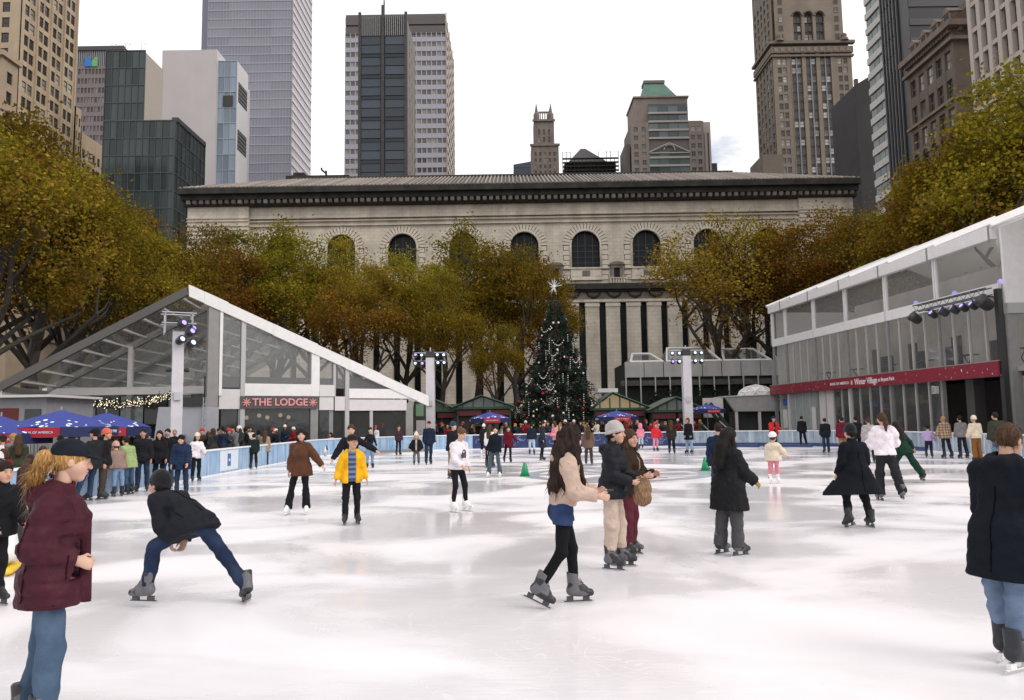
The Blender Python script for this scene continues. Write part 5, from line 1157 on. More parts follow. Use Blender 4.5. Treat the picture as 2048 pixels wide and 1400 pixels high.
mb = MB(fr); zc_ = Z3(302); pts = [(0, -1.2), (w / 2 - 2, 1.2), (w / 2, 2.0), (w / 2 + 2, 1.2), (w, -1.2)]; mb.tube([fr.p(u, -0.3, zc_ + z) for u, z in pts], 0.28, 6); mb.tube([fr.p(w / 2 + 1.9 * math.cos(a), -0.3, zc_ - 0.4 + 1.9 * math.sin(a)) for a in [math.pi * k / 8 for k in range(9)]], 0.22, 6); mb.box(0, w, -0.3, 0.0, zc_ - 1.6, zc_ - 1.2); mb.build('gable_frame', mat('bay_band', (0, 0, 0)), TJ)
mb = MB(Frame((xs_[1298], Y + 1.5, 0))); mb.box(0.3, w - 0.3, -0.1, 0.09, Z3(236), Z3(208)); mb.build('glass_screen', MATS['bay_glass'], TJ)
for k in range(2): mb = MB(Frame((xs_[1408] + 0.8 + k * 1.5, Y + 4, 0))); mb.box(0, 0.5, -0.05, -0.003, 30, Z3(262)); mb.build('slot_window', FR_D, TJ)
# --- K: tall brown masonry tower with arched crown
Y = 225.0; KST = mat('brown_limestone', (0.235, 0.19, 0.15), 0.9, var=0.12, vscale=0.25, streak=0.15); KSD = mat('brown_limestone_dark', (0.17, 0.14, 0.115), 0.9, var=0.15, vscale=0.3)
TK = thing('masonry_tower', 'tall brown masonry tower with three window shafts and an arched crown', 'building', (X3(1630), Y, 0)); x0, x1 = X3(1549, 200), X3(1708, 200); y2 = float(xpt(1513, 200, x0)[1]); H = 150
core(TK, x0 + 0.5, x1 - 0.5, Y + 0.6, y2, Z3(86, 1630), KSD); core(TK, x0 + 0.5, x1 - 2, Y + 2.2, y2, H, KSD, 'crown_core', Z3(86, 1630) + 0.01); fr = Frame((x0, Y, 0)); w = x1 - x0
wkk = win_mesh('kk', window_mat('glass_kk', (0.045, 0.04, 0.037), (0.5, 0.47, 0.44), 0.3), KSD, 1); rh = float(dpt(1630, 200, Y)[2] - dpt(1630, 218, Y)[2]); ztop = Z3(113, 1630); rows = [ztop - 1.5 - rh * k for k in range(14)]
def kx(f): return w * f
shaft = [0.27, 0.335, 0.455, 0.515, 0.635, 0.70]; outer = [0.085, 0.15, 0.85, 0.92]
wall = MB(fr); cnt = [280]
punched(TK, fr, 0, kx(0.225), 20, ztop + 1, [kx(o) for o in outer[:2]], rows, 1.25, 1.9, KST, wkk, cnt=cnt); punched(TK, fr, kx(0.785), w, 20, ztop + 1, [kx(o) for o in outer[2:]], rows, 1.25, 1.9, KST, wkk, cnt=cnt)
mb = MB(fr)
for (a, b_) in ((0.225, 0.235), (0.37, 0.42), (0.55, 0.60), (0.735, 0.785)): mb.box(kx(a) + 0.002, kx(b_) - 0.002, -0.1, 0.6, 20, ztop + 1)
mb.build('shaft_pier', KST, TK)
mb = MB(fr)
for c in (0.3025, 0.485, 0.6675): mb.box(kx(c) - 0.18, kx(c) + 0.18, 0.05, 0.6, 20, ztop + 1)
mb.build('shaft_mullion', mat('shaft_metal', (0.2, 0.2, 0.22), 0.5), TK)
spm = meshof(MB().box(-0.5, 0.5, 0, 0.2, -0.5, 0.5), 'spandrel', mat('dark_spandrel', (0.03, 0.027, 0.026), 0.6))
for z in rows:
    for c in shaft: inst(wkk, 'window', TK, fr.p(kx(c), 0.3, z), 0, (kx(0.055), 1, 1.9)) ; inst(spm, 'spandrel', TK, fr.p(kx(c), 0.3, z - rh / 2), 0, (kx(0.055), 1, rh - 1.95))
for (pz, hh, pr) in ((100, 2.0, 0.5), (86, 0.9, 1.0), (112, 0.6, 0.6)):
    mb = MB(fr); mb.box(-pr, w + pr, -pr, 0.59, Z3(pz, 1630) - hh / 2, Z3(pz, 1630) + hh / 2); mb.box(-pr, 0.4, 0.6, y2 - Y + 0.5, Z3(pz, 1630) - hh / 2 + 0.01, Z3(pz, 1630) + hh / 2 - 0.01); mb.build('cornice', KSD, TK)
for k in range(12): mb = MB(fr); u = w * (k + 0.5) / 12; mb.box(u - 0.55, u + 0.55, -0.62, -0.51, Z3(104, 1630), Z3(96, 1630)); mb.build('cornice_panel', KST, TK)
# crown: three tall arches and corner piers
zc0 = Z3(84, 1630); ins = 1.6; fr2 = Frame((x0 + ins, Y + 1.0, 0)); w2 = w - 2 * ins; cw = MB(fr2)
ac = [w2 * f for f in (0.335, 0.5, 0.665)]; ra = w2 * 0.062; zs_ = Z3(28, 1630)
prev = 0
segs = [(0, w2 * 0.2525), (w2 * 0.2525, w2 * 0.4175), (w2 * 0.4175, w2 * 0.5825), (w2 * 0.5825, w2 * 0.7475), (w2 * 0.7475, w2)]
cw.box(segs[0][0], segs[0][1], 0, 0.8, zc0, H); cw.box(segs[4][0], segs[4][1], 0, 0.8, zc0, H)
for i, c in enumerate(ac): arch_wall(cw, c, segs[i + 1][0], segs[i + 1][1], zc0, H, ra, zs_, zc0 + 0.6, 0.0, 0.9, 10)
cw.build('crown_wall', KST, TK); mb = MB(fr2); mb.box(0.2, w2 - 0.2, 0.9, 1.0, zc0, H - 1); mb.build('crown_glass', mat('dark_spandrel', (0, 0, 0)), TK)
for c in ac:
    for k in range(5):
        for s_ in (-0.5, 0.5): inst(wkk, 'window', TK, fr2.p(c + s_ * ra, 0.75, zs_ - 1.0 - k * rh), 0, (ra * 0.85, 1, 1.8))
    mb = MB(fr2); mb.tube([fr2.p(c - (ra + 0.25) * math.cos(math.pi * k / 10), -0.1, zs_ + (ra + 0.25) * math.sin(math.pi * k / 10)) for k in range(11)], 0.25, 6); mb.build('arch_moulding', KSD, TK)
for f in (0.09, 0.91):
    for k in range(5): inst(wkk, 'window', TK, fr2.p(w2 * f, -0.05, Z3(70, 1630) + k * rh), 0, (1.3, 1, 1.8))
    mb = MB(fr); p = fr.p(w * f, -0.4, Z3(84, 1630)); mb.lathe(p, [(1.5, 0), (1.3, 0.8), (0.9, 1.0), (1.0, 2.0), (0.2, 2.6)], 8); mb.build('corner_urn', KSD, TK)
fs_ = Frame((x0, y2, 0), -math.pi / 2); ll = y2 - Y; punched(TK, fs_, 0, ll - 0.001, 20, H, lin(0.5, ll - 0.5, 5), [z for z in rows] + [ztop + 6 + rh * k for k in range(6)], 1.4, 1.8, KSD, wkk, cnt=[90])
# low wing at the foot, left
mb = MB(); a, b_ = X3(1500, 350), X3(1552, 350); yy = Y - 12; mb.box(a, b_ - 2, yy, Y - 0.3, 0, Z3(336, 1530)); mb.build('low_wing', KSD, TK)
# --- L: dark slab
Y = 180.0; XL_ = float(dpt(1718, 300, Y)[0]); TL = thing('dark_party_wall_block', 'blank dark grey block between the masonry tower and the white-banded building', 'building', (XL_ + 4, Y, 0)); x1 = float(dpt(1770, 300, Y)[0])
mb = MB(Frame((XL_, Y, 0))); mb.prism([(0, 0), (x1 - XL_, 0), (x1 - XL_, Z3(140, 1740)), (0, Z3(170, 1715))], 0, 14); mb.build('wall', mat('dark_block', (0.04, 0.038, 0.042), 0.8, var=0.2, vscale=0.3), TL); mb = MB(Frame((XL_ + 1, Y + 2, 0))); mb.box(0, 0.8, 0, 0.8, Z3(165, 1718), Z3(150, 1718)); mb.build('chimney', FR_D, TL)
# --- right-hand street front: faces parallel to the view, plane x = const
def side_front(px_far, px_near, pyref, X):
    yf, yn = float(xpt(px_far, pyref, X)[1]), float(xpt(px_near, pyref, X)[1]); return Frame((X, yf, 0), -math.pi / 2), yf - yn, yf, yn
X = 74.0; fr, ll, yf, yn = side_front(1742, 1776, 250, X)
TM = thing('white_banded_building', 'white-banded office building with green glass strips beside the black tower', 'building', (X + 5, (yf + yn) / 2, 0)); core(TM, X + 0.5, X + 20, yn, yf, 130, mat('band_core', (0.04, 0.05, 0.05), 0.5))
bmw = meshof(MB().box(-0.5, 0.5, 0, 0.6, -0.5, 0.5), 'white_band', mat('band_white', (0.52, 0.50, 0.47), 0.6, var=0.08)); bg = meshof(MB().box(-0.5, 0.5, 0, 0.1, -0.5, 0.5), 'glass_strip', obj_glass('band_glass', (0.10, 0.13, 0.13), 0.6))
for k in range(32):
    z = 26 + 3.2 * k; inst(bmw, 'white_band', TM, fr.p(ll / 2, 0, z), fr.ang, (ll, 1, 1.35))
    for i in range(3): inst(bg, 'glass_strip', TM, fr.p(ll * (i + 0.5) / 3, 0.3, z + 1.6), fr.ang, (ll / 3 - 0.15, 1, 1.85))
mb = MB(Frame((X, yn, 0))); mb.box(0, 20, -0.3, 0, 0, 130); mb.build('end_wall', FR_D, TM)
X = 71.0; fr, ll, yf, yn = side_front(1776, 1832, 250, X)
TN = thing('black_glass_tower', 'black glass tower with fine vertical ribs rising behind the ornate stone building', 'building', (X + 5, (yf + yn) / 2, 0)); BLK = mat('black_cladding', (0.014, 0.014, 0.016), 0.35, var=0.3, vscale=0.3)
core(TN, X, X + 30, yn, yf, 140, BLK); pn = meshof(MB().box(-0.5, 0.5, 0, 0.08, -0.5, 0.5), 'dark_pane', obj_glass('black_pane', (0.02, 0.02, 0.024), 0.7, 0.2))
for k in range(22):
    for i in range(4): inst(pn, 'dark_pane', TN, fr.p(ll * (0.08 + 0.12 * i), -0.1, 66 + 3.3 * k), fr.ang, (ll * 0.1, 1, 2.9))
mb = MB(fr)
for i in range(6): u = ll * (0.02 + 0.12 * i); mb.box(u - 0.12, u + 0.12, -0.3, -0.02, 20, 140)
mb.build('rib', mat('rib', (0.12, 0.12, 0.125), 0.5), TN)
mb = MB(Frame((X, yn, 0)))
for k in range(22): mb.box(0.05, 30, -0.15, -0.01, 60 + 3.4 * k, 61.2 + 3.4 * k)
mb.build('floor_band', mat('rib2', (0.05, 0.048, 0.055), 0.5), TN)
# --- O: ornate stone building
X = 65.0; fr, ll, yf, yn = side_front(1812, 1908, 120, X); zt = float(xpt(1860, 95, X)[2])
TO = thing('ornate_stone_building', 'ornate dark brown stone building with arched upper windows and bracketed cornice', 'building', (X + 5, (yf + yn) / 2, 0)); OST = mat('ornate_stone', (0.15, 0.118, 0.098), 0.9, var=0.2, vscale=0.5, streak=0.15); OSL = mat('ornate_trim', (0.20, 0.155, 0.125), 0.9, var=0.2, vscale=0.5)
core(TO, X + 0.6, X + 16, yn + 0.6, yf, zt + 3, OST); wor = win_mesh('or', window_mat('glass_or', (0.03, 0.028, 0.028), (0.62, 0.6, 0.6), 0.45), OST, 2); rh2 = 4.3; rws = [zt - 4.2 - rh2 * k for k in range(10)]
punched(TO, fr, 0, ll, 15, zt, lin(0.3, ll - 0.3, 5), rws, 1.55, 2.7, OST, wor, dep=0.6); fe = Frame((X, yn, 0)); punched(TO, fe, 0.6, 16, 15, zt, [4.5, 11.5], rws, 1.6, 2.7, OST, wor, dep=0.6)
for (z, pr, hh) in ((zt, 1.1, 0.9), (zt - 1.9, 0.6, 0.5), (rws[2] + rh2 / 2, 0.4, 0.4), (rws[5] + rh2 / 2, 0.7, 0.5)):
    mb = MB(fr); mb.box(-0.5, ll + pr, -pr, 0, z, z + hh); mb.fr = fe; mb.box(0.01, 16, -pr, 0, z + 0.002, z + hh - 0.002); mb.build('cornice', OSL, TO)
bk = meshof(MB().box(-0.22, 0.22, -0.55, 0, -0.5, 0), 'bracket', OSL)
for k in range(18): inst(bk, 'bracket', TO, fr.p(ll * (k + 0.5) / 18, 0, zt - 0.02), fr.ang); 
for k in range(8): inst(bk, 'bracket', TO, fe.p(1 + 2 * k, 0, zt - 0.02), 0)
for u in lin(0.3, ll - 0.3, 5):
    mb = MB(fr); mb.tube([fr.p(u - 0.95 * math.cos(math.pi * k / 8), -0.05, rws[3] + 1.35 + 0.95 * math.sin(math.pi * k / 8)) for k in range(9)], 0.2, 6); ah = mb.build('arch_moulding', OSL, TO); mb = MB(fr); mb.prism([(u - 0.8, rws[3] + 1.36)] + [(u + 0.8 * math.cos(math.pi - math.pi * k / 8), rws[3] + 1.36 + 0.8 * math.sin(math.pi * k / 8)) for k in range(8, -1, -1)][:9], -0.03, -0.004); sub(mb, 'arch_light', DGLASS, ah)
mb = MB(fr); mb.raw([fr.p(0, 0.2, zt + 0.9), fr.p(ll, 0.2, zt + 0.9), fr.p(ll, 6, zt + 7.5), fr.p(0, 6, zt + 7.5), fr.p(0, 16, zt + 0.9), fr.p(ll, 16, zt + 0.9)], [(0, 1, 2, 3), (1, 5, 2), (3, 4, 0), (2, 5, 4, 3)]); mb.build('mansard_roof', mat('mansard', (0.075, 0.045, 0.036), 0.8, var=0.25, vscale=0.6), TO)
for u in lin(0, ll, 4): mb = MB(fr); mb.box(u - 0.9, u + 0.9, 0.3, 2.0, zt + 0.95, zt + 3.0); mb.prism([(u - 1.1, zt + 3.0), (u + 1.1, zt + 3.0), (u, zt + 4.0)], 0.2, 2.2); dmr = mb.build('dormer', OSL, TO); mb = MB(fr); mb.box(u - 0.5, u + 0.5, 0.24, 0.29, zt + 1.2, zt + 2.8); sub(mb, 'dormer_window', DGLASS, dmr)
# --- P: concrete grid building, far right
X = 60.0; fr, ll, yf, yn = side_front(1946, 2120, 150, X); yf_ = yf
TP = thing('concrete_grid_building', 'pale concrete grid building with deep dark windows above the right-hand trees', 'building', (X + 5, (yf + yn) / 2, 0)); core(TP, X + 0.9, X + 20, yn, yf, 125, mat('grid_core', (0.03, 0.026, 0.024), 0.6)); CON = mat('concrete_grid', (0.50, 0.44, 0.40), 0.8, var=0.08)
wpp = win_mesh('pp', window_mat('glass_pp', (0.03, 0.027, 0.026), (0.42, 0.38, 0.36), 0.3), mat('pp_frame', (0.08, 0.06, 0.05), 0.6), 2); nu = 8; rh3 = 3.5; mb = MB(fr)
for i in range(nu + 1): u = ll * i / nu; mb.box(u - 0.35, u + 0.35, 0, 0.9, 15, 125)
mb.build('vertical_rib', CON, TP)
for k in range(30):
    z = 16 + rh3 * k; mb = MB(fr); mb.box(0.36, ll, 0.1, 0.9, z - 0.28, z + 0.28); mb.build('floor_slab', CON, TP)
    if z > 35:
        for i in range(nu): inst(wpp, 'window', TP, fr.p(ll * (i + 0.5) / nu, 0.6, z + rh3 / 2), fr.ang, (ll / nu - 1.0, 1, rh3 - 0.9))
mb = MB(Frame((X, yf, 0))); mb.box(0.2, 20, -0.1, 0.3, 0, 125); mb.build('end_wall', CON, TP)
# ------------------------------------------------------------------ plane trees
BARK = mat('bark', (0.045, 0.037, 0.03), 0.9, var=0.4, vscale=3, bump=0.5, bscale=12)
LEAF = bpy.data.materials.new('leaf'); LEAF.use_nodes = True
def leaf_nodes():
    t = LEAF.node_tree; t.nodes.clear(); lk = t.links.new; N = t.nodes.new
    o = N('ShaderNodeOutputMaterial'); d = N('ShaderNodeBsdfDiffuse'); tr = N('ShaderNodeBsdfTranslucent'); mx = N('ShaderNodeMixShader'); mx.inputs[0].default_value = 0.35
    vc = N('ShaderNodeVertexColor'); vc.layer_name = 'Col'; oi = N('ShaderNodeObjectInfo')
    hs = N('ShaderNodeHueSaturation'); mr = N('ShaderNodeMapRange'); mr.inputs[3].default_value = 0.475; mr.inputs[4].default_value = 0.525; lk(oi.outputs['Random'], mr.inputs[0]); lk(mr.outputs[0], hs.inputs['Hue'])
    m2 = N('ShaderNodeMapRange'); m2.inputs[3].default_value = 0.8; m2.inputs[4].default_value = 1.2; lk(oi.outputs['Random'], m2.inputs[0]); lk(m2.outputs[0], hs.inputs['Value'])
    lk(vc.outputs[0], hs.inputs['Color']); lk(hs.outputs[0], d.inputs[0]); lk(hs.outputs[0], tr.inputs[0]); lk(d.outputs[0], mx.inputs[1]); lk(tr.outputs[0], mx.inputs[2]); lk(mx.outputs[0], o.inputs[0])
leaf_nodes()
def tree_meshes(seed, H=23.0, crown0=8.5, rad=5.6, nleaf=22000, leaf=0.215, warm=0.5):
    rs = np.random.RandomState(seed); rr = random.Random(seed); tb = MB(); tips = []
    fork = rr.uniform(0.30, 0.40) * H
    p = np.array([0, 0, 0.0]); pts = [p.copy()]
    for k in range(5): p = p + np.array([rr.uniform(-0.25, 0.25), rr.uniform(-0.25, 0.25), fork / 5]); pts.append(p.copy())
    tb.tube(pts, [0.48, 0.42, 0.38, 0.35, 0.33, 0.31], 8)
    def grow(p, d, ln, r, lev):
        pts = [p.copy()]; q = p.copy(); n = 4
        for k in range(n):
            d = d + np.array([rr.uniform(-1, 1), rr.uniform(-1, 1), rr.uniform(-0.3, 0.6)]) * 0.16; d = d / np.linalg.norm(d); q = q + d * ln / n; pts.append(q.copy())
        tb.tube(pts, r, 6 if lev < 2 else 4, r1=r * 0.55, cap=False)
        if lev >= 2:
            tips.append(q.copy()); tips.append(pts[2].copy())
        if lev < 3:
            for k in range(3 if lev < 2 else 2):
                a = rr.uniform(0, 6.28); sp = rr.uniform(0.5, 0.95); e = d * (1 - sp * 0.35) + np.array([math.cos(a), math.sin(a), 0.12]) * sp; e /= np.linalg.norm(e)
                grow(pts[-1] if k < 2 else pts[-2], e, ln * rr.uniform(0.55, 0.8), r * 0.52, lev + 1)
    nl = 5
    for k in range(nl):
        a = 6.28 * k / nl + rr.uniform(-0.4, 0.4); up = rr.uniform(0.75, 1.5); d = np.array([math.cos(a), math.sin(a), up]); d /= np.linalg.norm(d); grow(pts[-1] if k % 2 else pts[-2], d, H * rr.uniform(0.21, 0.27), 0.22, 0)
    grow(pts[-1], np.array([0.05, 0, 1.0]), H * 0.3, 0.24, 0)
    tips = np.array([t for t in tips if t[2] > crown0 - 1])
    vv = np.array(tb.v); cz_, hz_ = (crown0 + H) / 2, (H - crown0) / 2 + 1.5; qq = vv - np.array([0, 0, cz_]); ss = np.sqrt((qq[:, 0] / rad) ** 2 + (qq[:, 1] / rad) ** 2 + (np.maximum(qq[:, 2], 0) / hz_) ** 2); ff = np.where(ss > 0.8, (0.8 + 0.15 * (1 - np.exp(-(ss - 0.8)))) / np.maximum(ss, 1e-6), 1.0); qq[:, 0] *= ff; qq[:, 1] *= ff; qq[:, 2] = np.where(qq[:, 2] > 0, qq[:, 2] * ff, qq[:, 2]); tb.v = (qq + np.array([0, 0, cz_])).tolist()
    # fit the tips into the crown envelope
    cz, hz = (crown0 + H) / 2, (H - crown0) / 2
    q = tips - np.array([0, 0, cz]); s_ = np.sqrt((q[:, 0] / rad) ** 2 + (q[:, 1] / rad) ** 2 + (q[:, 2] / hz) ** 2); f = np.where(s_ > 0.95, 0.95 / s_, 1.0); tips = q * f[:, None] + np.array([0, 0, cz])
    # extra clumps on an uneven shell
    ne = 120; v = rs.normal(size=(ne, 3)); v /= np.linalg.norm(v, axis=1)[:, None]; rad_ = rs.uniform(0.55, 1.0, ne) ** 0.5; rad_ *= 0.82 + 0.22 * np.sin(v[:, 0] * 3.1 + seed) * np.cos(v[:, 2] * 2.7 + v[:, 1] * 2 + seed)
    ex = v * rad_[:, None] * np.array([rad, rad, hz]) + np.array([0, 0, cz]); C = np.concatenate([tips, ex]); nC = len(C)
    tone = rs.rand(nC); size = rs.uniform(0.55, 1.15, nC) * 1.25
    ci = rs.randint(0, nC, nleaf); off = rs.normal(size=(nleaf, 3)) * np.array([1, 1, 0.62]) * size[ci][:, None] * 0.60; L_ = C[ci] + off
    nrm = rs.normal(size=(nleaf, 3)) + np.array([0, 0, 0.5]); nrm /= np.linalg.norm(nrm, axis=1)[:, None]; a = np.cross(nrm, rs.normal(size=(nleaf, 3))); a /= np.linalg.norm(a, axis=1)[:, None]; b = np.cross(nrm, a); sz = leaf * rs.uniform(0.6, 1.35, nleaf)[:, None]
    V = np.stack([L_ - a * sz * 0.5, L_ + b * sz * 0.42, L_ + a * sz * 0.55, L_ - b * sz * 0.42], 1).reshape(-1, 3); Q = np.arange(nleaf * 4).reshape(-1, 4)
    green = np.array([0.185, 0.152, 0.017]); gold = np.array([0.33, 0.205, 0.024]); brown = np.array([0.25, 0.13, 0.03]); dark = np.array([0.085, 0.074, 0.014])
    zt = np.clip((L_[:, 2] - crown0) / (H - crown0), 0, 1); w = np.clip(0.5 * tone[ci] + 0.5 * (1 - zt) + rs.normal(size=nleaf) * 0.13 + (warm - 0.5) * 0.7, 0, 1)[:, None]
    u = rs.rand(nleaf)[:, None]; col = np.where(w < 0.42, green * (1 - u * 0.45) + dark * u * 0.45, np.where(w < 0.68, green * 0.45 + gold * 0.55 * (0.7 + 0.6 * u), brown * (0.75 + 0.5 * u))) ; col = col * rs.uniform(0.7, 1.25, (nleaf, 1))
    cols = np.repeat(col, 4, axis=0)
    o = mesh_obj('crown', [(V, Q)], LEAF, None, [cols]); me = o.data; bpy.data.objects.remove(o); me.polygons.foreach_set('use_smooth', np.zeros(len(Q), bool))
    return me, meshof(tb, 'trunk', BARK, True)
TV = [tree_meshes(3, warm=0.38), tree_meshes(11, warm=0.62, rad=6.0), tree_meshes(19, warm=0.75), tree_meshes(27, warm=0.5, H=22), tree_meshes(35, warm=0.3, rad=5.2), tree_meshes(44, warm=0.85, nleaf=11000, crown0=7.5)]
def plane_tree(px, Y, ytop, var, label, wid=1.0, rot=None, zs=None):
    p = dpt(px, 600, Y); zt = float(dpt(px, ytop, Y)[2]); s_ = zt / 22.2
    t = thing('plane_tree', label, 'tree', (p[0], Y, -0.02), 0, 'plane trees around the rink')
    a = RND.uniform(0, 6.28) if rot is None else rot
    for me, nm in zip(TV[var], ('crown', 'trunk')):
        o = bpy.data.objects.new(nm, me); COL.objects.link(o); o.parent = t; o.rotation_euler = (0, 0, a); o.scale = (s_ * wid, s_ * wid, s_)
    return t
LF = 'in the row beyond the lodge tent'; LL = 'in the left-hand row below the brick tower'
plane_tree(-25, 46, 270, 1, 'broad orange-brown plane tree ' + LL, 1.15)
plane_tree(-60, 52, 190, 3, 'tall dull green plane tree ' + LL, 1.1)
plane_tree(75, 54, 305, 0, 'tall olive green plane tree with thin top ' + LL, 1.0)
plane_tree(45, 64, 258, 4, 'green plane tree showing behind the orange-brown one ' + LL, 1.1)
plane_tree(178, 62, 385, 4, 'mid-green plane tree in front of the green glass building', 1.0)
plane_tree(140, 70, 362, 1, 'golden plane tree behind the mid-green one ' + LL, 1.1)
plane_tree(262, 68, 462, 2, 'lower brown plane tree beside the green glass building', 1.0)
plane_tree(330, 76, 490, 1, 'golden-brown plane tree at the left end of the library', 1.0)
plane_tree(225, 82, 440, 3, 'dull green plane tree filling the gap below the green glass building', 1.15)
plane_tree(410, 84, 445, 4, 'slim yellow-green plane tree before the left corner of the library', 0.85)
plane_tree(445, 78, 500, 2, 'rusty plane tree above the lodge ridge', 1.0)
plane_tree(545, 86, 452, 4, 'large green-topped plane tree ' + LF, 1.12)
plane_tree(625, 82, 466, 3, 'wide olive plane tree ' + LF, 1.12)
plane_tree(700, 90, 470, 5, 'sparse rusty plane tree ' + LF, 0.8)
plane_tree(715, 76, 540, 2, 'russet plane tree leaning over the lodge roof', 1.1)
plane_tree(812, 84, 500, 1, 'golden-topped plane tree ' + LF, 0.95)
plane_tree(885, 78, 545, 3, 'amber plane tree behind the middle light pole', 0.95)
plane_tree(945, 90, 456, 4, 'dark green plane tree with a rounded top before the arched windows', 1.05)
plane_tree(1030, 86, 488, 0, 'dark olive plane tree just left of the decorated tree', 1.0)
plane_tree(1085, 92, 520, 3, 'low dark plane tree behind the decorated tree', 0.8)
plane_tree(990, 74, 640, 0, 'small dim green tree beside the decorated tree', 0.9)
plane_tree(1440, 84, 440, 5, 'thin golden plane tree with an open leaning trunk before the library', 1.25, 0.6)
plane_tree(1500, 88, 446, 1, 'golden plane tree right of the niche windows', 0.95)
plane_tree(1575, 86, 446, 5, 'sparse orange plane tree behind the glass pavilion', 1.2)
plane_tree(1650, 82, 432, 2, 'rusty plane tree at the right corner of the library', 1.05)
plane_tree(1725, 80, 425, 1, 'golden plane tree below the dark party wall block', 1.0)
plane_tree(1800, 76, 405, 3, 'olive plane tree below the black glass tower', 1.0)
plane_tree(1872, 72, 375, 2, 'orange plane tree below the ornate stone building', 1.0)
plane_tree(1968, 64, 262, 1, 'tall golden plane tree before the ornate stone building', 0.95)
plane_tree(2022, 60, 215, 4, 'tall green plane tree below the concrete grid building', 1.0)
plane_tree(2095, 55, 125, 3, 'very tall olive plane tree above the white tent roof', 1.05)
plane_tree(1935, 74, 330, 2, 'brown plane tree filling the gap above the white tent roof', 1.1)
plane_tree(2150, 62, 150, 1, 'tall amber plane tree beyond the white tent roof', 1.0)

# ------------------------------------------------------------------ decorated fir tree
XT = dpt(1112, 700, 62.0); ft = thing('christmas_tree', 'tall decorated fir tree with red and white ornaments and a starburst on top', 'tree', (XT[0], 62, 0)); HT = float(dpt(1110, 592, 62)[2]); RT_ = 4.1
mb = MB(); mb.tube([(XT[0], 62, 0), (XT[0], 62, HT * 0.97)], 0.28, 8, r1=0.04); mb.build('trunk', BARK, ft)
rs = np.random.RandomState(5); nn = 26000; h = (1 - np.sqrt(rs.rand(nn) * 0.995)); ph = rs.rand(nn) * 6.283; lay = 0.86 + 0.16 * np.sin(h * 55 + np.sin(ph * 5) * 1.2) + 0.1 * np.sin(ph * 9 + h * 20); rad = RT_ * (1 - h) ** 0.86 * lay * np.sqrt(rs.uniform(0.35, 1.0, nn)) + 0.06
z = 0.7 + h * (HT - 0.7) - rad * 0.14; c = np.stack([rad * np.cos(ph), rad * np.sin(ph), z], 1); d = np.stack([np.cos(ph), np.sin(ph), -0.25 + rs.normal(size=nn) * 0.35], 1) + rs.normal(size=(nn, 3)) * 0.35; d /= np.linalg.norm(d, axis=1)[:, None]; sd_ = np.cross(d, rs.normal(size=(nn, 3))); sd_ /= np.linalg.norm(sd_, axis=1)[:, None]
ln = rs.uniform(0.14, 0.34, nn)[:, None]; V = np.stack([c - sd_ * 0.045, c + sd_ * 0.045, c + d * ln + sd_ * 0.015, c + d * ln - sd_ * 0.015], 1).reshape(-1, 3)
cl = np.array([0.009, 0.021, 0.012]) * rs.uniform(0.5, 1.7, (nn, 1)); FIR = mat('fir_needle', (0.012, 0.03, 0.016), 0.7); t_, b_, lk_ = nodes_of(FIR); vc = t_.nodes.new('ShaderNodeVertexColor'); vc.layer_name = 'Col'; lk_(vc.outputs[0], b_.inputs['Base Color'])
mesh_obj('crown', [(V, np.arange(nn * 4).reshape(-1, 4))], FIR, ft, [np.repeat(cl, 4, 0)])
balls = {k: meshof(MB().ball((0, 0, 0), 1.0, 10, 6), 'bauble', m_, True) for k, m_ in (('red', mat('bauble_red', (0.35, 0.012, 0.015), 0.25)), ('white', mat('bauble_white', (0.8, 0.78, 0.74), 0.3)), ('gold', mat('bauble_gold', (0.75, 0.6, 0.3), 0.25, 0.6)), ('dark', mat('bauble_dark', (0.2, 0.02, 0.05), 0.3)))}
rr = random.Random(9)
def on_cone(hh, a, k=0.98): r_ = RT_ * (1 - hh) ** 0.86 * k + 0.05; return np.array([XT[0] + r_ * math.cos(a), 62 + r_ * math.sin(a), 0.7 + hh * (HT - 0.7) - r_ * 0.12])
for k in range(150):
    hh = 1 - math.sqrt(rr.random() * 0.97 + 0.02); a = rr.uniform(math.pi * 0.95, math.pi * 2.05); kind = rr.choices(('red', 'white', 'gold', 'dark'), weights=(5, 4, 2, 3))[0]; r_ = rr.uniform(0.045, 0.095) * (1.5 if rr.random() < 0.08 else 1)
    inst(balls[kind], 'bauble', ft, on_cone(hh, a), 0, (r_, r_, r_))
gar = mat('garland_silver', (0.7, 0.7, 0.68), 0.35)
for k in range(16):
    hh = rr.uniform(0.08, 0.8); a = rr.uniform(math.pi * 1.0, math.pi * 2.0); w_ = rr.uniform(0.5, 0.8) / max(0.6, RT_ * (1 - hh)); mb = MB()
    for j in range(9): u = j / 8 - 0.5; p = on_cone(hh, a + u * w_ * 1.3, 1.03); p[2] -= 0.42 * (1 - 4 * u * u); mb.ball(p, 0.05, 6, 4)
    mb.build('garland', gar, ft, True)
for k in range(26):
    hh = rr.uniform(0.05, 0.72); a = rr.uniform(math.pi * 1.02, math.pi * 1.98); p = on_cone(hh, a, 1.04); mb = MB(); n_ = rr.randint(4, 7)
    for j in range(n_): mb.ball(p - np.array([0, 0, 0.17 * j]), 0.045, 6, 4)
    mb.build('bead_strand', gar, ft, True)
st = np.array([XT[0] - 0.05, 61.9, float(dpt(1110, 574, 62)[2])]); mb = MB()
for k in range(26):
    v = np.array([rr.gauss(0, 1), rr.gauss(0, 0.6), rr.gauss(0, 1)]); v /= np.linalg.norm(v); mb.tube([st, st + v * rr.uniform(0.45, 0.78)], 0.03, 4, r1=0.006)
mb.ball(st, 0.1, 8, 5); mb.build('starburst', mat('star_white', (0.85, 0.85, 0.88), 0.3, emit=(0.9, 0.92, 1), estr=0.02), ft)

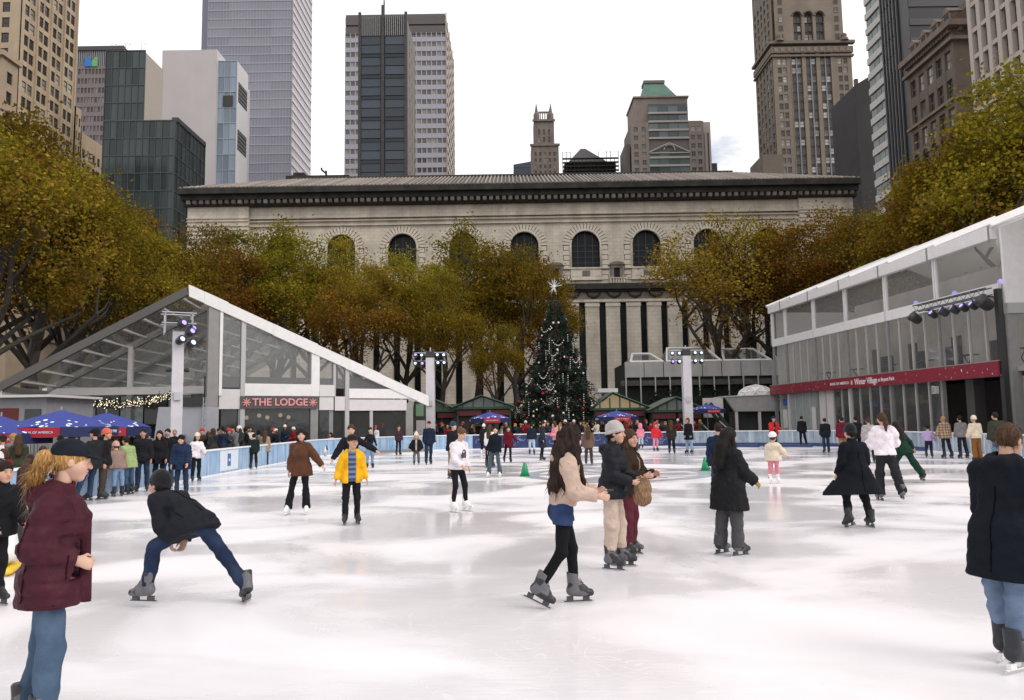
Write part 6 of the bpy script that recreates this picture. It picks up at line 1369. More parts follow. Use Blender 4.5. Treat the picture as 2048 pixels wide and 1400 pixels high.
# ------------------------------------------------------------------ light poles
FAB = mat('pole_fabric', (0.60, 0.58, 0.62), 0.7, var=0.08, vscale=2, bump=0.3, bscale=4)
LENS = mat('lamp_lens', (0.4, 0.5, 0.8), 0.2, emit=(0.55, 0.72, 1.0), estr=1.1); LENSP = mat('lamp_lens_violet', (0.3, 0.2, 0.8), 0.2, emit=(0.38, 0.30, 1.0), estr=0.9)
can = MB(); can.lathe((0, 0, 0), [(0.10, -0.18), (0.14, -0.12), (0.16, 0.1), (0.165, 0.16)], 10); can_me = meshof(can, 'lamp_housing', DARKPL, True); ln_me = meshof(MB().lathe((0, 0, 0), [(0.095, 0.165), (0.04, 0.172)], 10), 'lamp_lens', LENS); ln_me2 = meshof(MB().lathe((0, 0, 0), [(0.095, 0.165), (0.04, 0.172)], 10), 'lamp_lens', LENSP)
def lamp(root, p, yaw=0.0, tilt=0.0, lens=True, sc=1.0, nm='floodlight', me2=None):
    o = inst(can_me, nm, root, p); o.rotation_euler = (R(90 + tilt), 0, yaw - root['_a']); o.scale = (sc, sc, sc)
    if lens: o2 = bpy.data.objects.new('lens', me2 or ln_me); COL.objects.link(o2); o2.parent = o
    return o
def light_pole(pxc, Y, ytop, w, label, ang=0.0, bars=True):
    p = dpt(pxc, 780, Y); zt = float(dpt(pxc, ytop, Y)[2]); t = thing('light_pole', label, 'light pole', (p[0], Y, 0), ang)
    fr = Frame((p[0], Y, 0), ang); mb = MB(fr)
    segs = 8
    for k in range(segs): mb.box(-w / 2 - 0.004 * (k % 2), w / 2 + 0.004 * (k % 2), -w / 2 - 0.003 * (k % 2), w / 2, zt * k / segs, zt * (k + 1) / segs)
    mb.build('shaft', FAB, t); mb = MB(fr); mb.box(-0.5, 0.5, -0.5, 0.5, -0.02, 0.06); mb.build('base_plate', DARKPL, t)
    mb = MB(fr); mb.box(-w * 0.3, w * 0.3, -w / 2 - 0.12, -w / 2, 3.0, 3.35); mb.build('junction_box', mat('box_grey', (0.5, 0.49, 0.5), 0.6), t)
    return t, fr, zt
for pxc, Y, yt, lab in ((861, 53.0, 716, 'white fabric-wrapped light pole with two rows of lamps behind the far-left boards'), (1374, 52.5, 712, 'white fabric-wrapped light pole with two rows of lamps before the grey terrace')):
    t, fr, zt = light_pole(pxc, Y, yt, 0.58, lab); bw = 1.12
    mb = MB(fr)
    for zz in (0.05, 0.62):
        mb.tube([fr.p(-bw, -0.1, zt - 0.25 + zz), fr.p(bw, -0.1, zt - 0.25 + zz)], 0.035, 6); mb.tube([fr.p(-bw, 0.15, zt - 0.25 + zz), fr.p(bw, 0.15, zt - 0.25 + zz)], 0.035, 6)
    mb.tube([fr.p(0, 0, zt - 0.4), fr.p(0, 0, zt + 0.75)], 0.05, 6); mb.build('crossbar', mat('alu', (0.5, 0.5, 0.52), 0.35, 0.8), t)
    for r_ in range(2):
        for u in (-1.0, -0.55, 0.55, 1.0): lamp(t, fr.p(u, -0.3, zt + 0.15 - r_ * 0.58), RND.uniform(-0.2, 0.2), RND.uniform(-25, -5), me2=ln_me2 if RND.random() < 0.3 else None)
    mb = MB(fr); mb.box(-0.28, 0.28, -0.25, 0.2, zt + 0.05, zt + 0.45); mb.build('controller', DARKPL, t)
t, fr, zt = light_pole(354, 33.0, 664, 0.45, 'tall lilac-white light pole with violet lamps in front of the lodge', R(28)); mb = MB(fr); cg = 0.55
for z_ in (zt + 0.35, zt + 0.82):
    for (a, b_) in ((-1, -1), (1, -1)): mb.tube([fr.p(a * cg, b_ * 0.3, z_), fr.p(a * cg, 0.5, z_)], 0.03, 5)
    mb.tube([fr.p(-cg - 0.15, -0.3, z_), fr.p(cg + 0.15, -0.3, z_)], 0.035, 5); mb.tube([fr.p(-cg - 0.15, 0.5, z_), fr.p(cg + 0.15, 0.5, z_)], 0.035, 5)
for (a, b_) in ((-cg, -0.3), (cg, -0.3), (cg, 0.5), (-cg, 0.5)): mb.tube([fr.p(a, b_, zt - 0.1), fr.p(a, b_, zt + 0.85)], 0.035, 5)
mb.build('truss_cage', mat('alu', (0, 0, 0)), t); mb = MB(fr); mb.box(-0.5, 0.5, -0.25, 0.45, zt + 0.42, zt + 0.52); mb.build('cage_shelf', DARKPL, t)
for (u, d_, z_) in ((0.1, -0.45, 0.3), (0.45, -0.4, -0.05), (0.05, -0.45, -0.42), (0.5, -0.35, -0.55), (0.55, 0.2, 0.15)): lamp(t, fr.p(u, d_, zt + z_), fr.ang + 0.5, -20, True, 1.15, me2=ln_me2 if z_ > -0.1 else None)
for z_ in (zt - 1.7,): lamp(t, fr.p(0.36, -0.1, z_), fr.ang + 1.2, -10, False, 0.6, 'camera_housing'); lamp(t, fr.p(-0.36, -0.1, z_), fr.ang - 1.2, -10, False, 0.6, 'camera_housing')

# ------------------------------------------------------------------ umbrellas
UBL = mat('umbrella_blue', (0.012, 0.03, 0.24), 0.6, var=0.15, vscale=2); URED = mat('umbrella_red', (0.38, 0.012, 0.03), 0.6); UDK = mat('umbrella_navy', (0.012, 0.02, 0.09), 0.7); FLK = mat('flake_white', (0.75, 0.78, 0.85), 0.7)
TX = {}
def txt(s, size, ext=0.004, bold=0.0):
    k = (s, size)
    if k not in TX: TX[k] = text_mesh(s, size, ext, bold)
    return TX[k]
def umbrella(px, Y, yapex, label, rot=0.0, rad=1.5, rise=0.55):
    p = dpt(px, 850, Y); za = float(dpt(px, yapex, Y)[2]); t = thing('umbrella', label, 'umbrella', (p[0], Y, 0), rot, 'blue patio umbrellas'); c = np.array([p[0], Y, 0]); zr = za - rise; n = 8
    mb = MB(); mb.tube([c, c + np.array([0, 0, za + 0.12])], 0.025, 8); mb.build('pole', mat('pole_grey', (0.35, 0.35, 0.36), 0.4, 0.5), t); mb = MB(); mb.lathe(c, [(0.3, 0.0), (0.3, 0.06), (0.05, 0.1)], 14); mb.build('base', DARKPL, t)
    def rim(k, rr_=rad, dz=0.0): a = rot + 2 * math.pi * (k + 0.5) / n; return c + np.array([rr_ * math.cos(a), rr_ * math.sin(a), zr + dz])
    for k in range(n):
        a0, a1 = rim(k), rim(k + 1); m0, m1 = rim(k, rad * 0.5, rise * 0.56), rim(k + 1, rad * 0.5, rise * 0.56); ap = c + np.array([0, 0, za]); mb = MB(); midr = (a0 + a1) / 2 + np.array([0, 0, 0.03])
        mb.raw([a0, a1, m1, m0, ap, midr], [(0, 5, 3), (5, 1, 2), (5, 2, 3), (3, 2, 4)]); gp = mb.build('canopy_panel', UBL, t)
        mb = MB(); r_ = random.Random(k * 13 + int(px)); nrm = np.cross(a1 - a0, m0 - a0); nrm /= np.linalg.norm(nrm); nrm *= np.sign(nrm[2])
        for j in range(9):
            u, v = r_.uniform(0.15, 0.85), r_.uniform(0.05, 0.85) ** 1.6; q = (a0 * (1 - u) + a1 * u) * (1 - v) + (m0 * (1 - u) + m1 * u) * v + nrm * (0.012 + 0.02 * (1 - abs(2 * u - 1)) * (1 - v)); s_ = r_.uniform(0.02, 0.075); e1 = (a1 - a0) / np.linalg.norm(a1 - a0); e2 = np.cross(nrm, e1)
            mb.raw([q + (e1 * math.cos(b) + e2 * math.sin(b)) * s_ for b in [math.pi / 3 * i for i in range(6)]], [(0, 1, 2, 3, 4, 5)])
        sub(mb, 'snowflake', FLK, gp)
        mb = MB(); dn = np.array([0, 0, -0.3]); ot = (a0 + a1) / 2 - c; ot[2] = 0; ot = ot / np.linalg.norm(ot) * 0.02
        mb.raw([a0, a1, a1 + dn, a0 + dn, a0 + ot, a1 + ot, a1 + dn + ot, a0 + dn + ot], [(3, 2, 1, 0), (4, 5, 6, 7), (0, 1, 5, 4), (2, 3, 7, 6)]); vl = mb.build('valance', URED if k % 4 == 1 else UDK, t)
        me = txt('BANK OF AMERICA', 0.1) if k % 4 == 1 else (txt('BRYANT PARK', 0.13) if k % 2 == 1 else None)
        if me:
            mid = (a0 + a1) / 2 + dn * 0.5 + ot * 1.6; an_ = math.atan2((a1 - a0)[1], (a1 - a0)[0]); o = lettering(me, 'lettering', FLK, t, mid, an_); 
    mb = MB()
    for k in range(n): mb.tube([rim(k, rad * 0.98, -0.02), c + np.array([0, 0, za - 0.06])], 0.012, 4)
    mb.build('rib', mat('pole_grey', (0, 0, 0)), t)
umbrella(122, 24.0, 820, 'wide blue snowflake umbrella with a red sponsor panel by the left boards', R(8), 1.62)
umbrella(212, 27.5, 825, 'blue snowflake umbrella half behind the wide one by the left boards', R(30), 1.55)
umbrella(2, 23.0, 832, 'blue snowflake umbrella cut by the grey fence side of the terrace', R(30), 1.45)
umbrella(980, 53.5, 824, 'small blue umbrella in front of the green-roofed kiosk', R(8), 1.5, 0.45); umbrella(1234, 54.0, 821, 'small blue umbrella right of the decorated tree', R(8), 1.55, 0.45); umbrella(1416, 56.5, 808, 'small blue umbrella beside the terrace stairs', R(8), 1.3, 0.4)

# ------------------------------------------------------------------ the lodge tent (left)
def tpvc():
    m = bpy.data.materials.new('translucent_pvc'); m.use_nodes = True; t = m.node_tree; t.nodes.clear(); lk = t.links.new; o = t.nodes.new('ShaderNodeOutputMaterial'); d = t.nodes.new('ShaderNodeBsdfDiffuse'); r_ = t.nodes.new('ShaderNodeBsdfTranslucent'); x = t.nodes.new('ShaderNodeMixShader'); x.inputs[0].default_value = 0.45
    d.inputs[0].default_value = (0.74, 0.72, 0.72, 1); r_.inputs[0].default_value = (0.8, 0.78, 0.76, 1); lk(d.outputs[0], x.inputs[1]); lk(r_.outputs[0], x.inputs[2]); lk(x.outputs[0], o.inputs[0]); return m
GREYM = mat('tent_grey', (0.24, 0.235, 0.23), 0.6, var=0.1); PVC = mat('white_pvc', (0.72, 0.70, 0.70), 0.5, var=0.06, bump=0.25, bscale=3); TPVC = tpvc()
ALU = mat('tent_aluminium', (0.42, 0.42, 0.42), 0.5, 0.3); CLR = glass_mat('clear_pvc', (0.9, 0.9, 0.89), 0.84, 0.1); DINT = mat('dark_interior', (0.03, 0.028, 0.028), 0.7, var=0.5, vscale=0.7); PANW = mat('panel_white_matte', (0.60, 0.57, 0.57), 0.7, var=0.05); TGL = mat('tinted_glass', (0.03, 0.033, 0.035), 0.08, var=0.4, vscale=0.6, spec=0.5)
apo = dpt(377, 577, 42.0); apo = np.array([apo[0], 42.0, apo[2]]); api = dpt(420, 607, 47.2)
rend = dpt(851, 797, 51.0); HZ = apo[2]
LODGE = thing('lodge_tent', 'large clear-walled gable tent with a white roof edge and a red lodge sign', 'tent', (apo[0], 47, 0))
back = 24.0
le = dpt(93, 779, 47.0); le_f = np.array([le[0] + 0.6, 36.0, le[2]]); le_b = np.array([le[0], 47 + back, le[2]])
# roof: right slope (white membrane), left slope (clear bays between rafters)
mb = MB(); th = np.array([0, 0, 0.14]); A_, B_, C_, D_ = apo, rend, rend + np.array([-3.0, back - 6, 0]), np.array([api[0], 47 + back, HZ])
mb.raw([A_ + th, B_ + th, C_ + th, D_ + th], [(0, 1, 2, 3)]); mb.build('roof_membrane', TPVC, LODGE)
fo = np.array([apo[0] - 0.02, 41.9, apo[2]]); lf = np.array([le[0] + 0.6, 41.9, le[2] + 0.1])
mb = MB(); t2 = np.array([0, 0, 0.03]); mb.hexa([lf, fo, D_, le_b, lf + t2, fo + t2, D_ + t2, le_b + t2]); mb.build('clear_roof', glass_mat('smoky_pvc', (0.9, 0.89, 0.87), 0.86, 0.2), LODGE)
def beam(a, b, w, h, name, m_, root=LODGE):
    a = np.asarray(a, float); b = np.asarray(b, float); d = (b - a) / np.linalg.norm(b - a); s_ = np.cross(d, np.array([0, 0, 1.0])); s_ = s_ / (np.linalg.norm(s_) + 1e-9) if np.linalg.norm(s_) > 1e-6 else np.array([1.0, 0, 0]); u_ = np.cross(s_, d)
    mb = MB(); mb.hexa([a - s_ * w / 2 - u_ * h / 2, a + s_ * w / 2 - u_ * h / 2, b + s_ * w / 2 - u_ * h / 2, b - s_ * w / 2 - u_ * h / 2, a - s_ * w / 2 + u_ * h / 2, a + s_ * w / 2 + u_ * h / 2, b + s_ * w / 2 + u_ * h / 2, b - s_ * w / 2 + u_ * h / 2]); return mb.build(name, m_, root)
dz = np.array([0, 0, -0.18])
beam(lf + dz, fo + dz, 0.25, 0.45, 'front_rafter', mat('rafter_dark', (0.10, 0.095, 0.09), 0.6)); lin_ = np.array([le[0], 47.0, le[2]])
for yb in (47.0, 52.0, 57.0, 62.0, 67.0): beam((le[0], yb, le[2] - 0.1), (api[0], yb, HZ - 0.25), 0.22, 0.4, 'rafter', GREYM)
for k in range(9):
    f = (k + 0.5) / 9; a = lf * (1 - f) + fo * f - np.array([0, 0, 0.1]); b = np.array([le[0] * (1 - f) + api[0] * f, 47.0, le[2] * (1 - f) + HZ * f - 0.1]); b2 = b + np.array([0, 20, 0]); beam(a, b, 0.2, 0.1, 'purlin', PVC); beam(b, b2, 0.2, 0.1, 'purlin', PVC)
beam(lf + dz * 1.5, lin_ + dz * 1.5, 0.25, 0.35, 'eave_beam', GREYM); beam(lin_ + dz * 1.5, le_b + dz * 1.5, 0.25, 0.35, 'eave_beam', GREYM)
mb = MB(); mb.hexa([lf + np.array([0, 0, -0.8]), lin_ + np.array([0, 0, -0.95]), lin_ + np.array([0.06, 0, -0.95]), lf + np.array([0.06, 0, -0.8]), lf + np.array([0, 0, -0.35]), lin_ + np.array([0, 0, -0.35]), lin_ + np.array([0.06, 0, -0.35]), lf + np.array([0.06, 0, -0.35])]); mb.build('eave_valance', PVC, LODGE)
# front wall on the right, along the oblique plane
ang = math.atan2(rend[1] - apo[1], rend[0] - apo[0]); FRT = Frame((apo[0], apo[1], 0), ang)
def fx(px, py): return FRT.px(px, py)
LW = math.hypot(rend[0] - apo[0], rend[1] - apo[1])
def roofz(u): return HZ + (rend[2] - HZ) * u / LW
# white roof edge in overlapping lengths
cuts = [378, 405, 452, 545, 632, 690, 760, 832, 852]; us_ = [0.0] + [fx(c_, 700)[0] for c_ in cuts[1:-1]] + [LW + 0.1]
for k in range(len(us_) - 1):
    a, b = us_[k], us_[k + 1]; o_ = 0.02 * (k % 2); mb = MB(FRT); mb.prism([(a, roofz(a) - 0.46 - o_), (b + 0.04, roofz(b) - 0.46 - o_), (b + 0.04, roofz(b) + 0.2 + o_), (a, roofz(a) + 0.2 + o_)], -0.16 - o_, 0.05 + o_); mb.build('roof_edge', PVC, LODGE)
def col(px0, px1, zb_, name, m_, d0=-0.06, d1=0.16, top=None, pyr=760):
    u0, u1 = fx(px0, pyr)[0], fx(px1, pyr)[0]; mb = MB(FRT); zt0, zt1 = (roofz(u0) - 0.4, roofz(u1) - 0.4) if top is None else (top, top); mb.prism([(u0, zb_), (u1, zb_), (u1, zt1), (u0, zt0)], d0, d1); return mb.build(name, m_, LODGE)
zg = fx(560, 768)[1]; zf0 = fx(560, 792)[1]; zs0 = fx(560, 817)[1]
col(414, 436, 0, 'main_column', GREYM, -0.1, 0.3); col(437, 443, zf0, 'pleated_edge', PVC, -0.12, 0.1); col(481, 490, 0, 'column', ALU); col(622, 638, zg - 0.5, 'pleated_column', PVC, -0.1, 0.2); col(666, 671, zf0, 'column', ALU); col(690, 698, 0, 'column', ALU)
col(622, 637, 0, 'lower_column', GREYM, 0.0, 0.3, zf0); col(478, 484, 0, 'lower_column', GREYM, 0.0, 0.3, zs0); col(660, 668, 0, 'lower_column', GREYM, 0.1, 0.4, zf0); col(812, 826, 0, 'lower_column', GREYM, -0.02, 0.3, rend[2] - 0.3, 830); col(740, 746, 0, 'lower_column', ALU, 0.02, 0.14, zs0, 840)
for (pa, pb, yb) in ((443, 481, 775), (490, 622, 768), (638, 666, 772), (671, 690, 777), (698, 812, 778)):
    u0, u1 = fx(pa, yb)[0], fx(pb, yb)[0]; zb_ = fx((pa + pb) / 2, yb)[1]; zt0, zt1 = roofz(u0) - 0.42, max(zb_ + 0.05, roofz(u1) - 0.42); mb = MB(FRT); mb.prism([(u0, zb_), (u1, zb_), (u1, zt1), (u0, zt0)], 0.04, 0.06); mb.build('clear_wall', CLR, LODGE)
for (pa, pb, ya, yb, m_, nm) in ((488, 638, 768, 792, PVC, 'fascia'), (638, 668, 770, 793, PANW, 'fascia'), (697, 826, 778, 797, PVC, 'fascia'), (437, 481, 778, 818, PANW, 'white_panel'), (638, 667, 794, 820, PANW, 'white_panel'), (669, 691, 793, 821, PANW, 'white_panel'), (698, 813, 799, 821, PANW, 'white_panel')):
    u0, u1 = fx(pa, yb)[0], fx(pb, yb)[0]; c_ = (pa + pb) / 2; mb = MB(FRT); mb.box(u0 + 0.01, u1 - 0.01, -0.09 if nm == 'fascia' else -0.03, 0.03, fx(c_, yb)[1], fx(c_, ya)[1]); mb.build(nm, m_, LODGE)
# sign
u0, u1 = fx(480, 804)[0], fx(634, 804)[0]; z0, z1 = fx(560, 817)[1], fx(560, 793)[1]; mb = MB(FRT); mb.box(u0, u1, -0.14, -0.02, z0, z1); sg = mb.build('sign_board', mat('sign_grey', (0.08, 0.075, 0.075), 0.7, var=0.15), LODGE); SGR = mat('sign_letter', (0.6, 0.24, 0.25), 0.4, emit=(1, 0.35, 0.33), estr=0.08)
me = txt('THE LODGE', 1.0, 0.02, 0.02); wd = max(v.co.x for v in me.vertices) - min(v.co.x for v in me.vertices); ht = max(v.co.y for v in me.vertices) - min(v.co.y for v in me.vertices); tw = (u1 - u0) * 0.72; lettering(me, 'sign_lettering', SGR, LODGE, FRT.p((u0 + u1) / 2, -0.17, (z0 + z1) / 2), ang, tw / wd, (z1 - z0) * 0.62 / ht)
for uu in (u0 + (u1 - u0) * 0.07, u1 - (u1 - u0) * 0.07):
    mb = MB(FRT)
    for k in range(4): a = math.pi * k / 4; r_ = (z1 - z0) * 0.34; c_ = FRT.p(uu, -0.17, (z0 + z1) / 2); mb.tube([c_ + (FRT.u * math.cos(a) + np.array([0, 0, math.sin(a)])) * r_, c_ - (FRT.u * math.cos(a) + np.array([0, 0, math.sin(a)])) * r_], 0.035, 5)
    mb.build('sign_snowflake', SGR, LODGE)
# lower openings: dark interior behind glass doors, counters
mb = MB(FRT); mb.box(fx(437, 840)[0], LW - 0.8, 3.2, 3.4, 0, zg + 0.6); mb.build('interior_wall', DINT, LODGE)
mb = MB(FRT); mb.box(fx(437, 840)[0], LW - 0.6, -1.9, 3.2, -0.02, 0.12); mb.build('deck', mat('deck_grey', (0.2, 0.19, 0.18), 0.8), LODGE)
for (pa, pb) in ((443, 478), (484, 622), (640, 660), (668, 690), (698, 740), (746, 812)): u0, u1 = fx(pa, 840)[0], fx(pb, 840)[0]; mb = MB(FRT); mb.box(u0, u1, 0.12, 0.15, 0.15, zs0); mb.build('glass_door', glass_mat('door_glass', (0.6, 0.6, 0.6), 0.93, 0.05), LODGE)
mb = MB(FRT); mb.box(fx(490, 850)[0], fx(812, 850)[0], 1.8, 2.3, 0.1, 1.15); mb.build('bar_counter', mat('counter_wood', (0.10, 0.06, 0.035), 0.6, var=0.3), LODGE)
for k in range(5): u_ = fx(505 + 22 * k + (k * 7) % 9, 850)[0]; mb = MB(FRT); c_ = FRT.p(u_, 1.2 + 0.3 * (k % 3), 2.3 + 0.12 * (k % 2)); mb.ball(c_, 0.13, 8, 5); mb.build('pendant_lamp', mat('pendant', (0.6, 0.55, 0.45), 0.4, emit=(1, 0.8, 0.5), estr=0.6), LODGE)
# recessed left gable wall
FLF = Frame((0, 47.0, 0)); lu0, lu1 = le[0] + 0.1, float(dpt(432, 700, 47)[0]); zbm0, zbm1 = float(dpt(220, 790, 47)[2]), float(dpt(220, 775, 47)[2])
def lroof(u): return le[2] + (HZ - le[2]) * (u - le[0]) / (api[0] - le[0])
mb = MB(FLF); mb.box(lu0, lu1, -0.1, 0.1, zbm0, zbm1); mb.build('cross_beam', PVC, LODGE)
for px in (95, 263, 425): u = float(dpt(px, 700, 47)[0]); mb = MB(FLF); mb.box(u - 0.14, u + 0.14, -0.14, 0.14, zbm1 + 0.001, lroof(min(u, api[0])) - 0.2); mb.build('post', PVC if px != 425 else ALU, LODGE); mb = MB(FLF); mb.box(u - 0.16, u + 0.16, -0.16, 0.16, 0, zbm0 - 0.001); mb.build('lower_post', GREYM, LODGE)
mb = MB(FLF); mb.prism([(lu0, zbm1), (api[0], zbm1), (api[0], HZ - 0.4), (lu0, le[2] - 0.2)], 0.0, 0.02); mb.build('clear_gable', CLR, LODGE); mb = MB(FLF); mb.prism([(api[0], zbm1), (lu1, zbm1), (lu1, HZ - 1.0), (api[0], HZ - 0.4)], 0.0, 0.02); mb.build('clear_gable', CLR, LODGE)
ur = fx(425, 700)[0]; pr_ = FRT.p(ur, 0.2, 0); mb = MB(); mb.hexa([(pr_[0], pr_[1], 0), (pr_[0] + 0.06, pr_[1], 0), (lu1 + 0.06, 46.9, 0), (lu1, 46.9, 0), (pr_[0], pr_[1], HZ - 1.6), (pr_[0] + 0.06, pr_[1], HZ - 1.6), (lu1 + 0.06, 46.9, HZ - 1.6), (lu1, 46.9, HZ - 1.6)]); mb.build('return_wall', GREYM, LODGE)
TEAL = mat('teal_glass', (0.16, 0.20, 0.20), 0.15, var=0.3)
for k in range(7): a = lu0 + (lu1 - lu0) * k / 7; mb = MB(FLF); mb.box(a + 0.05, a + (lu1 - lu0) / 7 - 0.05, 0.1, 0.14, 2.0, zbm0 - 0.1); mb.build('clerestory_pane', TEAL if k % 2 else TGL, LODGE)
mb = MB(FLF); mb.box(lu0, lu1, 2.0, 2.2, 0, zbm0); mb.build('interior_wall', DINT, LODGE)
# garland with fairy lights along the left bar front
GL = thing('light_garland', 'dense greenery garland with warm fairy lights along the lodge bar', 'garland', (dpt(220, 800, 44)[0], 44, 2.8)); rr = random.Random(4); gb = MB(); lb = MB()
for k in range(1100):
    f = rr.random(); px = 95 + 250 * f; yc = 800 + 8 * math.sin(f * 3.1) - (10 * max(0, f - 0.75) * 4 if f > 0.75 else 0); p = dpt(px, yc + rr.gauss(0, 4.5), 44 + rr.uniform(-0.3, 0.3)); d = np.array([rr.gauss(0, 1), rr.gauss(0, 1), rr.gauss(0, 1)]); d /= np.linalg.norm(d); e = np.cross(d, (0.3, 0.5, 0.8)); gb.raw([p - d * 0.13, p + e * 0.05, p + d * 0.13, p - e * 0.05], [(0, 1, 2, 3)])
    if k % 3 == 0: lb.ball(p + np.array([0, -0.15, 0]), rr.uniform(0.016, 0.03), 5, 3)
gb.build('greenery', mat('garland_green', (0.02, 0.03, 0.015), 0.8), GL); lb.build('fairy_light', mat('fairy', (0.9, 0.8, 0.55), 0.4, emit=(1, 0.85, 0.6), estr=1.3), GL, kind='stuff')
# grey kiosk, corrugated fence and booth in front of the lodge
p0, p1 = dpt(-30, 830, 36), dpt(92, 830, 36); zt = float(dpt(60, 795, 36)[2]); t = thing('grey_kiosk', 'plain grey flat-roofed kiosk with a red board left of the lodge', 'kiosk', ((p0[0] + p1[0]) / 2, 36, 0)); fr = Frame((p0[0], 36, 0)); w = p1[0] - p0[0]
mb = MB(fr); mb.box(0, w, 0, 4, 0, zt); mb.build('wall', mat('kiosk_grey', (0.25, 0.25, 0.27), 0.7, var=0.1), t); mb = MB(fr); mb.box(-0.3, w + 0.4, -0.4, 4.2, zt + 0.002, zt + 0.12); mb.build('roof', PANW, t); mb = MB(fr); mb.box(0.4, w * 0.55, -0.05, -0.003, 0.9, zt - 0.5); mb.build('red_board', mat('dark_red', (0.12, 0.012, 0.015), 0.6), t); mb = MB(fr); mb.box(w * 0.66, w * 0.92, -0.05, -0.003, 0.6, zt - 0.55); mb.build('window', TGL, t)
p0, p1 = dpt(-20, 880, 27.5), dpt(140, 880, 29); t = thing('corrugated_fence', 'grey corrugated panel fence behind the blue umbrellas', 'fence', (p0[0], 27.5, 0)); an_ = math.atan2(p1[1] - p0[1], p1[0] - p0[0]); fr = Frame((p0[0], 27.5, 0), an_); ll = math.hypot(p1[0] - p0[0], p1[1] - p0[1]); FM = mat('fence_grey', (0.22, 0.215, 0.22), 0.6, var=0.2, vscale=5, objvar=0.15)
for k in range(22): u = ll * k / 22; mb = MB(fr); mb.prism([(u, 0.0), (u + ll / 22 - 0.02, 0.0), (u + ll / 22 - 0.02, 1.55), (u, 1.55)], 0.0 if k % 2 else -0.05, 0.08); mb.build('fence_panel', FM, t)
p0, p1 = dpt(312, 840, 35.5), dpt(404, 840, 35.5); zt, z2 = float(dpt(330, 814, 35.5)[2]), float(dpt(380, 795, 35.5)[2]); t = thing('sound_booth', 'pale grey booth with a dark screen beside the tall light pole', 'booth', ((p0[0] + p1[0]) / 2, 35.5, 0)); fr = Frame((p0[0], 35.5, 0)); w = p1[0] - p0[0]; BG = mat('booth_grey', (0.36, 0.37, 0.41), 0.6, var=0.06)
mb = MB(fr); mb.prism([(-0.2, 0), (w * 0.42, 0), (w * 0.42, zt), (0.1, zt)], 0, 2.0); mb.build('wall', BG, t); mb = MB(fr); mb.box(w * 0.45, w, 0, 2.0, 0, zt); mb.build('wall', BG, t); mb = MB(fr); mb.box(w * 0.5, w * 1.02, -0.1, 0.4, zt + 0.01, z2); mb.build('screen', DARKPL, t)
mb = MB(fr)
for k in range(12): mb.tube([fr.p(w * 1.04, -0.1, 0.25 * k), fr.p(w * 1.1, -0.1, 0.25 * k + 0.25)], 0.02, 4)
for u_ in (1.04, 1.1): mb.tube([fr.p(w * u_, -0.1, 0), fr.p(w * u_, -0.1, 3.2)], 0.025, 5)
mb.build('truss_leg', mat('alu', (0, 0, 0)), t)
# black mesh fence behind the left boards
for (pa, pb, Y_) in ((318, 480, 37.5),):
    p0, p1 = dpt(pa, 860, Y_ - 4), dpt(pb, 860, Y_ + 3); fr = Frame((p0[0], p0[1], 0), math.atan2(p1[1] - p0[1], p1[0] - p0[0])); ll = math.hypot(p1[0] - p0[0], p1[1] - p0[1]); t = thing('terrace_railing', 'dark mesh railing along the lodge terrace', 'railing', p0 * np.array([1, 1, 0])); mb = MB(fr); mb.box(0, ll, 0, 0.03, 0.1, 1.4); mb.build('mesh_panel', DARKPL, t); mb = MB(fr); mb.tube([fr.p(0, 0, 1.45), fr.p(ll, 0, 1.45)], 0.035, 6); mb.build('top_rail', mat('alu', (0, 0, 0)), t)

# low planted wall, stair and railing right of the lodge
p0, p1 = dpt(700, 870, 52), dpt(842, 870, 53); fr = Frame((p0[0], 52.4, 0), 0.05); ll = p1[0] - p0[0]; t = thing('planter_wall', 'low grey terrace wall with clipped bushes under the lodge', 'wall', (p0[0], 52.4, 0)); mb = MB(fr); mb.box(0, ll, 0, 0.4, 0, 1.0); mb.build('wall', mat('planter', (0.16, 0.15, 0.14), 0.8), t); mb = MB(fr)
for k in range(2): mb.tube([fr.p(ll - 1.4 + 0.3 * k, -0.1, 0.1), fr.p(ll - 0.3 + 0.3 * k, -0.1, 1.3)], 0.03, 5)
mb.build('handrail', mat('alu', (0, 0, 0)), t)
# small service hut with a green board at the lodge's right end
p0, p1 = dpt(828, 830, 55.5), dpt(866, 830, 55.5); fr = Frame((p0[0], 55.5, 0)); w = p1[0] - p0[0]; t = thing('service_hut', 'small dark slatted hut with a green notice at the lodge corner', 'hut', (p0[0] + w / 2, 55.5, 0)); mb = MB(fr); mb.box(0, w, 0, 2, 0, 3.4); mb.build('wall', mat('hut_dark', (0.09, 0.085, 0.075), 0.8), t); mb = MB(fr); mb.box(w * 0.1, w * 0.5, -0.06, -0.003, 2.3, 3.2); mb.build('green_notice', mat('notice_green', (0.25, 0.42, 0.27), 0.5), t); mb = MB(fr); mb.box(w * 0.12, w * 0.6, -0.05, -0.003, 0.1, 2.0); dr = mb.build('door', PANW, t)
for k in range(10): mb = MB(fr); mb.box(w * k / 10 + 0.01, w * (k + 1) / 10 - 0.03, -0.03, -0.001, 2.05, 2.28); mb.build('slat', mat('hut_dark', (0, 0, 0)), t)

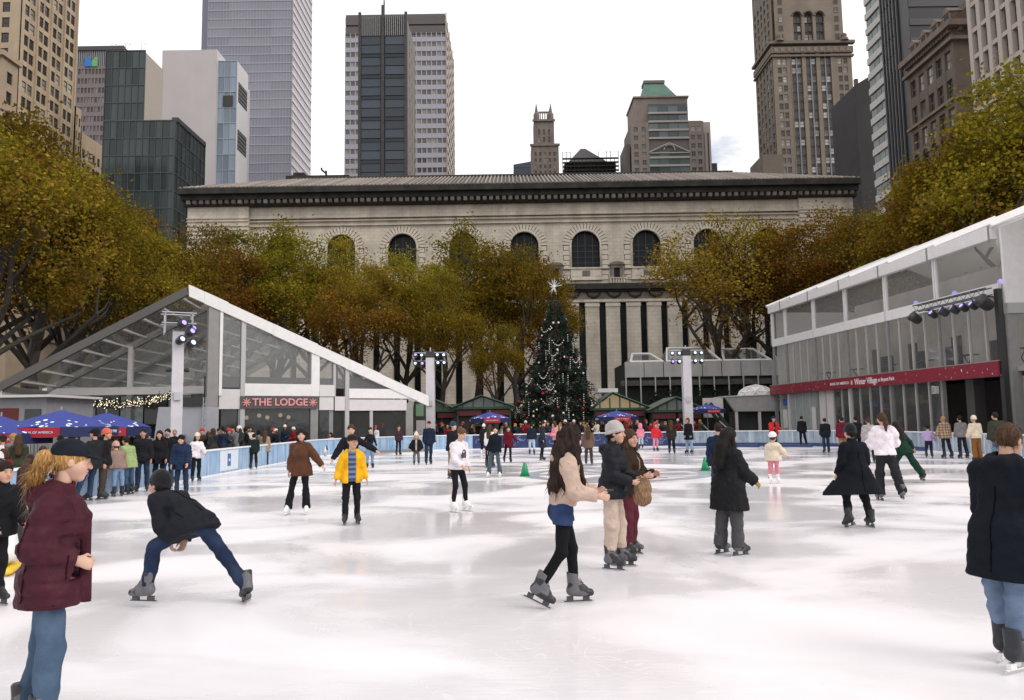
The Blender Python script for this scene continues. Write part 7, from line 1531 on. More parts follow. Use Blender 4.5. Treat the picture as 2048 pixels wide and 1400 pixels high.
# ------------------------------------------------------------------ the glass pavilion (right)
def zpt(px, py, z): return gpt(px, py, z)
zb = 3.6; fa = gpt(1550, 789.5, zb); fb = gpt(2010, 752, zb)
angp = math.atan2(fb[1] - fa[1], fb[0] - fa[0]); FP = Frame((fa[0], fa[1], 0), angp); LP = math.hypot(fb[0] - fa[0], fb[1] - fa[1])
PAV = thing('glass_pavilion', 'two-storey glass pavilion with a white tent roof and a long red banner', 'pavilion', (fa[0], fa[1], 0), angp)
def pz(px, py): return FP.px(px, py)[1]
def pu(px, py=700): return FP.px(px, py)[0]
bays = [pu(1548, 720), pu(1573, 700), pu(1630, 690), pu(1694, 680), pu(1775, 660), pu(1876, 640), pu(2003, 600)]
z_bt, z_b0 = pz(2010, 722), zb; z_u0, z_u1 = pz(1995, 592), pz(2000, 566); z_w1 = pz(2000, 476); z_e = pz(2000, 452)
MUL2 = mat('pavilion_mullion', (0.42, 0.40, 0.38), 0.5); PGL = glass_mat('pavilion_glass', (0.94, 0.95, 0.94), 0.92, 0.04); PGU = glass_mat('pavilion_pvc', (0.96, 0.96, 0.95), 0.8, 0.12); INW = mat('pavilion_inner', (0.58, 0.55, 0.52), 0.8, var=0.25, vscale=0.5)
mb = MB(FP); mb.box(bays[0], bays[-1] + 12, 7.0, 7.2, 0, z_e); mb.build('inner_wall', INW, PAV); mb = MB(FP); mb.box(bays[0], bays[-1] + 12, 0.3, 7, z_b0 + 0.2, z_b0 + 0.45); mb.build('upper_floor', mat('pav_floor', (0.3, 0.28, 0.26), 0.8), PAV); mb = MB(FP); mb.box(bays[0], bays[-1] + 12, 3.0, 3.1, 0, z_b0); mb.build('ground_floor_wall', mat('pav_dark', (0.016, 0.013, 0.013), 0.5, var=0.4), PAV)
mb = MB(FP); mb.box(bays[0], bays[0] + 0.15, 0.3, 14, 0, z_e - 0.5); mb.build('far_end_wall', PVC, PAV)
rr = random.Random(3)
for i in range(6):
    a, b = bays[i], bays[i + 1]
    mb = MB(FP); mb.box(a + 0.12, b - 0.12, 0.02, 0.05, z_u1, z_w1); mb.build('clear_panel', PGU, PAV)
    mb = MB(FP); mb.box(a + 0.03, b - 0.03, -0.1 - 0.02 * (i % 2), 0.06, z_u0, z_u1); mb.build('fabric_band', PVC, PAV)
    mb = MB(FP); mb.box(a - 0.06, b + 0.02, -0.3 - 0.02 * (i % 2), 0.08, z_w1, z_e); mb.build('eave_fascia', PVC, PAV)
    mb = MB(FP); mb.box(b - 0.16, b - 0.04, -0.34, -0.31, z_w1 - 0.1, z_e + 0.1); mb.build('fascia_strap', GREYM, PAV)
    for s_, nm in ((-0.09, 'upright'), (0.09, 'upright')): mb = MB(FP); mb.box(a + s_ - 0.06, a + s_ + 0.06, -0.06, 0.1, z_u1 - 0.4, z_w1); mb.build(nm, PVC, PAV)
    n = 1 if i == 0 else 4
    for k in range(n):
        u0, u1 = a + (b - a) * k / n, a + (b - a) * (k + 1) / n
        mb = MB(FP); mb.box(u0 + 0.04, u1 - 0.04, 0.03, 0.06, z_bt, z_u0); mb.build('glass_pane', PGL, PAV); mb = MB(FP); mb.box(u0 - (0.07 if k == 0 else 0.035), u0 + (0.07 if k == 0 else 0.035), -0.05, 0.1, z_bt - 0.1, z_u0); mb.build('mullion', GREYM if k == 0 else MUL2, PAV)
        if i in (1, 2, 3, 4) : mb = MB(FP); mb.box(u0 + 0.04, u1 - 0.04, 0.05, 0.08, 0.1, z_b0); mb.build('lower_pane', (mat('frosted_pane', (0.30, 0.34, 0.35), 0.25, var=0.15) if i == 1 else (PANW if i == 2 and k < 2 else PGL)), PAV); mb = MB(FP); mb.box(u0 - 0.04, u0 + 0.04, -0.02, 0.1, 0.0, z_b0); mb.build('lower_mullion', MUL2, PAV)
    mb = MB(FP); mb.box(a - 0.09, a + 0.09, -0.08, 0.14, 0, z_b0); mb.build('lower_post', PANW if i in (1, 3) else GREYM, PAV)
mb = MB(FP); mb.box(bays[5] + 1.2, bays[5] + 1.8, 0.4, 1.0, 0, z_b0); mb.build('lower_post', mat('post_dark', (0.06, 0.055, 0.055), 0.7), PAV)
for k in range(6):      # furniture and screens seen through the glass
    u = bays[1] + (bays[6] - bays[1]) * (k + 0.5) / 6; mb = MB(FP); zf_ = z_b0 + 0.45; mb.box(u - 0.5, u + 0.5, 2.0, 2.6, zf_ + 0.98, zf_ + 1.03); mb.tube([FP.p(u - 0.4, 2.3, zf_), FP.p(u + 0.35, 2.3, zf_ + 1.0)], 0.03, 5); mb.tube([FP.p(u + 0.4, 2.3, zf_), FP.p(u - 0.35, 2.3, zf_ + 1.0)], 0.03, 5); mb.build('bistro_table', DARKPL, PAV)
    mb = MB(FP); mb.box(u - 0.7, u + 0.7, 6.8, 6.98, zf_ + 1.0, zf_ + 2.2); mb.build('wall_screen', DARKPL, PAV)
    if 1 < k < 5: mb = MB(FP); c_ = FP.p(u, 4.5, z_w1 - 1.0); mb.ball(c_, 0.16, 8, 5); mb.build('blue_lamp', LENSP, PAV)
for k in range(5): mb = MB(FP); u = bays[1] + 4.6 * k; mb.box(u, u + 0.9, 6.9, 6.99, 4.6, 6.9); mb.build('inner_door', mat('door_dark', (0.09, 0.085, 0.08), 0.5), PAV)
# banner with lettering
mb = MB(FP); mb.box(bays[0] - 0.1, LP + 0.15, -0.42, -0.34, z_b0, z_bt); bn = mb.build('banner', mat('banner_red', (0.20, 0.012, 0.028), 0.55, var=0.08), PAV); mb = MB(FP); mb.box(bays[0] - 0.1, LP + 0.15, -0.4, 0.0, z_bt + 0.003, z_bt + 0.05); mb.box(bays[0] - 0.1, LP + 0.15, -0.33, 0.0, z_b0, z_b0 + 0.08); mb.build('banner_frame', GREYM, PAV)
fl = MB(FP)
for k in range(70):
    u = rr.uniform(bays[0], LP)
    if pu(1662, 765) < u < pu(1808, 755): continue
    z = rr.uniform(z_b0 + 0.08, z_bt - 0.08); r_ = rr.uniform(0.012, 0.04); c_ = FP.p(u, -0.428, z); fl.raw([c_ + (FP.u * math.cos(b) + np.array([0, 0, math.sin(b)])) * r_ for b in [math.pi / 3 * i for i in range(6)]], [(5, 4, 3, 2, 1, 0)])
sub(fl, 'snow_speck', FLK, bn)
BT = mat('banner_text', (0.8, 0.75, 0.75), 0.6)
for s_, pa, pb, hh in (('BANK OF AMERICA', 1672, 1710, 0.17), ('Winter Village', 1722, 1768, 0.36), ('at Bryant Park', 1770, 1803, 0.2)):
    me = text_mesh(s_, 1.0, 0.004, 0.01); wd = max(v.co.x for v in me.vertices) - min(v.co.x for v in me.vertices); u0, u1 = pu(pa, 765), pu(pb, 760); lettering(me, 'banner_lettering', BT, PAV, FP.p((u0 + u1) / 2, -0.43, (z_b0 + z_bt) / 2), angp, (u1 - u0) / wd, hh * 1.5)
mb = MB(FP); uu = pu(1716, 763)
for k in range(3): mb.raw([FP.p(uu + a, -0.43, (z_b0 + z_bt) / 2 + b + 0.09 * (k - 1)) for a, b in ((-0.16, 0), (0, -0.035), (0.16, 0), (0, 0.035))], [(0, 1, 2, 3)])
sub(mb, 'sponsor_mark', BT, bn)
# roof: ridge parallel to the front, far gable visible
rz, rd = 14.6, 10.0; e0 = bays[0] - 0.3; e1 = bays[-1] + 14; PR_ = []
mb = MB(FP); nsg = 7
for k in range(nsg + 1):
    u = e0 + (e1 - e0) * k / nsg; PR_.append((mb.pt(u, -0.3, z_e), mb.pt(u, rd, rz), mb.pt(u, 2 * rd, z_e)))
for k in range(nsg):
    for j in range(2): mb.face((PR_[k][j], PR_[k + 1][j], PR_[k + 1][j + 1], PR_[k][j + 1]))
mb.build('roof_membrane', TPVC, PAV)
for k in range(nsg + 4):
    u = e0 + (bays[-1] - e0) * k / 6 if k < 7 else bays[-1] + 3 * (k - 6)
    mb = MB(FP); mb.tube([FP.p(u, -0.3, z_e + 0.05), FP.p(u, rd, rz + 0.12)], 0.13, 6); mb.build('roof_rib', PVC, PAV)
# near gable end wall in white fabric and its lower glazing
ue = LP + 0.4; FE_ = Frame(FP.p(ue, 0, 0), angp + math.pi / 2)
mb = MB(FE_); z_g0 = pz(2015, 605); mb.prism([(0.0, z_g0), (2 * rd, z_g0), (2 * rd, z_e - 0.1), (rd, rz - 0.1), (0, z_e - 0.1)], -0.05, 0.08); mb.build('gable_wall', PVC, PAV)
mb = MB(FE_); mb.box(0, 2 * rd, -0.12, 0.1, z_g0 - 0.5, z_g0 - 0.002); mb.build('gable_beam', ALU, PAV)
for k in range(6): mb = MB(FE_); u = 3.2 * k; mb.box(u, u + 0.5, -0.05, 0.3, 0, z_g0 - 0.5); mb.build('gable_post', GREYM, PAV)
for k in range(5): mb = MB(FE_); u = 0.5 + 3.2 * k; mb.box(u, u + 2.7, 0.1, 0.14, z_b0 + 0.1, z_g0 - 0.5); mb.build('gable_pane', PGL, PAV); mb = MB(FE_); mb.box(u, u + 2.7, 0.06, 0.16, 0, z_b0); mb.build('gable_panel', INW, PAV)
mb = MB(FP); mb.box(ue - 0.35, ue - 0.1, -0.3, -0.05, 0, z_u0 + 0.3); mb.build('corner_post', DARKPL, PAV)
# ticket window and notices on the far ground floor
mb = MB(FP); u0 = bays[1] - 1.0; mb.box(u0, u0 + 0.7, -0.06, -0.01, 1.0, 2.4); mb.build('ticket_window', PANW, PAV); mb = MB(FP); mb.box(bays[2] - 0.9, bays[2] - 0.3, -0.06, -0.01, 0.9, 2.5); mb.build('notice_board', PANW, PAV); mb = MB(FP); mb.box(u0 + 0.1, u0 + 0.9, -0.06, -0.01, 2.7, 3.2); mb.build('blue_sign', mat('sign_blue', (0.02, 0.07, 0.35), 0.5), PAV)
# truss with stage lamps bolted to the pavilion
ta, tb_ = FP.p(pu(1858, 630), -0.9, pz(1858, 627)), FP.p(pu(2008, 590), -0.9, pz(2008, 590)); ta[2] = tb_[2] = pz(1935, 606)
TR = thing('lighting_truss', 'black lighting truss with violet stage lamps fixed to the pavilion front', 'truss', (ta[0], ta[1], ta[2]), angp); mb = MB(); up = np.array([0, 0, 0.32]); sd_ = FP.d * 0.3
for o_ in (up * 0, up, sd_, sd_ + up): mb.tube([ta + o_, tb_ + o_], 0.03, 5)
mb.build('chord', DARKPL, TR); mb = MB(); nb_ = 18
for k in range(nb_):
    a = ta + (tb_ - ta) * k / nb_; b = ta + (tb_ - ta) * (k + 1) / nb_; mb.tube([a if k % 2 else a + up, b + up if k % 2 else b], 0.016, 4); mb.tube([a + sd_ * (k % 2) + up, b + sd_ * ((k + 1) % 2) + up], 0.016, 4)
mb.build('lacing', DARKPL, TR)
for k, (f, sc) in enumerate(((0.03, 1.7), (0.3, 1.2), (0.45, 1.35), (0.6, 1.3), (0.72, 1.2), (0.84, 1.2), (0.98, 2.0))): lamp(TR, ta + (tb_ - ta) * f + np.array([0, 0, -0.38]), angp - 0.2 + rr.uniform(-0.4, 0.4), -35, 0.2 < f < 0.9, sc, 'stage_lamp', ln_me2)
for f in (0.1, 0.9): beam(ta + (tb_ - ta) * f + sd_, ta + (tb_ - ta) * f + FP.d * 0.9, 0.06, 0.06, 'bracket', DARKPL, TR)
# hanging speaker
p = FP.p(pu(1879, 770), -0.25, z_b0 - 0.45); t = thing('wall_speaker', 'small white speaker hanging under the red banner', 'speaker', p, angp); fr = Frame(p, angp); mb = MB(fr); mb.box(-0.14, 0.14, -0.12, 0.1, -0.2, 0.2); mb.build('cabinet', PANW, t); mb = MB(fr); mb.box(-0.11, 0.11, -0.135, -0.121, -0.16, 0.16); mb.build('grille', GREYM, t); mb = MB(fr); mb.tube([p + np.array([0, 0, 0.2]), p + np.array([0, 0, 0.5])], 0.02, 5); mb.build('bracket', DARKPL, t)

# ------------------------------------------------------------------ kiosks behind the far boards
KGR = mat('kiosk_green', (0.02, 0.06, 0.035), 0.5, var=0.2); KRF = mat('kiosk_roof', (0.09, 0.105, 0.08), 0.5, var=0.25, vscale=1.5); KGL = mat('kiosk_glass', (0.12, 0.14, 0.12), 0.15, var=0.3); KRED = mat('kiosk_sign_red', (0.10, 0.010, 0.012), 0.5)
def kiosk(pc, pl, pr, ypk, yev, Y, label, warm=False):
    xl, xr = float(dpt(pl, 820, Y)[0]), float(dpt(pr, 820, Y)[0]); zp, ze = float(dpt(pc, ypk, Y)[2]), float(dpt(pl, yev, Y)[2]); xc = float(dpt(pc, 820, Y)[0]); t = thing('market_kiosk', label, 'kiosk', (xc, Y, 0), 0, 'green market kiosks'); fr = Frame((0, Y, 0))
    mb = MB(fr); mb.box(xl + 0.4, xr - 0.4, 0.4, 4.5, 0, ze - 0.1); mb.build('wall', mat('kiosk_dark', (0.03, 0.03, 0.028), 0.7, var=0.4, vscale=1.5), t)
    for (a, b) in (((xl, ze), (xc, zp)), ((xc, zp), (xr, ze))): mb = MB(fr); mb.prism([(a[0], a[1]), (b[0], b[1]), (b[0], b[1] + 0.08), (a[0], a[1] + 0.08)], -0.3, 4.8); mb.build('roof_slope', KRF, t)
    mb = MB(fr); mb.prism([(xl + 0.3, ze + 0.05), (xr - 0.3, ze + 0.05), (xc, zp - 0.1)], 0.0, 0.05); gg = mb.build('gable_glass', KGL if not warm else mat('kiosk_glass_warm', (0.2, 0.17, 0.1), 0.2, emit=(1, 0.7, 0.3), estr=0.12), t)
    for k in range(5): f = (k + 1) / 6; u = xl + (xr - xl) * f; zz = ze + (zp - ze) * (1 - abs(2 * f - 1)); mb = MB(fr); mb.box(u - 0.05, u + 0.05, -0.06, -0.002, ze, zz); mb.build('gable_bar', KGR, t)
    mb = MB(fr); mb.box(xl, xr, -0.1, 0.0, ze - 0.12, ze + 0.06); mb.build('eave_beam', KGR, t)
    mb = MB(fr)
    for (a, b) in (((xl, ze + 0.04), (xc, zp + 0.04)), ((xc, zp + 0.04), (xr, ze + 0.04))): mb.tube([fr.p(a[0], -0.3, a[1]), fr.p(b[0], -0.3, b[1])], 0.06, 5)
    mb.build('barge_board', KGR, t)
    for k in range(4): u = xl + 0.4 + (xr - xl - 0.8) * k / 3; mb = MB(fr); mb.box(u - 0.07, u + 0.07, 0.2, 0.39, 0, ze - 0.12); mb.build('post', KGR, t)
    for k in range(2): u = xl + (xr - xl) * (0.28 + 0.44 * k); mb = MB(fr); mb.box(u - 0.9, u + 0.9, 0.05, 0.12, ze - 0.62, ze - 0.2); sgn = mb.build('sign', KRED, t); me = txt('SHOP', 0.2); 
    mb = MB(fr); mb.box(xl + 0.6, xr - 0.6, 0.1, 0.39, 0.0, 1.0); mb.build('counter', mat('kiosk_counter', (0.12, 0.11, 0.1), 0.7), t)
kiosk(963, 905, 1030, 792, 816, 59.5, 'green-framed kiosk with glass gable left of the decorated tree'); kiosk(1226, 1180, 1300, 786, 818, 60.5, 'green-framed kiosk with warm lit gable right of the decorated tree', True); kiosk(1352, 1296, 1412, 795, 822, 59.0, 'green-framed kiosk with a pale roof behind the right light pole'); kiosk(870, 830, 915, 800, 822, 64.0, 'dim kiosk set back behind the far-left light pole')
mb = MB(); p0, p1 = dpt(1196, 785, 66), dpt(1236, 785, 66); mb.box(p0[0], p1[0], 66, 70, p0[2], p0[2] + 0.35); t = thing('white_canopy', 'small white flat canopy above the warm lit kiosk', 'canopy', (p0[0] + 1, 67, 0)); mb.build('canopy_top', PVC, t); mb = MB()
for (x, y) in ((p0[0] + 0.1, 66.1), (p1[0] - 0.1, 66.1), (p0[0] + 0.1, 69.9), (p1[0] - 0.1, 69.9)): mb.tube([(x, y, -0.02), (x, y, p0[2])], 0.05, 5)
mb.build('canopy_legs', ALU, t)
# back terrace: long pavilion with grey fascia and white glazed roofs
Y = 80.0; fr = Frame((0, Y, 0)); a, b = float(dpt(1250, 760, Y)[0]), float(dpt(1600, 760, Y)[0]); z0, z1, z2 = float(dpt(1400, 753, Y)[2]), float(dpt(1400, 722, Y)[2]), float(dpt(1400, 700, Y)[2]); t = thing('terrace_restaurant', 'long grey terrace pavilion with white glazed roofs in front of the library', 'building', ((a + b) / 2, Y, 0)); GFA = mat('terrace_fascia', (0.38, 0.37, 0.36), 0.7, var=0.15, vscale=0.6, streak=0.2)
for k in range(9): u0, u1 = a + (b - a) * k / 9, a + (b - a) * (k + 1) / 9; mb = MB(fr); mb.box(u0 + 0.04, u1 - 0.04, 0, 0.3, z0 + 0.02, z1); mb.build('fascia_panel', GFA, t)
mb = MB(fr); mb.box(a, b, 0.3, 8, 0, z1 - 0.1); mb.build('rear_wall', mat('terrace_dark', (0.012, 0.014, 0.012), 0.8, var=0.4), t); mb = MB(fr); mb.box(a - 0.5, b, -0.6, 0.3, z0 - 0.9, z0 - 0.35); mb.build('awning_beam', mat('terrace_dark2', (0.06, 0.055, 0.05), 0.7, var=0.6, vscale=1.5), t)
for k in range(12): u = a + (b - a) * k / 12; mb = MB(fr); mb.box(u - 0.06, u + 0.06, -0.7, -0.58, 0.0, z0); mb.build('post', ALU, t)
for (pa, pb, ya) in ((1262, 1328, 702), (1335, 1445, 690), (1450, 1545, 692)):
    u0, u1 = float(dpt(pa, 720, Y)[0]), float(dpt(pb, 720, Y)[0]); zt = float(dpt(pa, ya, Y)[2]); fr3 = Frame((0, Y + 0.4, 0)); mb = MB(fr3); mb.raw([fr3.p(u0, 0, z1), fr3.p(u1, 0, z1), fr3.p(u1 - 0.8, 3.5, zt), fr3.p(u0 + 0.8, 3.5, zt), fr3.p(u0, 7, z1), fr3.p(u1, 7, z1)], [(0, 1, 2, 3), (1, 5, 2), (4, 0, 3), (5, 4, 3, 2)]); gr = mb.build('glazed_roof', CLR, t); mb = MB()
    for (q0, q1) in (((u0, 0, z1), (u0 + 0.8, 3.5, zt)), ((u1, 0, z1), (u1 - 0.8, 3.5, zt)), ((u0 + 0.8, 3.5, zt), (u1 - 0.8, 3.5, zt)), ((u0, 0, z1 + 0.05), (u1, 0, z1 + 0.05))): mb.tube([fr3.p(*q0), fr3.p(*q1)], 0.13, 5)
    sub(mb, 'roof_frame', PVC, gr)
# dark hedge and planting in front of the terrace
HD = MAKE = None
def hedge(pa, pb, Y, ytop, label, n=2600, dep=1.5, col=(0.018, 0.03, 0.015)):
    x0, x1 = float(dpt(pa, 820, Y)[0]), float(dpt(pb, 820, Y)[0]); zt = float(dpt(pa, ytop, Y)[2]); t = thing('hedge', label, 'hedge', ((x0 + x1) / 2, Y, 0)); rs = np.random.RandomState(int(pa)); c = np.stack([rs.uniform(x0, x1, n), Y + rs.uniform(0, dep, n), rs.rand(n) ** 0.7 * zt * (0.86 + 0.14 * np.sin(rs.uniform(x0, x1, n) * 3))], 1)
    nr = rs.normal(size=(n, 3)); nr /= np.linalg.norm(nr, axis=1)[:, None]; a_ = np.cross(nr, rs.normal(size=(n, 3))); a_ /= np.linalg.norm(a_, axis=1)[:, None]; b_ = np.cross(nr, a_); s_ = rs.uniform(0.08, 0.2, (n, 1)); V = np.stack([c - a_ * s_, c + b_ * s_ * 0.6, c + a_ * s_, c - b_ * s_ * 0.6], 1).reshape(-1, 3) - np.array(t['_o'])
    mesh_obj('foliage', [(V, np.arange(n * 4).reshape(-1, 4))], LEAF, t, [np.repeat(np.array(col) * rs.uniform(0.5, 1.6, (n, 1)), 4, 0)]); mb = MB(); mb.box(x0 + 0.1, x1 - 0.1, Y + 0.4, Y + dep - 0.3, 0, zt * 0.8); mb.build('inner_twigs', mat('hedge_core', (0.012, 0.014, 0.009), 0.9), t)
hedge(1300, 1560, 76.0, 772, 'dark leafy hedge below the grey terrace pavilion', 5000); hedge(700, 1040, 72, 815, 'low dark hedge at the foot of the library', 4000); hedge(560, 660, 48.5, 862, 'clipped bushes in front of the lodge doors', 1200, 0.6)
# dome and slanted grey structure by the pavilion
p = dpt(1512, 790, 62); t = thing('geodesic_dome', 'white geodesic dome with triangular struts beside the pavilion', 'dome', (p[0], 62, p[2] - 0.3)); rd_ = float(dpt(1550, 790, 62)[0] - p[0]) * 1.02; bm = bmesh.new(); bmesh.ops.create_icosphere(bm, subdivisions=2, radius=rd_); vs = [v.co.copy() for v in bm.verts]; eds = [(e.verts[0].co.copy(), e.verts[1].co.copy()) for e in bm.edges]; fcs = [[v.co.copy() for v in f.verts] for f in bm.faces]; bm.free()
c_ = np.array([p[0], 62, p[2] - 0.3]); mb = MB()
for (a, b) in eds:
    if a.z > -0.05 and b.z > -0.05: mb.tube([np.array(a) * np.array([1, 1, 0.72]) + c_, np.array(b) * np.array([1, 1, 0.72]) + c_], 0.045, 5)
mb.build('strut', PVC, t); mb = MB(); DP = mat('dome_panel', (0.62, 0.6, 0.58), 0.4, var=0.3, vscale=1.5, objvar=0.2)
for f in fcs:
    if all(v.z > -0.05 for v in f): mb = MB(); mb.raw([np.array(v) * 0.985 * np.array([1, 1, 0.72]) + c_ for v in f], [(0, 1, 2)]); mb.build('dome_panel', DP, t)
Y = 60.0; fr = Frame((0, Y, 0)); t = thing('slanted_stage_front', 'pale grey slanted panel structure carrying the geodesic dome', 'structure', (float(dpt(1500, 830, Y)[0]), Y, 0)); q = lambda px, py: (float(dpt(px, py, Y)[0]), float(dpt(px, py, Y)[2]))
mb = MB(fr); mb.prism([q(1470, 823), q(1562, 822), q(1562, 789), q(1450, 794)], 0, 0.4); mb.build('slanted_panel', mat('stage_grey', (0.36, 0.35, 0.34), 0.7, var=0.1, streak=0.1), t); mb = MB(fr); mb.prism([q(1450, 794), q(1562, 789), q(1562, 787.5), q(1450, 792)], -0.1, 3.5); mb.build('top_deck', PANW, t); mb = MB(fr); mb.box(q(1480, 840)[0], q(1562, 840)[0], 0.8, 3, 0, q(1480, 823)[1]); mb.build('recess_wall', DINT, t)
for px in (1474, 1520): mb = MB(fr); u = q(px, 830)[0]; mb.box(u - 0.1, u + 0.1, 0.05, 0.25, 0, q(px, 823)[1]); mb.build('leg', PANW, t)
mb = MB(fr); mb.box(q(1408, 800)[0], q(1448, 800)[0], 0.3, 0.5, q(1408, 835)[1], q(1408, 796)[1]); mb.build('white_screen', PANW, t)
# terrace stair with handrails
fr = Frame((0, 57.5, 0)); t = thing('terrace_stair', 'dark steel stair with white handrails beside the right light pole', 'stair', (float(dpt(1425, 840, 57.5)[0]), 57.5, 0)); q = lambda px, py: (float(dpt(px, py, 57.5)[0]), float(dpt(px, py, 57.5)[2])); s0, s1 = q(1475, 862), q(1420, 806)
for k in range(14): f = k / 14; u = s0[0] + (s1[0] - s0[0]) * f; z = 0.1 + (s1[1] - 0.1) * f; mb = MB(fr); mb.box(u - 0.28, u + 0.02, 0, 1.4, z, z + 0.05); mb.build('tread', mat('steel_dark', (0.08, 0.08, 0.08), 0.5), t)
beam((s0[0], 57.45, 0.15), (s1[0], 57.45, s1[1]), 0.06, 0.25, 'stringer', DARKPL, t); beam((s0[0], 58.95, 0.15), (s1[0], 58.95, s1[1]), 0.06, 0.25, 'stringer', DARKPL, t)
for (a, b) in (((1394, 842), (1414, 862)), ((1434, 842), (1456, 862)), ((1350, 842), (1366, 856))): q0, q1 = q(*a), q(*b); beam((q0[0], 56.8, q0[1]), (q1[0], 56.8, q1[1]), 0.07, 0.07, 'handrail', PVC, t)
# ------------------------------------------------------------------ people
def PP(label, px, fy, ty, face, **k):
    loc = gpt(px, fy)
    if px < 450 and loc[0] < -10.75: loc = loc + (np.array([0, 0, 0.0]) - loc) * (1 - 10.75 / -loc[0]) * np.array([1, 1, 0])
    Y = loc[1]; h = float(dpt(px, ty, Y)[2])
    if 'z' in k: loc[2] = k.pop('z')
    if 'h' in k: h = k.pop('h')
    lod = 0 if Y < 12 else (1 if Y < 24 else 2)
    k.setdefault('lod', lod); k.setdefault('seed', int(px * 7 + fy) % 997)
    return person(label, (loc[0], loc[1], loc[2]), h, face, **k)
def J(col, **k): d = dict(col=col); d.update(k); return d
SW = 'sweater'; WSK = (0.8, 0.79, 0.78); GSK = (0.11, 0.11, 0.12)
def people():
    wk = dict(legR=(14, 3, 10, 6), legL=(-10, 3, 8, 6))
    # --- the near skaters
    r, i = PP('woman in a maroon quilted jacket and black cap with a blonde ponytail', 88, 1480, 893, 112, lod=0, h=1.76, top=J(MAROON, kind='puffer', bulk=0.042, len=0.16, flare=0.02, collar=1, hood=1, flap=1, seams=[(62, 0.02, 0.17), (118, -0.12, 0.4), (75, -0.13, -0.125)]),
           shirt=J((0.45, 0.36, 0.36), kind='plaid', col2=(0.25, 0.12, 0.14), bulk=0.006, len=0.08), legs=dict(col=(0.055, 0.09, 0.145), kind='denim', style='straight'), hair=('pony', HBL), hat=('cap', (0.012, 0.014, 0.022)), skate=GSK,
           armR=(-14, 12, 86, 22), armL=(-8, 10, 84, 40), lean=4, yaw=12, pitch=8, female=True, skin=1, group=None, legR=(5, 3, 8, 5), legL=(-5, 3, 8, 5), curl=70)
    PP('person in a black coat with a red collar leaning over a skating aid', -22, 1215, 905, 60, lod=1, h=1.5, top=J(BLACK, bulk=0.04, len=0.1, collar=1), shirt=J((0.5, 0.03, 0.02), collar=1, bulk=0.03, len=0.0), legs=dict(col=BLACK), hair=('short', HB), armR=(35, 5, 40, 0), armL=(35, 5, 40, 0), lean=18, group=None)
    PP('man in a dark jacket bent low over one leg with the other leg pushing back', 384, 1212, 940, -114, lod=0, h=1.8, top=J((0.014, 0.015, 0.02), bulk=0.04, len=0.1, flare=0.02, collar=1, fold=0.009, seams=[(180, -0.05, 0.4), (-120, -0.02, 0.1)]), legs=dict(col=(0.014, 0.024, 0.055), kind='denim', style='straight'), hair=('short', HB), hat=('beanie', BLACK), skate=GSK,
       lean=68, pitch=-30, yaw=6, armR=(30, 8, 40, 35), armL=(38, 8, 42, 35), legL=(58, 4, 50, 14), legR=(-16, 32, 8, 30), footpitchR=-18, skin=0, group=None, hipz=0.84)
    PP('boy in a navy puffer coat looking down, black hair', 362, 992, 872, 8, top=J((0.012, 0.025, 0.06), kind='puffer', bulk=0.05, len=0.2, flare=0.02, hood=1), legs=dict(col=DJEANS, kind='denim'), hair=('short', (0.006, 0.006, 0.007)), pitch=22, lean=6, armR=(8, 10, 14, 0), armL=(16, 8, 24, 5), group=None, skin=1)
    PP('woman in a loose brown knit sweater and black flared trousers', 600, 1029, 862, 6, top=J((0.09, 0.035, 0.018), kind='knit', bulk=0.045, len=0.16, flare=0.02, collar=1, name=SW, fold=0.01), legs=dict(col=BLACK, style='flare'), hair=('bob', (0.012, 0.009, 0.008)), skate=WSK,
       armL=(12, 42, 8, 0), armR=(0, 9, 6, 0), legR=(4, 11, 3, 10), legL=(0, 3, 3, 4), lean=3, yaw=8, side=-2, female=True, skin=1, group=None)
    PP('boy in an open yellow jacket over a blue striped shirt and flat cap', 703, 1049, 878, 14, top=J((0.72, 0.38, 0.015), bulk=0.026, len=0.12, flare=0.03, hood=1, open=0.065), shirt=J((0.05, 0.07, 0.14), kind='stripe', col2=(0.15, 0.19, 0.33), bulk=0.008, len=0.08), legs=dict(col=BLACK, style='straight'),
       hair=('short', HBR), hat=('flat', (0.02, 0.015, 0.014)), headk=1.12, yaw=28, armR=(4, 17, 8, 0), armL=(2, 15, 6, 0), legR=(2, 3, 5, 8), legL=(-2, 3, 5, 12), skin=0, group=None)
    PP('man in a black coat skating with both arms held wide', 702, 1003, 850, 10, top=J(BLACK, bulk=0.04, len=0.32, flare=0.03, collar=1, open=0.03), shirt=J((0.12, 0.1, 0.1), bulk=0.01), legs=dict(col=BLACK), hair=('short', HBR), armR=(20, 32, 14, 0), armL=(8, 62, 25, 0), lean=8, legR=(12, 4, 22, 10), legL=(-4, 6, 12, 12), group=None, skin=1)
    PP('woman in a black scoop-neck top and light blue jeans', 740, 936, 857, 22, top=J(BLACK, bulk=0.004, len=0.02, name='top'), legs=dict(col=LJEANS, kind='denim', style='straight'), hair=('pony', HB), armR=(-4, 22, 12, 0), armL=(0, 18, 18, 0), female=True, group=None, skin=1)
    r, i = PP('woman in a white sweatshirt with a dark print, black leggings and white skates', 915, 1023, 857, 48, top=J((0.75, 0.70, 0.74), kind='knit', bulk=0.035, len=0.06, name='sweatshirt', fold=0.01), legs=dict(col=BLACK, style='slim'), hair=('bun', (0.12, 0.06, 0.03)), skate=WSK,
       armR=(18, 6, 38, 22), armL=(14, 8, 26, 20), lean=9, pitch=18, legR=(12, 4, 22, 8), legL=(14, 5, 16, 6), female=True, skin=1, group=None)
    mb = MB(Frame(to_world(r, i['chest'] + i['fw'] * 0.165 + i['RT'] @ np.array([0.0, 0, -0.06])), r['_a'] + math.pi)); mb.fr = Frame(mb.fr.o, r['_a'] + math.pi)
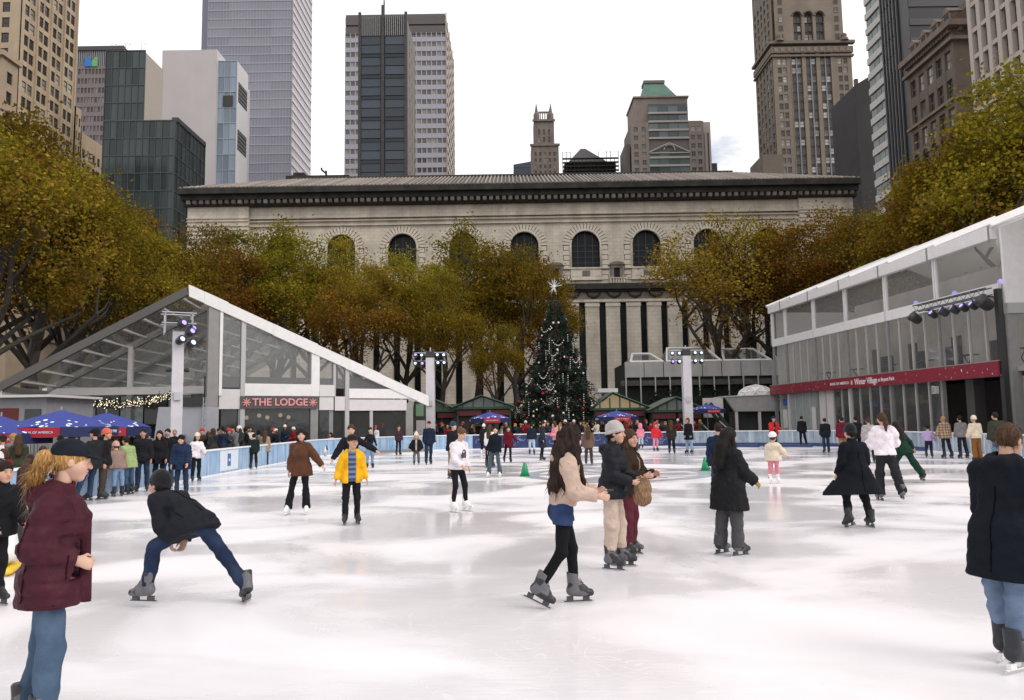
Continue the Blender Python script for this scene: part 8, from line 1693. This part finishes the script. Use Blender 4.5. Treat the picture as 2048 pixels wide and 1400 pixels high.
    mb.cur = 0; mb.prism([(-0.05, -0.09), (0.05, -0.09), (0.055, 0.03), (0.03, 0.085), (-0.03, 0.085), (-0.055, 0.03)], -0.012, 0.03); mb.build('print', mat('print_dark', (0.06, 0.05, 0.06), 0.8, var=0.8, vscale=30), r)
    r, i = PP('woman with very long dark curly hair, cream jacket, denim shorts and black tights', 1130, 1212, 858, 90, lod=0, top=J((0.50, 0.37, 0.30), bulk=0.04, len=-0.04, hood=1, collar=1, fold=0.009, cuff=0.0, sleeve=1.1), legs=dict(col=(0.008, 0.008, 0.01), style='slim', shorts=(0.02, 0.04, 0.10)), hair=('curly', (0.022, 0.012, 0.009)), skate=GSK,
       armR=(20, 8, 68, -4), armL=(26, 6, 66, 20), lean=8, yaw=35, legR=(-4, 4, 30, 4), legL=(12, 2, 8, 8), footpitchR=-26, female=True, skin=1, curl=60, group=None)
    mb = MB(); w = to_world(r, i['wr'][-1] + i['RF'][-1] @ np.array([0.0, 0.02, -0.1])); mb.box(w[0] - 0.005, w[0] + 0.075, w[1] - 0.04, w[1] + 0.04, w[2] - 0.008, w[2] + 0.006); tag(mb.build('phone', DARKPL), 'black phone held by the woman with curly hair', 'phone')
    r, i = PP('woman in a pale grey knit beanie, black padded parka and cream cargo trousers', 1228, 1136, 853, 70, top=J((0.012, 0.013, 0.018), kind='puffer', bulk=0.045, len=0.10, hood=1, collar=1), legs=dict(col=(0.50, 0.40, 0.33), style='cargo'), hair=('short', HB), hat=('beanie', (0.42, 0.39, 0.38)), skate=GSK, lod=0,
       armR=(14, 6, 62, 20), armL=(18, 6, 64, 20), lean=4, legR=(2, 3, 5, 8), legL=(8, 3, 6, 6), female=True, skin=0, curl=60, group=None)
    w = to_world(r, i['wr'][1] + i['RF'][1] @ np.array([0, 0.02, -0.12]))
    bg = thing('fur_bag', 'tan furry shoulder bag hugged by the woman in the grey beanie', 'bag', (w[0], w[1], w[2] - 0.1))
    F = Field((-0.2, -0.15, -0.2), (0.2, 0.15, 0.22), 0.013); F.add((0, 0, -0.05), (0, 0, 0.02), 0.12, 0.1, (0, 1, 0), 0.7); F.add((0.03, 0, 0.06), (0.05, 0, 0.13), 0.07, 0.055, (0, 1, 0), 0.8); F.noise(0.015, 60, 4)
    mesh_obj('bag_body', [F.mesh()], hair_mat((0.2, 0.12, 0.07)), bg)
    PP('woman in a brown shearling jacket and wide maroon trousers with long brown hair', 1262, 1110, 866, 52, top=J((0.035, 0.022, 0.015), bulk=0.038, len=0.10, collar=1, open=0.02, fold=0.01), shirt=J((0.25, 0.17, 0.12), bulk=0.02, len=0.06), legs=dict(col=(0.10, 0.022, 0.035), style='wide'), hair=('long', HBR), skate=GSK, lod=0,
       armR=(20, 8, 72, 20), armL=(24, 8, 70, 10), yaw=-22, lean=3, female=True, skin=0, curl=45, group=None)
    PP('woman in a long black padded coat and grey trousers with long straight dark hair', 1462, 1110, 862, 118, top=J((0.014, 0.014, 0.016), kind='plain', bulk=0.05, len=0.34, flare=0.05, hood=1, fold=0.01), legs=dict(col=(0.07, 0.07, 0.075), style='wide'), hair=('long', (0.014, 0.011, 0.010)), skate=GSK, lod=0,
       armR=(26, 10, 30, 0), armL=(10, 8, 20, 0), lean=3, female=True, gloves=(0.25, 0.2, 0.02), group=None, legR=(4, 3, 5, 6), legL=(-3, 3, 5, 6))
    PP('dark-haired person in a navy jacket behind the woman in the long black coat', 1442, 1010, 850, 160, top=J(NAVY, bulk=0.035, len=0.12), legs=dict(col=DJEANS, kind='denim'), hair=('short', HB), group=None)
    PP('small child in a white helmet, cream jacket and pink leggings', 1549, 967, 876, 150, top=J((0.62, 0.53, 0.42), kind='plain', bulk=0.05, len=0.12, flare=0.03, hood=1), legs=dict(col=(0.62, 0.22, 0.27), style='straight'), hair=('short', HBR), hat=('helmet', (0.75, 0.75, 0.78)), skate=WSK, headk=1.3, armR=(20, 38, 10, 0), armL=(10, 12, 20, 0), gloves=(0.7, 0.1, 0.25), group=None, lod=1)
    PP('person in a long black coat with its tails flying out', 1720, 1054, 852, 186, lod=0, top=J((0.007, 0.008, 0.012), bulk=0.035, len=0.40, flare=0.40, hemq=0.42, collar=1, seams=[(180, -0.38, 0.35)], fold=0.008, foldf=12, swing=(-0.06, 0)), legs=dict(col=BLACK, style='straight'), hair=('short', HB), hat=('beanie', BLACK), skate=(0.015, 0.015, 0.017), armR=(14, 12, 40, 20), armL=(10, 14, 24, 0),
       lean=12, legR=(8, 7, 22, 4), legL=(14, 10, 32, 10), footpitchL=-20, group=None)
    PP('woman seen from behind in a loose white sweater and black trousers, dark ponytail', 1776, 1001, 828, 176, top=J((0.78, 0.70, 0.75), kind='knit', bulk=0.06, len=0.04, name=SW, fold=0.012, sleeve=1.15), legs=dict(col=(0.02, 0.02, 0.023), style='wide'), hair=('pony', HBR), armR=(20, 24, 60, 30), armL=(18, 20, 60, 30), female=True, group=None, legR=(-14, 10, 12, 10), legL=(6, 3, 8, 5), skate=GSK, lod=1)
    PP('woman in a dark green jumpsuit striding with one leg pushed out', 1812, 964, 838, 200, top=J((0.01, 0.035, 0.022), bulk=0.03, len=0.12, name='jumpsuit_top'), legs=dict(col=(0.01, 0.035, 0.022), style='wide'), hair=('long', HB), armR=(5, 38, 14, 0), armL=(5, 12, 20, 0), lean=22, legR=(-22, 20, 10, 25), legL=(32, 3, 46, 5), female=True, group=None, lod=1)
    PP('big man in a black hooded parka and pale blue jeans', 2030, 1332, 872, 122, lod=0, h=1.78, top=J((0.007, 0.009, 0.014), bulk=0.055, len=0.34, flare=0.05, hood=1, collar=1, fold=0.009, foldf=14, seams=[(180, -0.3, 0.35), (120, -0.1, 0.08)]), legs=dict(col=(0.13, 0.18, 0.27), kind='denim', style='cargo'), hair=('short', HBR), skate=(0.014, 0.016, 0.022), build=1.0, holder=1,
       lean=9, pitch=24, armR=(12, 7, 26, 5), armL=(20, 6, 45, 20), legR=(-7, 1, 8, 8), legL=(9, 1, 6, 8), side=0, skin=0, group=None)
    # --- mid distance
    S = PP
    S('older man in a navy jacket and red-brown cap', 858, 929, 843, 18, top=J(NAVY, bulk=0.04, len=0.12), legs=dict(col=DJEANS, kind='denim'), hair=('short', (0.3, 0.3, 0.3)), hat=('cap', (0.12, 0.03, 0.02)), skin=1, group=None, **wk)
    S('child in a cream bobble hat and dark coat beside the man in the red-brown cap', 833, 930, 872, 4, top=J(BLACK, bulk=0.05, len=0.18, open=0.03), shirt=J((0.4, 0.36, 0.3), bulk=0.03), legs=dict(col=(0.13, 0.12, 0.12)), hair=('long', HBL), hat=('pom', (0.7, 0.64, 0.55)), headk=1.2, armR=(5, 32, 10, 0), armL=(5, 24, 10, 0), group=None)
    S('man in a black jacket, khaki trousers and dark blue beanie', 905, 957, 847, 55, top=J(BLACK, bulk=0.045, len=0.08), legs=dict(col=KHAKI), hair=('short', HB), hat=('beanie', (0.02, 0.05, 0.08)), group=None, skin=1)
    S('slim person in a dark plum top gliding along the far curve of the barrier', 797, 911, 853, 30, top=J((0.05, 0.025, 0.035), bulk=0.01, len=0.1), legs=dict(col=BLACK, style='slim'), hair=('short', HBR), group=None)
    S('small child in a pink vest pushing a penguin skating aid', 662, 910, 870, -30, top=J((0.6, 0.33, 0.42), bulk=0.04, len=0.1), legs=dict(col=(0.2, 0.26, 0.33)), hair=('long', HB), headk=1.25, armR=(45, 4, 20, 0), armL=(45, 4, 20, 0), group=None)
    S('person in dark green clothes gliding close to the white logo panel', 507, 938, 870, 200, top=J((0.012, 0.02, 0.018), bulk=0.04, len=0.15), legs=dict(col=(0.015, 0.018, 0.016)), hair=('short', HB), lean=10, group=None)
    S('person in a beige coat with a long tail of brown hair', 529, 932, 864, 190, top=J((0.30, 0.22, 0.15), bulk=0.05, len=0.28, flare=0.05), legs=dict(col=(0.03, 0.04, 0.06)), hair=('long', HBR), female=True, group=None)
    S('woman in a navy jacket and flared blue jeans leaning to one side', 990, 955, 855, -10, top=J((0.01, 0.012, 0.02), bulk=0.03, len=0.1, collar=1), legs=dict(col=(0.06, 0.095, 0.12), kind='denim', style='flare'), hair=('bun', HB), skate=WSK, female=True, side=-6, legR=(4, 10, 6, 5), legL=(0, 6, 6, 5), group=None, skin=1)
    S('girl in a dark red coat with one arm held out', 1017, 925, 855, 12, top=J((0.11, 0.008, 0.014), bulk=0.035, len=0.22, flare=0.04), legs=dict(col=BLACK, style='slim'), hair=('long', HBR), armL=(15, 40, 8, 0), legR=(5, 9, 8, 5), female=True, group=None)
    S('person in a white hat and dark coat near the navy panels', 968, 910, 850, 170, top=J((0.016, 0.016, 0.018), bulk=0.04, len=0.3), legs=dict(col=BLACK), hair=('short', HB), hat=('beanie', (0.75, 0.72, 0.7)), skate=WSK, group=None)
    S('woman in a white top with wavy brown hair behind the navy jacket', 980, 935, 852, 160, top=J(WHITE, bulk=0.03, len=0.05), legs=dict(col=BLACK), hair=('long', HBR), female=True, group=None)
    S('man in a dark bluish overcoat standing sideways', 1085, 921, 844, 80, top=J((0.02, 0.028, 0.04), bulk=0.035, len=0.4, flare=0.02, collar=1), legs=dict(col=BLACK), hair=('short', HB), skin=1, group=None)
    S('woman in a pink sweater holding up a phone', 1112, 918, 845, -70, top=J((0.72, 0.27, 0.33), kind='knit', bulk=0.03, len=0.05, name=SW), legs=dict(col=BLACK, style='slim'), hair=('bob', HBR), skate=WSK, armR=(25, 5, 85, 0), armL=(20, 5, 85, 0), female=True, group=None, legR=(-8, 6, 8, 5), legL=(10, 5, 8, 5))
    S('person in a navy puffer and pale jeans facing the barrier', 1064, 910, 848, 175, top=J((0.012, 0.02, 0.035), bulk=0.05, len=0.08), legs=dict(col=(0.35, 0.45, 0.52), kind='denim'), hair=('short', HB), group=None)
    S('tan-coated person half hidden by the curly-haired woman', 1178, 930, 855, 170, top=J((0.14, 0.09, 0.06), bulk=0.04, len=0.2), legs=dict(col=(0.06, 0.045, 0.04)), hair=('long', HBR), group=None)
    S('small child in a pink hooded suit standing at the barrier', 1282, 897, 852, 185, top=J((0.8, 0.25, 0.36), bulk=0.05, len=0.1), legs=dict(col=(0.5, 0.6, 0.68)), hair=('short', HBR), hat=('hood', (0.8, 0.25, 0.36)), headk=1.3, group=None)
    S('small child in a bright red snowsuit and pink skirt', 1312, 902, 850, 10, top=J((0.65, 0.03, 0.05), bulk=0.06, len=0.1), legs=dict(col=(0.75, 0.3, 0.4)), hair=('short', HBR), hat=('hood', (0.65, 0.03, 0.05)), headk=1.3, armL=(10, 35, 5, 0), group=None)
    S('person in a dark brown coat and long hair gliding along the pale far barrier', 1344, 908, 842, 165, top=J((0.03, 0.022, 0.022), bulk=0.035, len=0.2), legs=dict(col=BLACK), hair=('long', HBR), group=None)
    S('auburn-haired woman in a black coat and light jeans', 1379, 907, 837, -50, top=J(BLACK, bulk=0.04, len=0.28), legs=dict(col=(0.25, 0.34, 0.45), kind='denim'), hair=('bob', (0.16, 0.05, 0.02)), female=True, group=None)
    S('rink guard in a red and navy jacket and navy cap', 1549, 905, 828, 10, top=J((0.55, 0.03, 0.03), bulk=0.045, len=0.1, open=0.05), shirt=J(NAVY, bulk=0.03), legs=dict(col=NAVY), hair=('short', HB), hat=('cap', (0.02, 0.02, 0.06)), armR=(30, 15, 70, 10), armL=(30, 15, 70, 10), group=None, h=1.85)
    S('person in black standing on a dark mat by the right-hand boards', 1606, 894, 833, 175, top=J(BLACK, bulk=0.04, len=0.1), legs=dict(col=BLACK), hair=('short', HB), legR=(3, 8, 10, 6), group=None)
    S('man in a black jacket and dark blue jeans seen from behind', 1653, 906, 838, 178, top=J((0.012, 0.014, 0.018), bulk=0.05, len=0.15), legs=dict(col=DJEANS, kind='denim'), hair=('short', HB), group=None)
    S('man in a dark red hooded top and tan trousers seen from behind', 1688, 916, 835, 182, top=J((0.12, 0.012, 0.025), bulk=0.05, len=0.1, hood=1), legs=dict(col=(0.26, 0.15, 0.07), style='cargo'), hair=('short', HB), hat=('cap', (0.02, 0.025, 0.03)), group=None)
    S('person in dark clothes beside the man in the dark red top', 1716, 912, 834, 175, top=J(BLACK, bulk=0.04, len=0.2), legs=dict(col=BLACK), hair=('short', HB), group=None)
    S('person in a fluffy grey fleece', 1742, 925, 838, 170, top=J((0.38, 0.34, 0.34), kind='knit', bulk=0.06, len=0.1, fold=0.014), legs=dict(col=BLACK), hair=('short', HBR), group=None)
    S('child in a lavender jacket bending forward and holding hands', 1859, 916, 853, 150, top=J((0.45, 0.33, 0.55), bulk=0.04, len=0.05), legs=dict(col=(0.02, 0.02, 0.04)), hair=('short', HB), headk=1.15, lean=22, armR=(20, 24, 15, 0), armL=(20, 10, 15, 0), group=None)
    S('person in a tan checked jacket seen from behind', 1893, 917, 834, 182, top=J((0.42, 0.31, 0.2), kind='plaid', col2=(0.16, 0.10, 0.07), bulk=0.05, len=0.12, hood=1), legs=dict(col=(0.02, 0.022, 0.035)), hair=('short', HBL), armL=(10, 18, 10, 0), legR=(2, 10, 8, 6), group=None)
    S('man in a grey sweatshirt and dark trousers seen from behind', 1926, 917, 833, 178, top=J((0.19, 0.18, 0.185), bulk=0.04, len=0.08), legs=dict(col=(0.02, 0.02, 0.03)), hair=('short', HB), group=None, legR=(5, 8, 10, 4))
    S('person in a cream fleece hood and rust-brown trousers', 1955, 922, 834, 184, top=J((0.66, 0.56, 0.43), kind='knit', bulk=0.05, len=0.06), legs=dict(col=(0.22, 0.09, 0.03), style='wide'), hair=('short', HBL), hat=('beanie', (0.72, 0.64, 0.52)), armL=(5, 18, 10, 0), group=None)
    S('broad man in an olive green jacket seen from behind', 2000, 937, 826, 185, top=J((0.035, 0.042, 0.028), bulk=0.055, len=0.12), legs=dict(col=(0.10, 0.15, 0.2), kind='denim'), hair=('short', HB), build=1.1, group=None)
    # --- along the left-hand boards
    S('man in a charcoal coat and jeans leaning back against the left boards', 183, 985, 858, -100, top=J((0.02, 0.02, 0.022), bulk=0.05, len=0.15), legs=dict(col=(0.025, 0.045, 0.09), kind='denim'), hair=('short', HB), hat=('cap', BLACK), lean=-6, legR=(18, 4, 8, 6), legL=(24, 4, 8, 6), group=None)
    S('person in an orange knit hat and black jacket at the left boards', 205, 984, 862, 100, top=J(BLACK, bulk=0.04, len=0.1), legs=dict(col=(0.06, 0.045, 0.04)), hair=('short', HB), hat=('beanie', (0.6, 0.13, 0.08)), group=None)
    S('child in a tan jacket and pink hat bending at the left boards', 235, 982, 885, -135, top=J((0.26, 0.18, 0.15), bulk=0.04, len=0.1), legs=dict(col=LJEANS, kind='denim'), hair=('short', HBR), hat=('beanie', (0.55, 0.33, 0.3)), lean=28, armR=(30, 5, 30, 0), armL=(30, 5, 30, 0), group=None)
    S('person in a lime green padded vest at the left boards', 256, 979, 876, -110, top=J((0.3, 0.38, 0.17), kind='puffer', bulk=0.05, len=0.16), legs=dict(col=JEANS, kind='denim'), hair=('short', HB), lean=12, group=None)
    S('man in a black zip jacket with dark hair at the left boards', 284, 975, 860, 15, top=J((0.014, 0.014, 0.018), bulk=0.045, len=0.1), legs=dict(col=DJEANS, kind='denim'), hair=('short', HB), skin=2, group=None)
    S('man in a black sweater wearing a blue face mask', 334, 958, 860, 6, top=J(BLACK, bulk=0.03, len=0.08), legs=dict(col=(0.03, 0.045, 0.07), kind='denim'), hair=('short', HB), mask=(0.14, 0.17, 0.3), lod=1, group=None)
    S('woman in a black coat beside the man in the face mask', 318, 955, 864, 10, top=J(BLACK, bulk=0.04, len=0.2), legs=dict(col=BLACK), hair=('long', HB), female=True, group=None)
    S('person in a white jacket and cream hat reaching down at the boards', 392, 948, 870, 40, top=J((0.7, 0.66, 0.68), bulk=0.04, len=0.1), legs=dict(col=BLACK), hair=('long', HB), hat=('beanie', (0.7, 0.62, 0.55)), armL=(40, 10, 10, 0), female=True, group=None)
    S('person in a brown hat and coat with a black and white striped scarf', 52, 1045, 920, 175, top=J((0.06, 0.032, 0.025), bulk=0.05, len=0.25), legs=dict(col=BLACK), hair=('long', HBR), hat=('beanie', (0.03, 0.018, 0.014)), group=None)
    # --- beyond the boards: onlookers on the terrace, each one a person
    rr = random.Random(21)
    tops = [('black', BLACK), ('navy', NAVY), ('charcoal', (0.03, 0.03, 0.033)), ('brown', (0.045, 0.028, 0.02)), ('olive', (0.04, 0.042, 0.025)), ('white', (0.7, 0.67, 0.66)), ('dark red', (0.2, 0.015, 0.02)), ('grey', (0.16, 0.155, 0.16)), ('tan', (0.3, 0.2, 0.13)), ('cream', (0.6, 0.52, 0.44))]
    hats = [('', None), ('', None), ('', None), (' and dark beanie', ('beanie', BLACK)), (' and red hat', ('beanie', (0.5, 0.03, 0.03))), (' and white hat', ('beanie', (0.72, 0.7, 0.68))), (' and dark cap', ('cap', (0.02, 0.02, 0.025)))]
    hs_ = [('dark-haired', HB), ('brown-haired', HBR), ('fair-haired', HBL)]
    seen = set()
    def crowd(px, Y, where, grp, h=None, z=0.0, face=None, w=None):
        tn, tc_ = rr.choices(tops, weights=w or (7, 5, 5, 3, 2, 2, 2, 2, 2, 1))[0]; hn, hc_ = rr.choice(hats); an_, ac_ = rr.choice(hs_); st_ = rr.choice(('short', 'short', 'long', 'bob'))
        p = dpt(px, 860, Y); hh = h or rr.uniform(1.55, 1.82)
        lab = '%s person in a %s coat%s %s' % (an_, tn, hn, where)
        for _ in range(30):
            if lab not in seen: break
            tn, tc_ = rr.choices(tops, weights=w or (7, 5, 5, 3, 2, 2, 2, 2, 2, 1))[0]; hn, hc_ = rr.choice(hats); an_, ac_ = rr.choice(hs_); lab = '%s person in a %s coat%s %s' % (an_, tn, hn, where)
        seen.add(lab)
        person(lab, (p[0], Y, z), hh, face if face is not None else rr.uniform(-170, 180), top=J(tc_, bulk=rr.uniform(0.03, 0.055), len=rr.uniform(0.08, 0.35), hood=rr.random() < 0.4, kind='puffer' if rr.random() < 0.3 else 'plain'), legs=dict(col=rr.choice((BLACK, DJEANS, JEANS, GREY))), hair=(st_, ac_), hat=hc_,
               blades=False, lod=2, skin=rr.randrange(4), armR=(rr.uniform(0, 40), 8, rr.uniform(10, 80), 10), armL=(rr.uniform(0, 40), 8, rr.uniform(10, 80), 10), seed=rr.randrange(900), group=grp, female=st_ != 'short', yaw=rr.uniform(-30, 30))
    for px in (872, 884, 893, 918, 942, 955, 1000, 1030, 1042, 1056, 1076, 1098, 1120, 1132, 1148, 1160, 1172, 1186, 1200, 1212, 1226, 1240, 1252, 1264, 1276, 1290, 1304, 1318, 1330, 1344, 1400, 880, 905, 930, 948, 965, 988, 1010, 1050, 1090, 1110, 1142, 1166, 1192, 1220, 1246, 1270, 1298, 1322, 1360, 1390):
        crowd(px + rr.uniform(-3, 3), rr.uniform(51.2, 57.0), 'behind the navy boards', 'onlookers behind the far boards')
    for px, Y in ((405, 33), (418, 32.5), (437, 34.5), (456, 33.5), (480, 35), (490, 36), (545, 43), (553, 41.5), (588, 45), (752, 49), (763, 50), (428, 32), (447, 33), (468, 34), (500, 37), (516, 39), (570, 44)):
        crowd(px, Y, 'below the lodge', 'onlookers in front of the lodge')
    for px, Y, hh in ((8, 21, 1.65), (24, 20.5, 1.7), (38, 20, 1.68), (14, 17, 1.35), (3, 16.0, 1.3), (88, 21, 1.3), (160, 24.5, 1.7), (226, 27, 1.66), (250, 28, 1.7), (120, 22, 1.6), (145, 23, 1.65), (268, 29, 1.72), (300, 29, 1.66), (350, 30, 1.7)):
        crowd(px, Y, 'by the blue umbrellas', 'onlookers by the blue umbrellas', h=hh, w=(4, 3, 3, 4, 2, 2, 1, 3, 4, 2))
    for px, Y in ((1735, 47.5), (1757, 47), (1780, 46.5), (1798, 46), (1728, 49.5)):
        crowd(px, Y, 'beside the glass pavilion', 'onlookers outside the glass pavilion', w=(6, 5, 5, 4, 1, 1, 1, 1, 1, 1))
    # --- skating aids shaped like penguins
    def penguin(px, fy, label, face=0):
        p = gpt(px, fy); t = thing('skating_aid', label, 'skating aid', p, R(face))
        F = Field((-0.3, -0.3, 0.0), (0.3, 0.3, 1.0), 0.02); F.add((0, 0, 0.3), (0, 0, 0.68), 0.2, 0.14, k=0.05); F.add((0, 0, 0.8), (0, 0, 0.82), 0.12, k=0.04)
        V, Q = F.mesh(); mesh_obj('body', [(V, Q)], mat('aid_white', (0.75, 0.75, 0.76), 0.4), t)
        F = Field((-0.35, -0.3, 0), (0.35, 0.3, 1), 0.02)
        F.add((0, 0.05, 0.32), (0, 0.04, 0.7), 0.2, 0.15, k=0.05); F.add((0, 0.02, 0.83), (0, 0.02, 0.85), 0.128, k=0.03)
        for q in (1, -1): F.add((q * 0.17, 0.02, 0.6), (q * 0.26, 0.02, 0.35), 0.05, 0.03, (0, 1, 0), 0.6, 0.03)
        V, Q = F.mesh(); mesh_obj('back', [(V, Q)], mat('aid_black', (0.015, 0.015, 0.018), 0.35), t)
        F = Field((-0.4, -0.4, 0), (0.4, 0.4, 0.2), 0.02)
        for q in (1, -1): F.add((q * 0.14, -0.3, 0.06), (q * 0.14, 0.25, 0.06), 0.07, 0.07, (0, 0, 1), 0.6, 0.02)
        F.add((-0.14, 0.15, 0.06), (0.14, 0.15, 0.06), 0.06, k=0.02)
        mesh_obj('base', [F.mesh()], mat('aid_yellow', (0.8, 0.5, 0.02), 0.4), t)
        F = Field((-0.1, -0.25, 0.7), (0.1, 0, 0.9), 0.012); F.add((0, -0.1, 0.8), (0, -0.19, 0.785), 0.035, 0.01, k=0.01); mesh_obj('beak', [F.mesh()], MATS['aid_yellow'], t)
    penguin(2, 1146, 'penguin skating aid with a yellow base beside the black coat with red collar', 20)
    penguin(646, 912, 'penguin skating aid pushed by the child in the pink vest', 20)
people()
for o in list(bpy.data.objects):
    for k in ('_o', '_a', 'wr'):
        if k in o: del o[k]
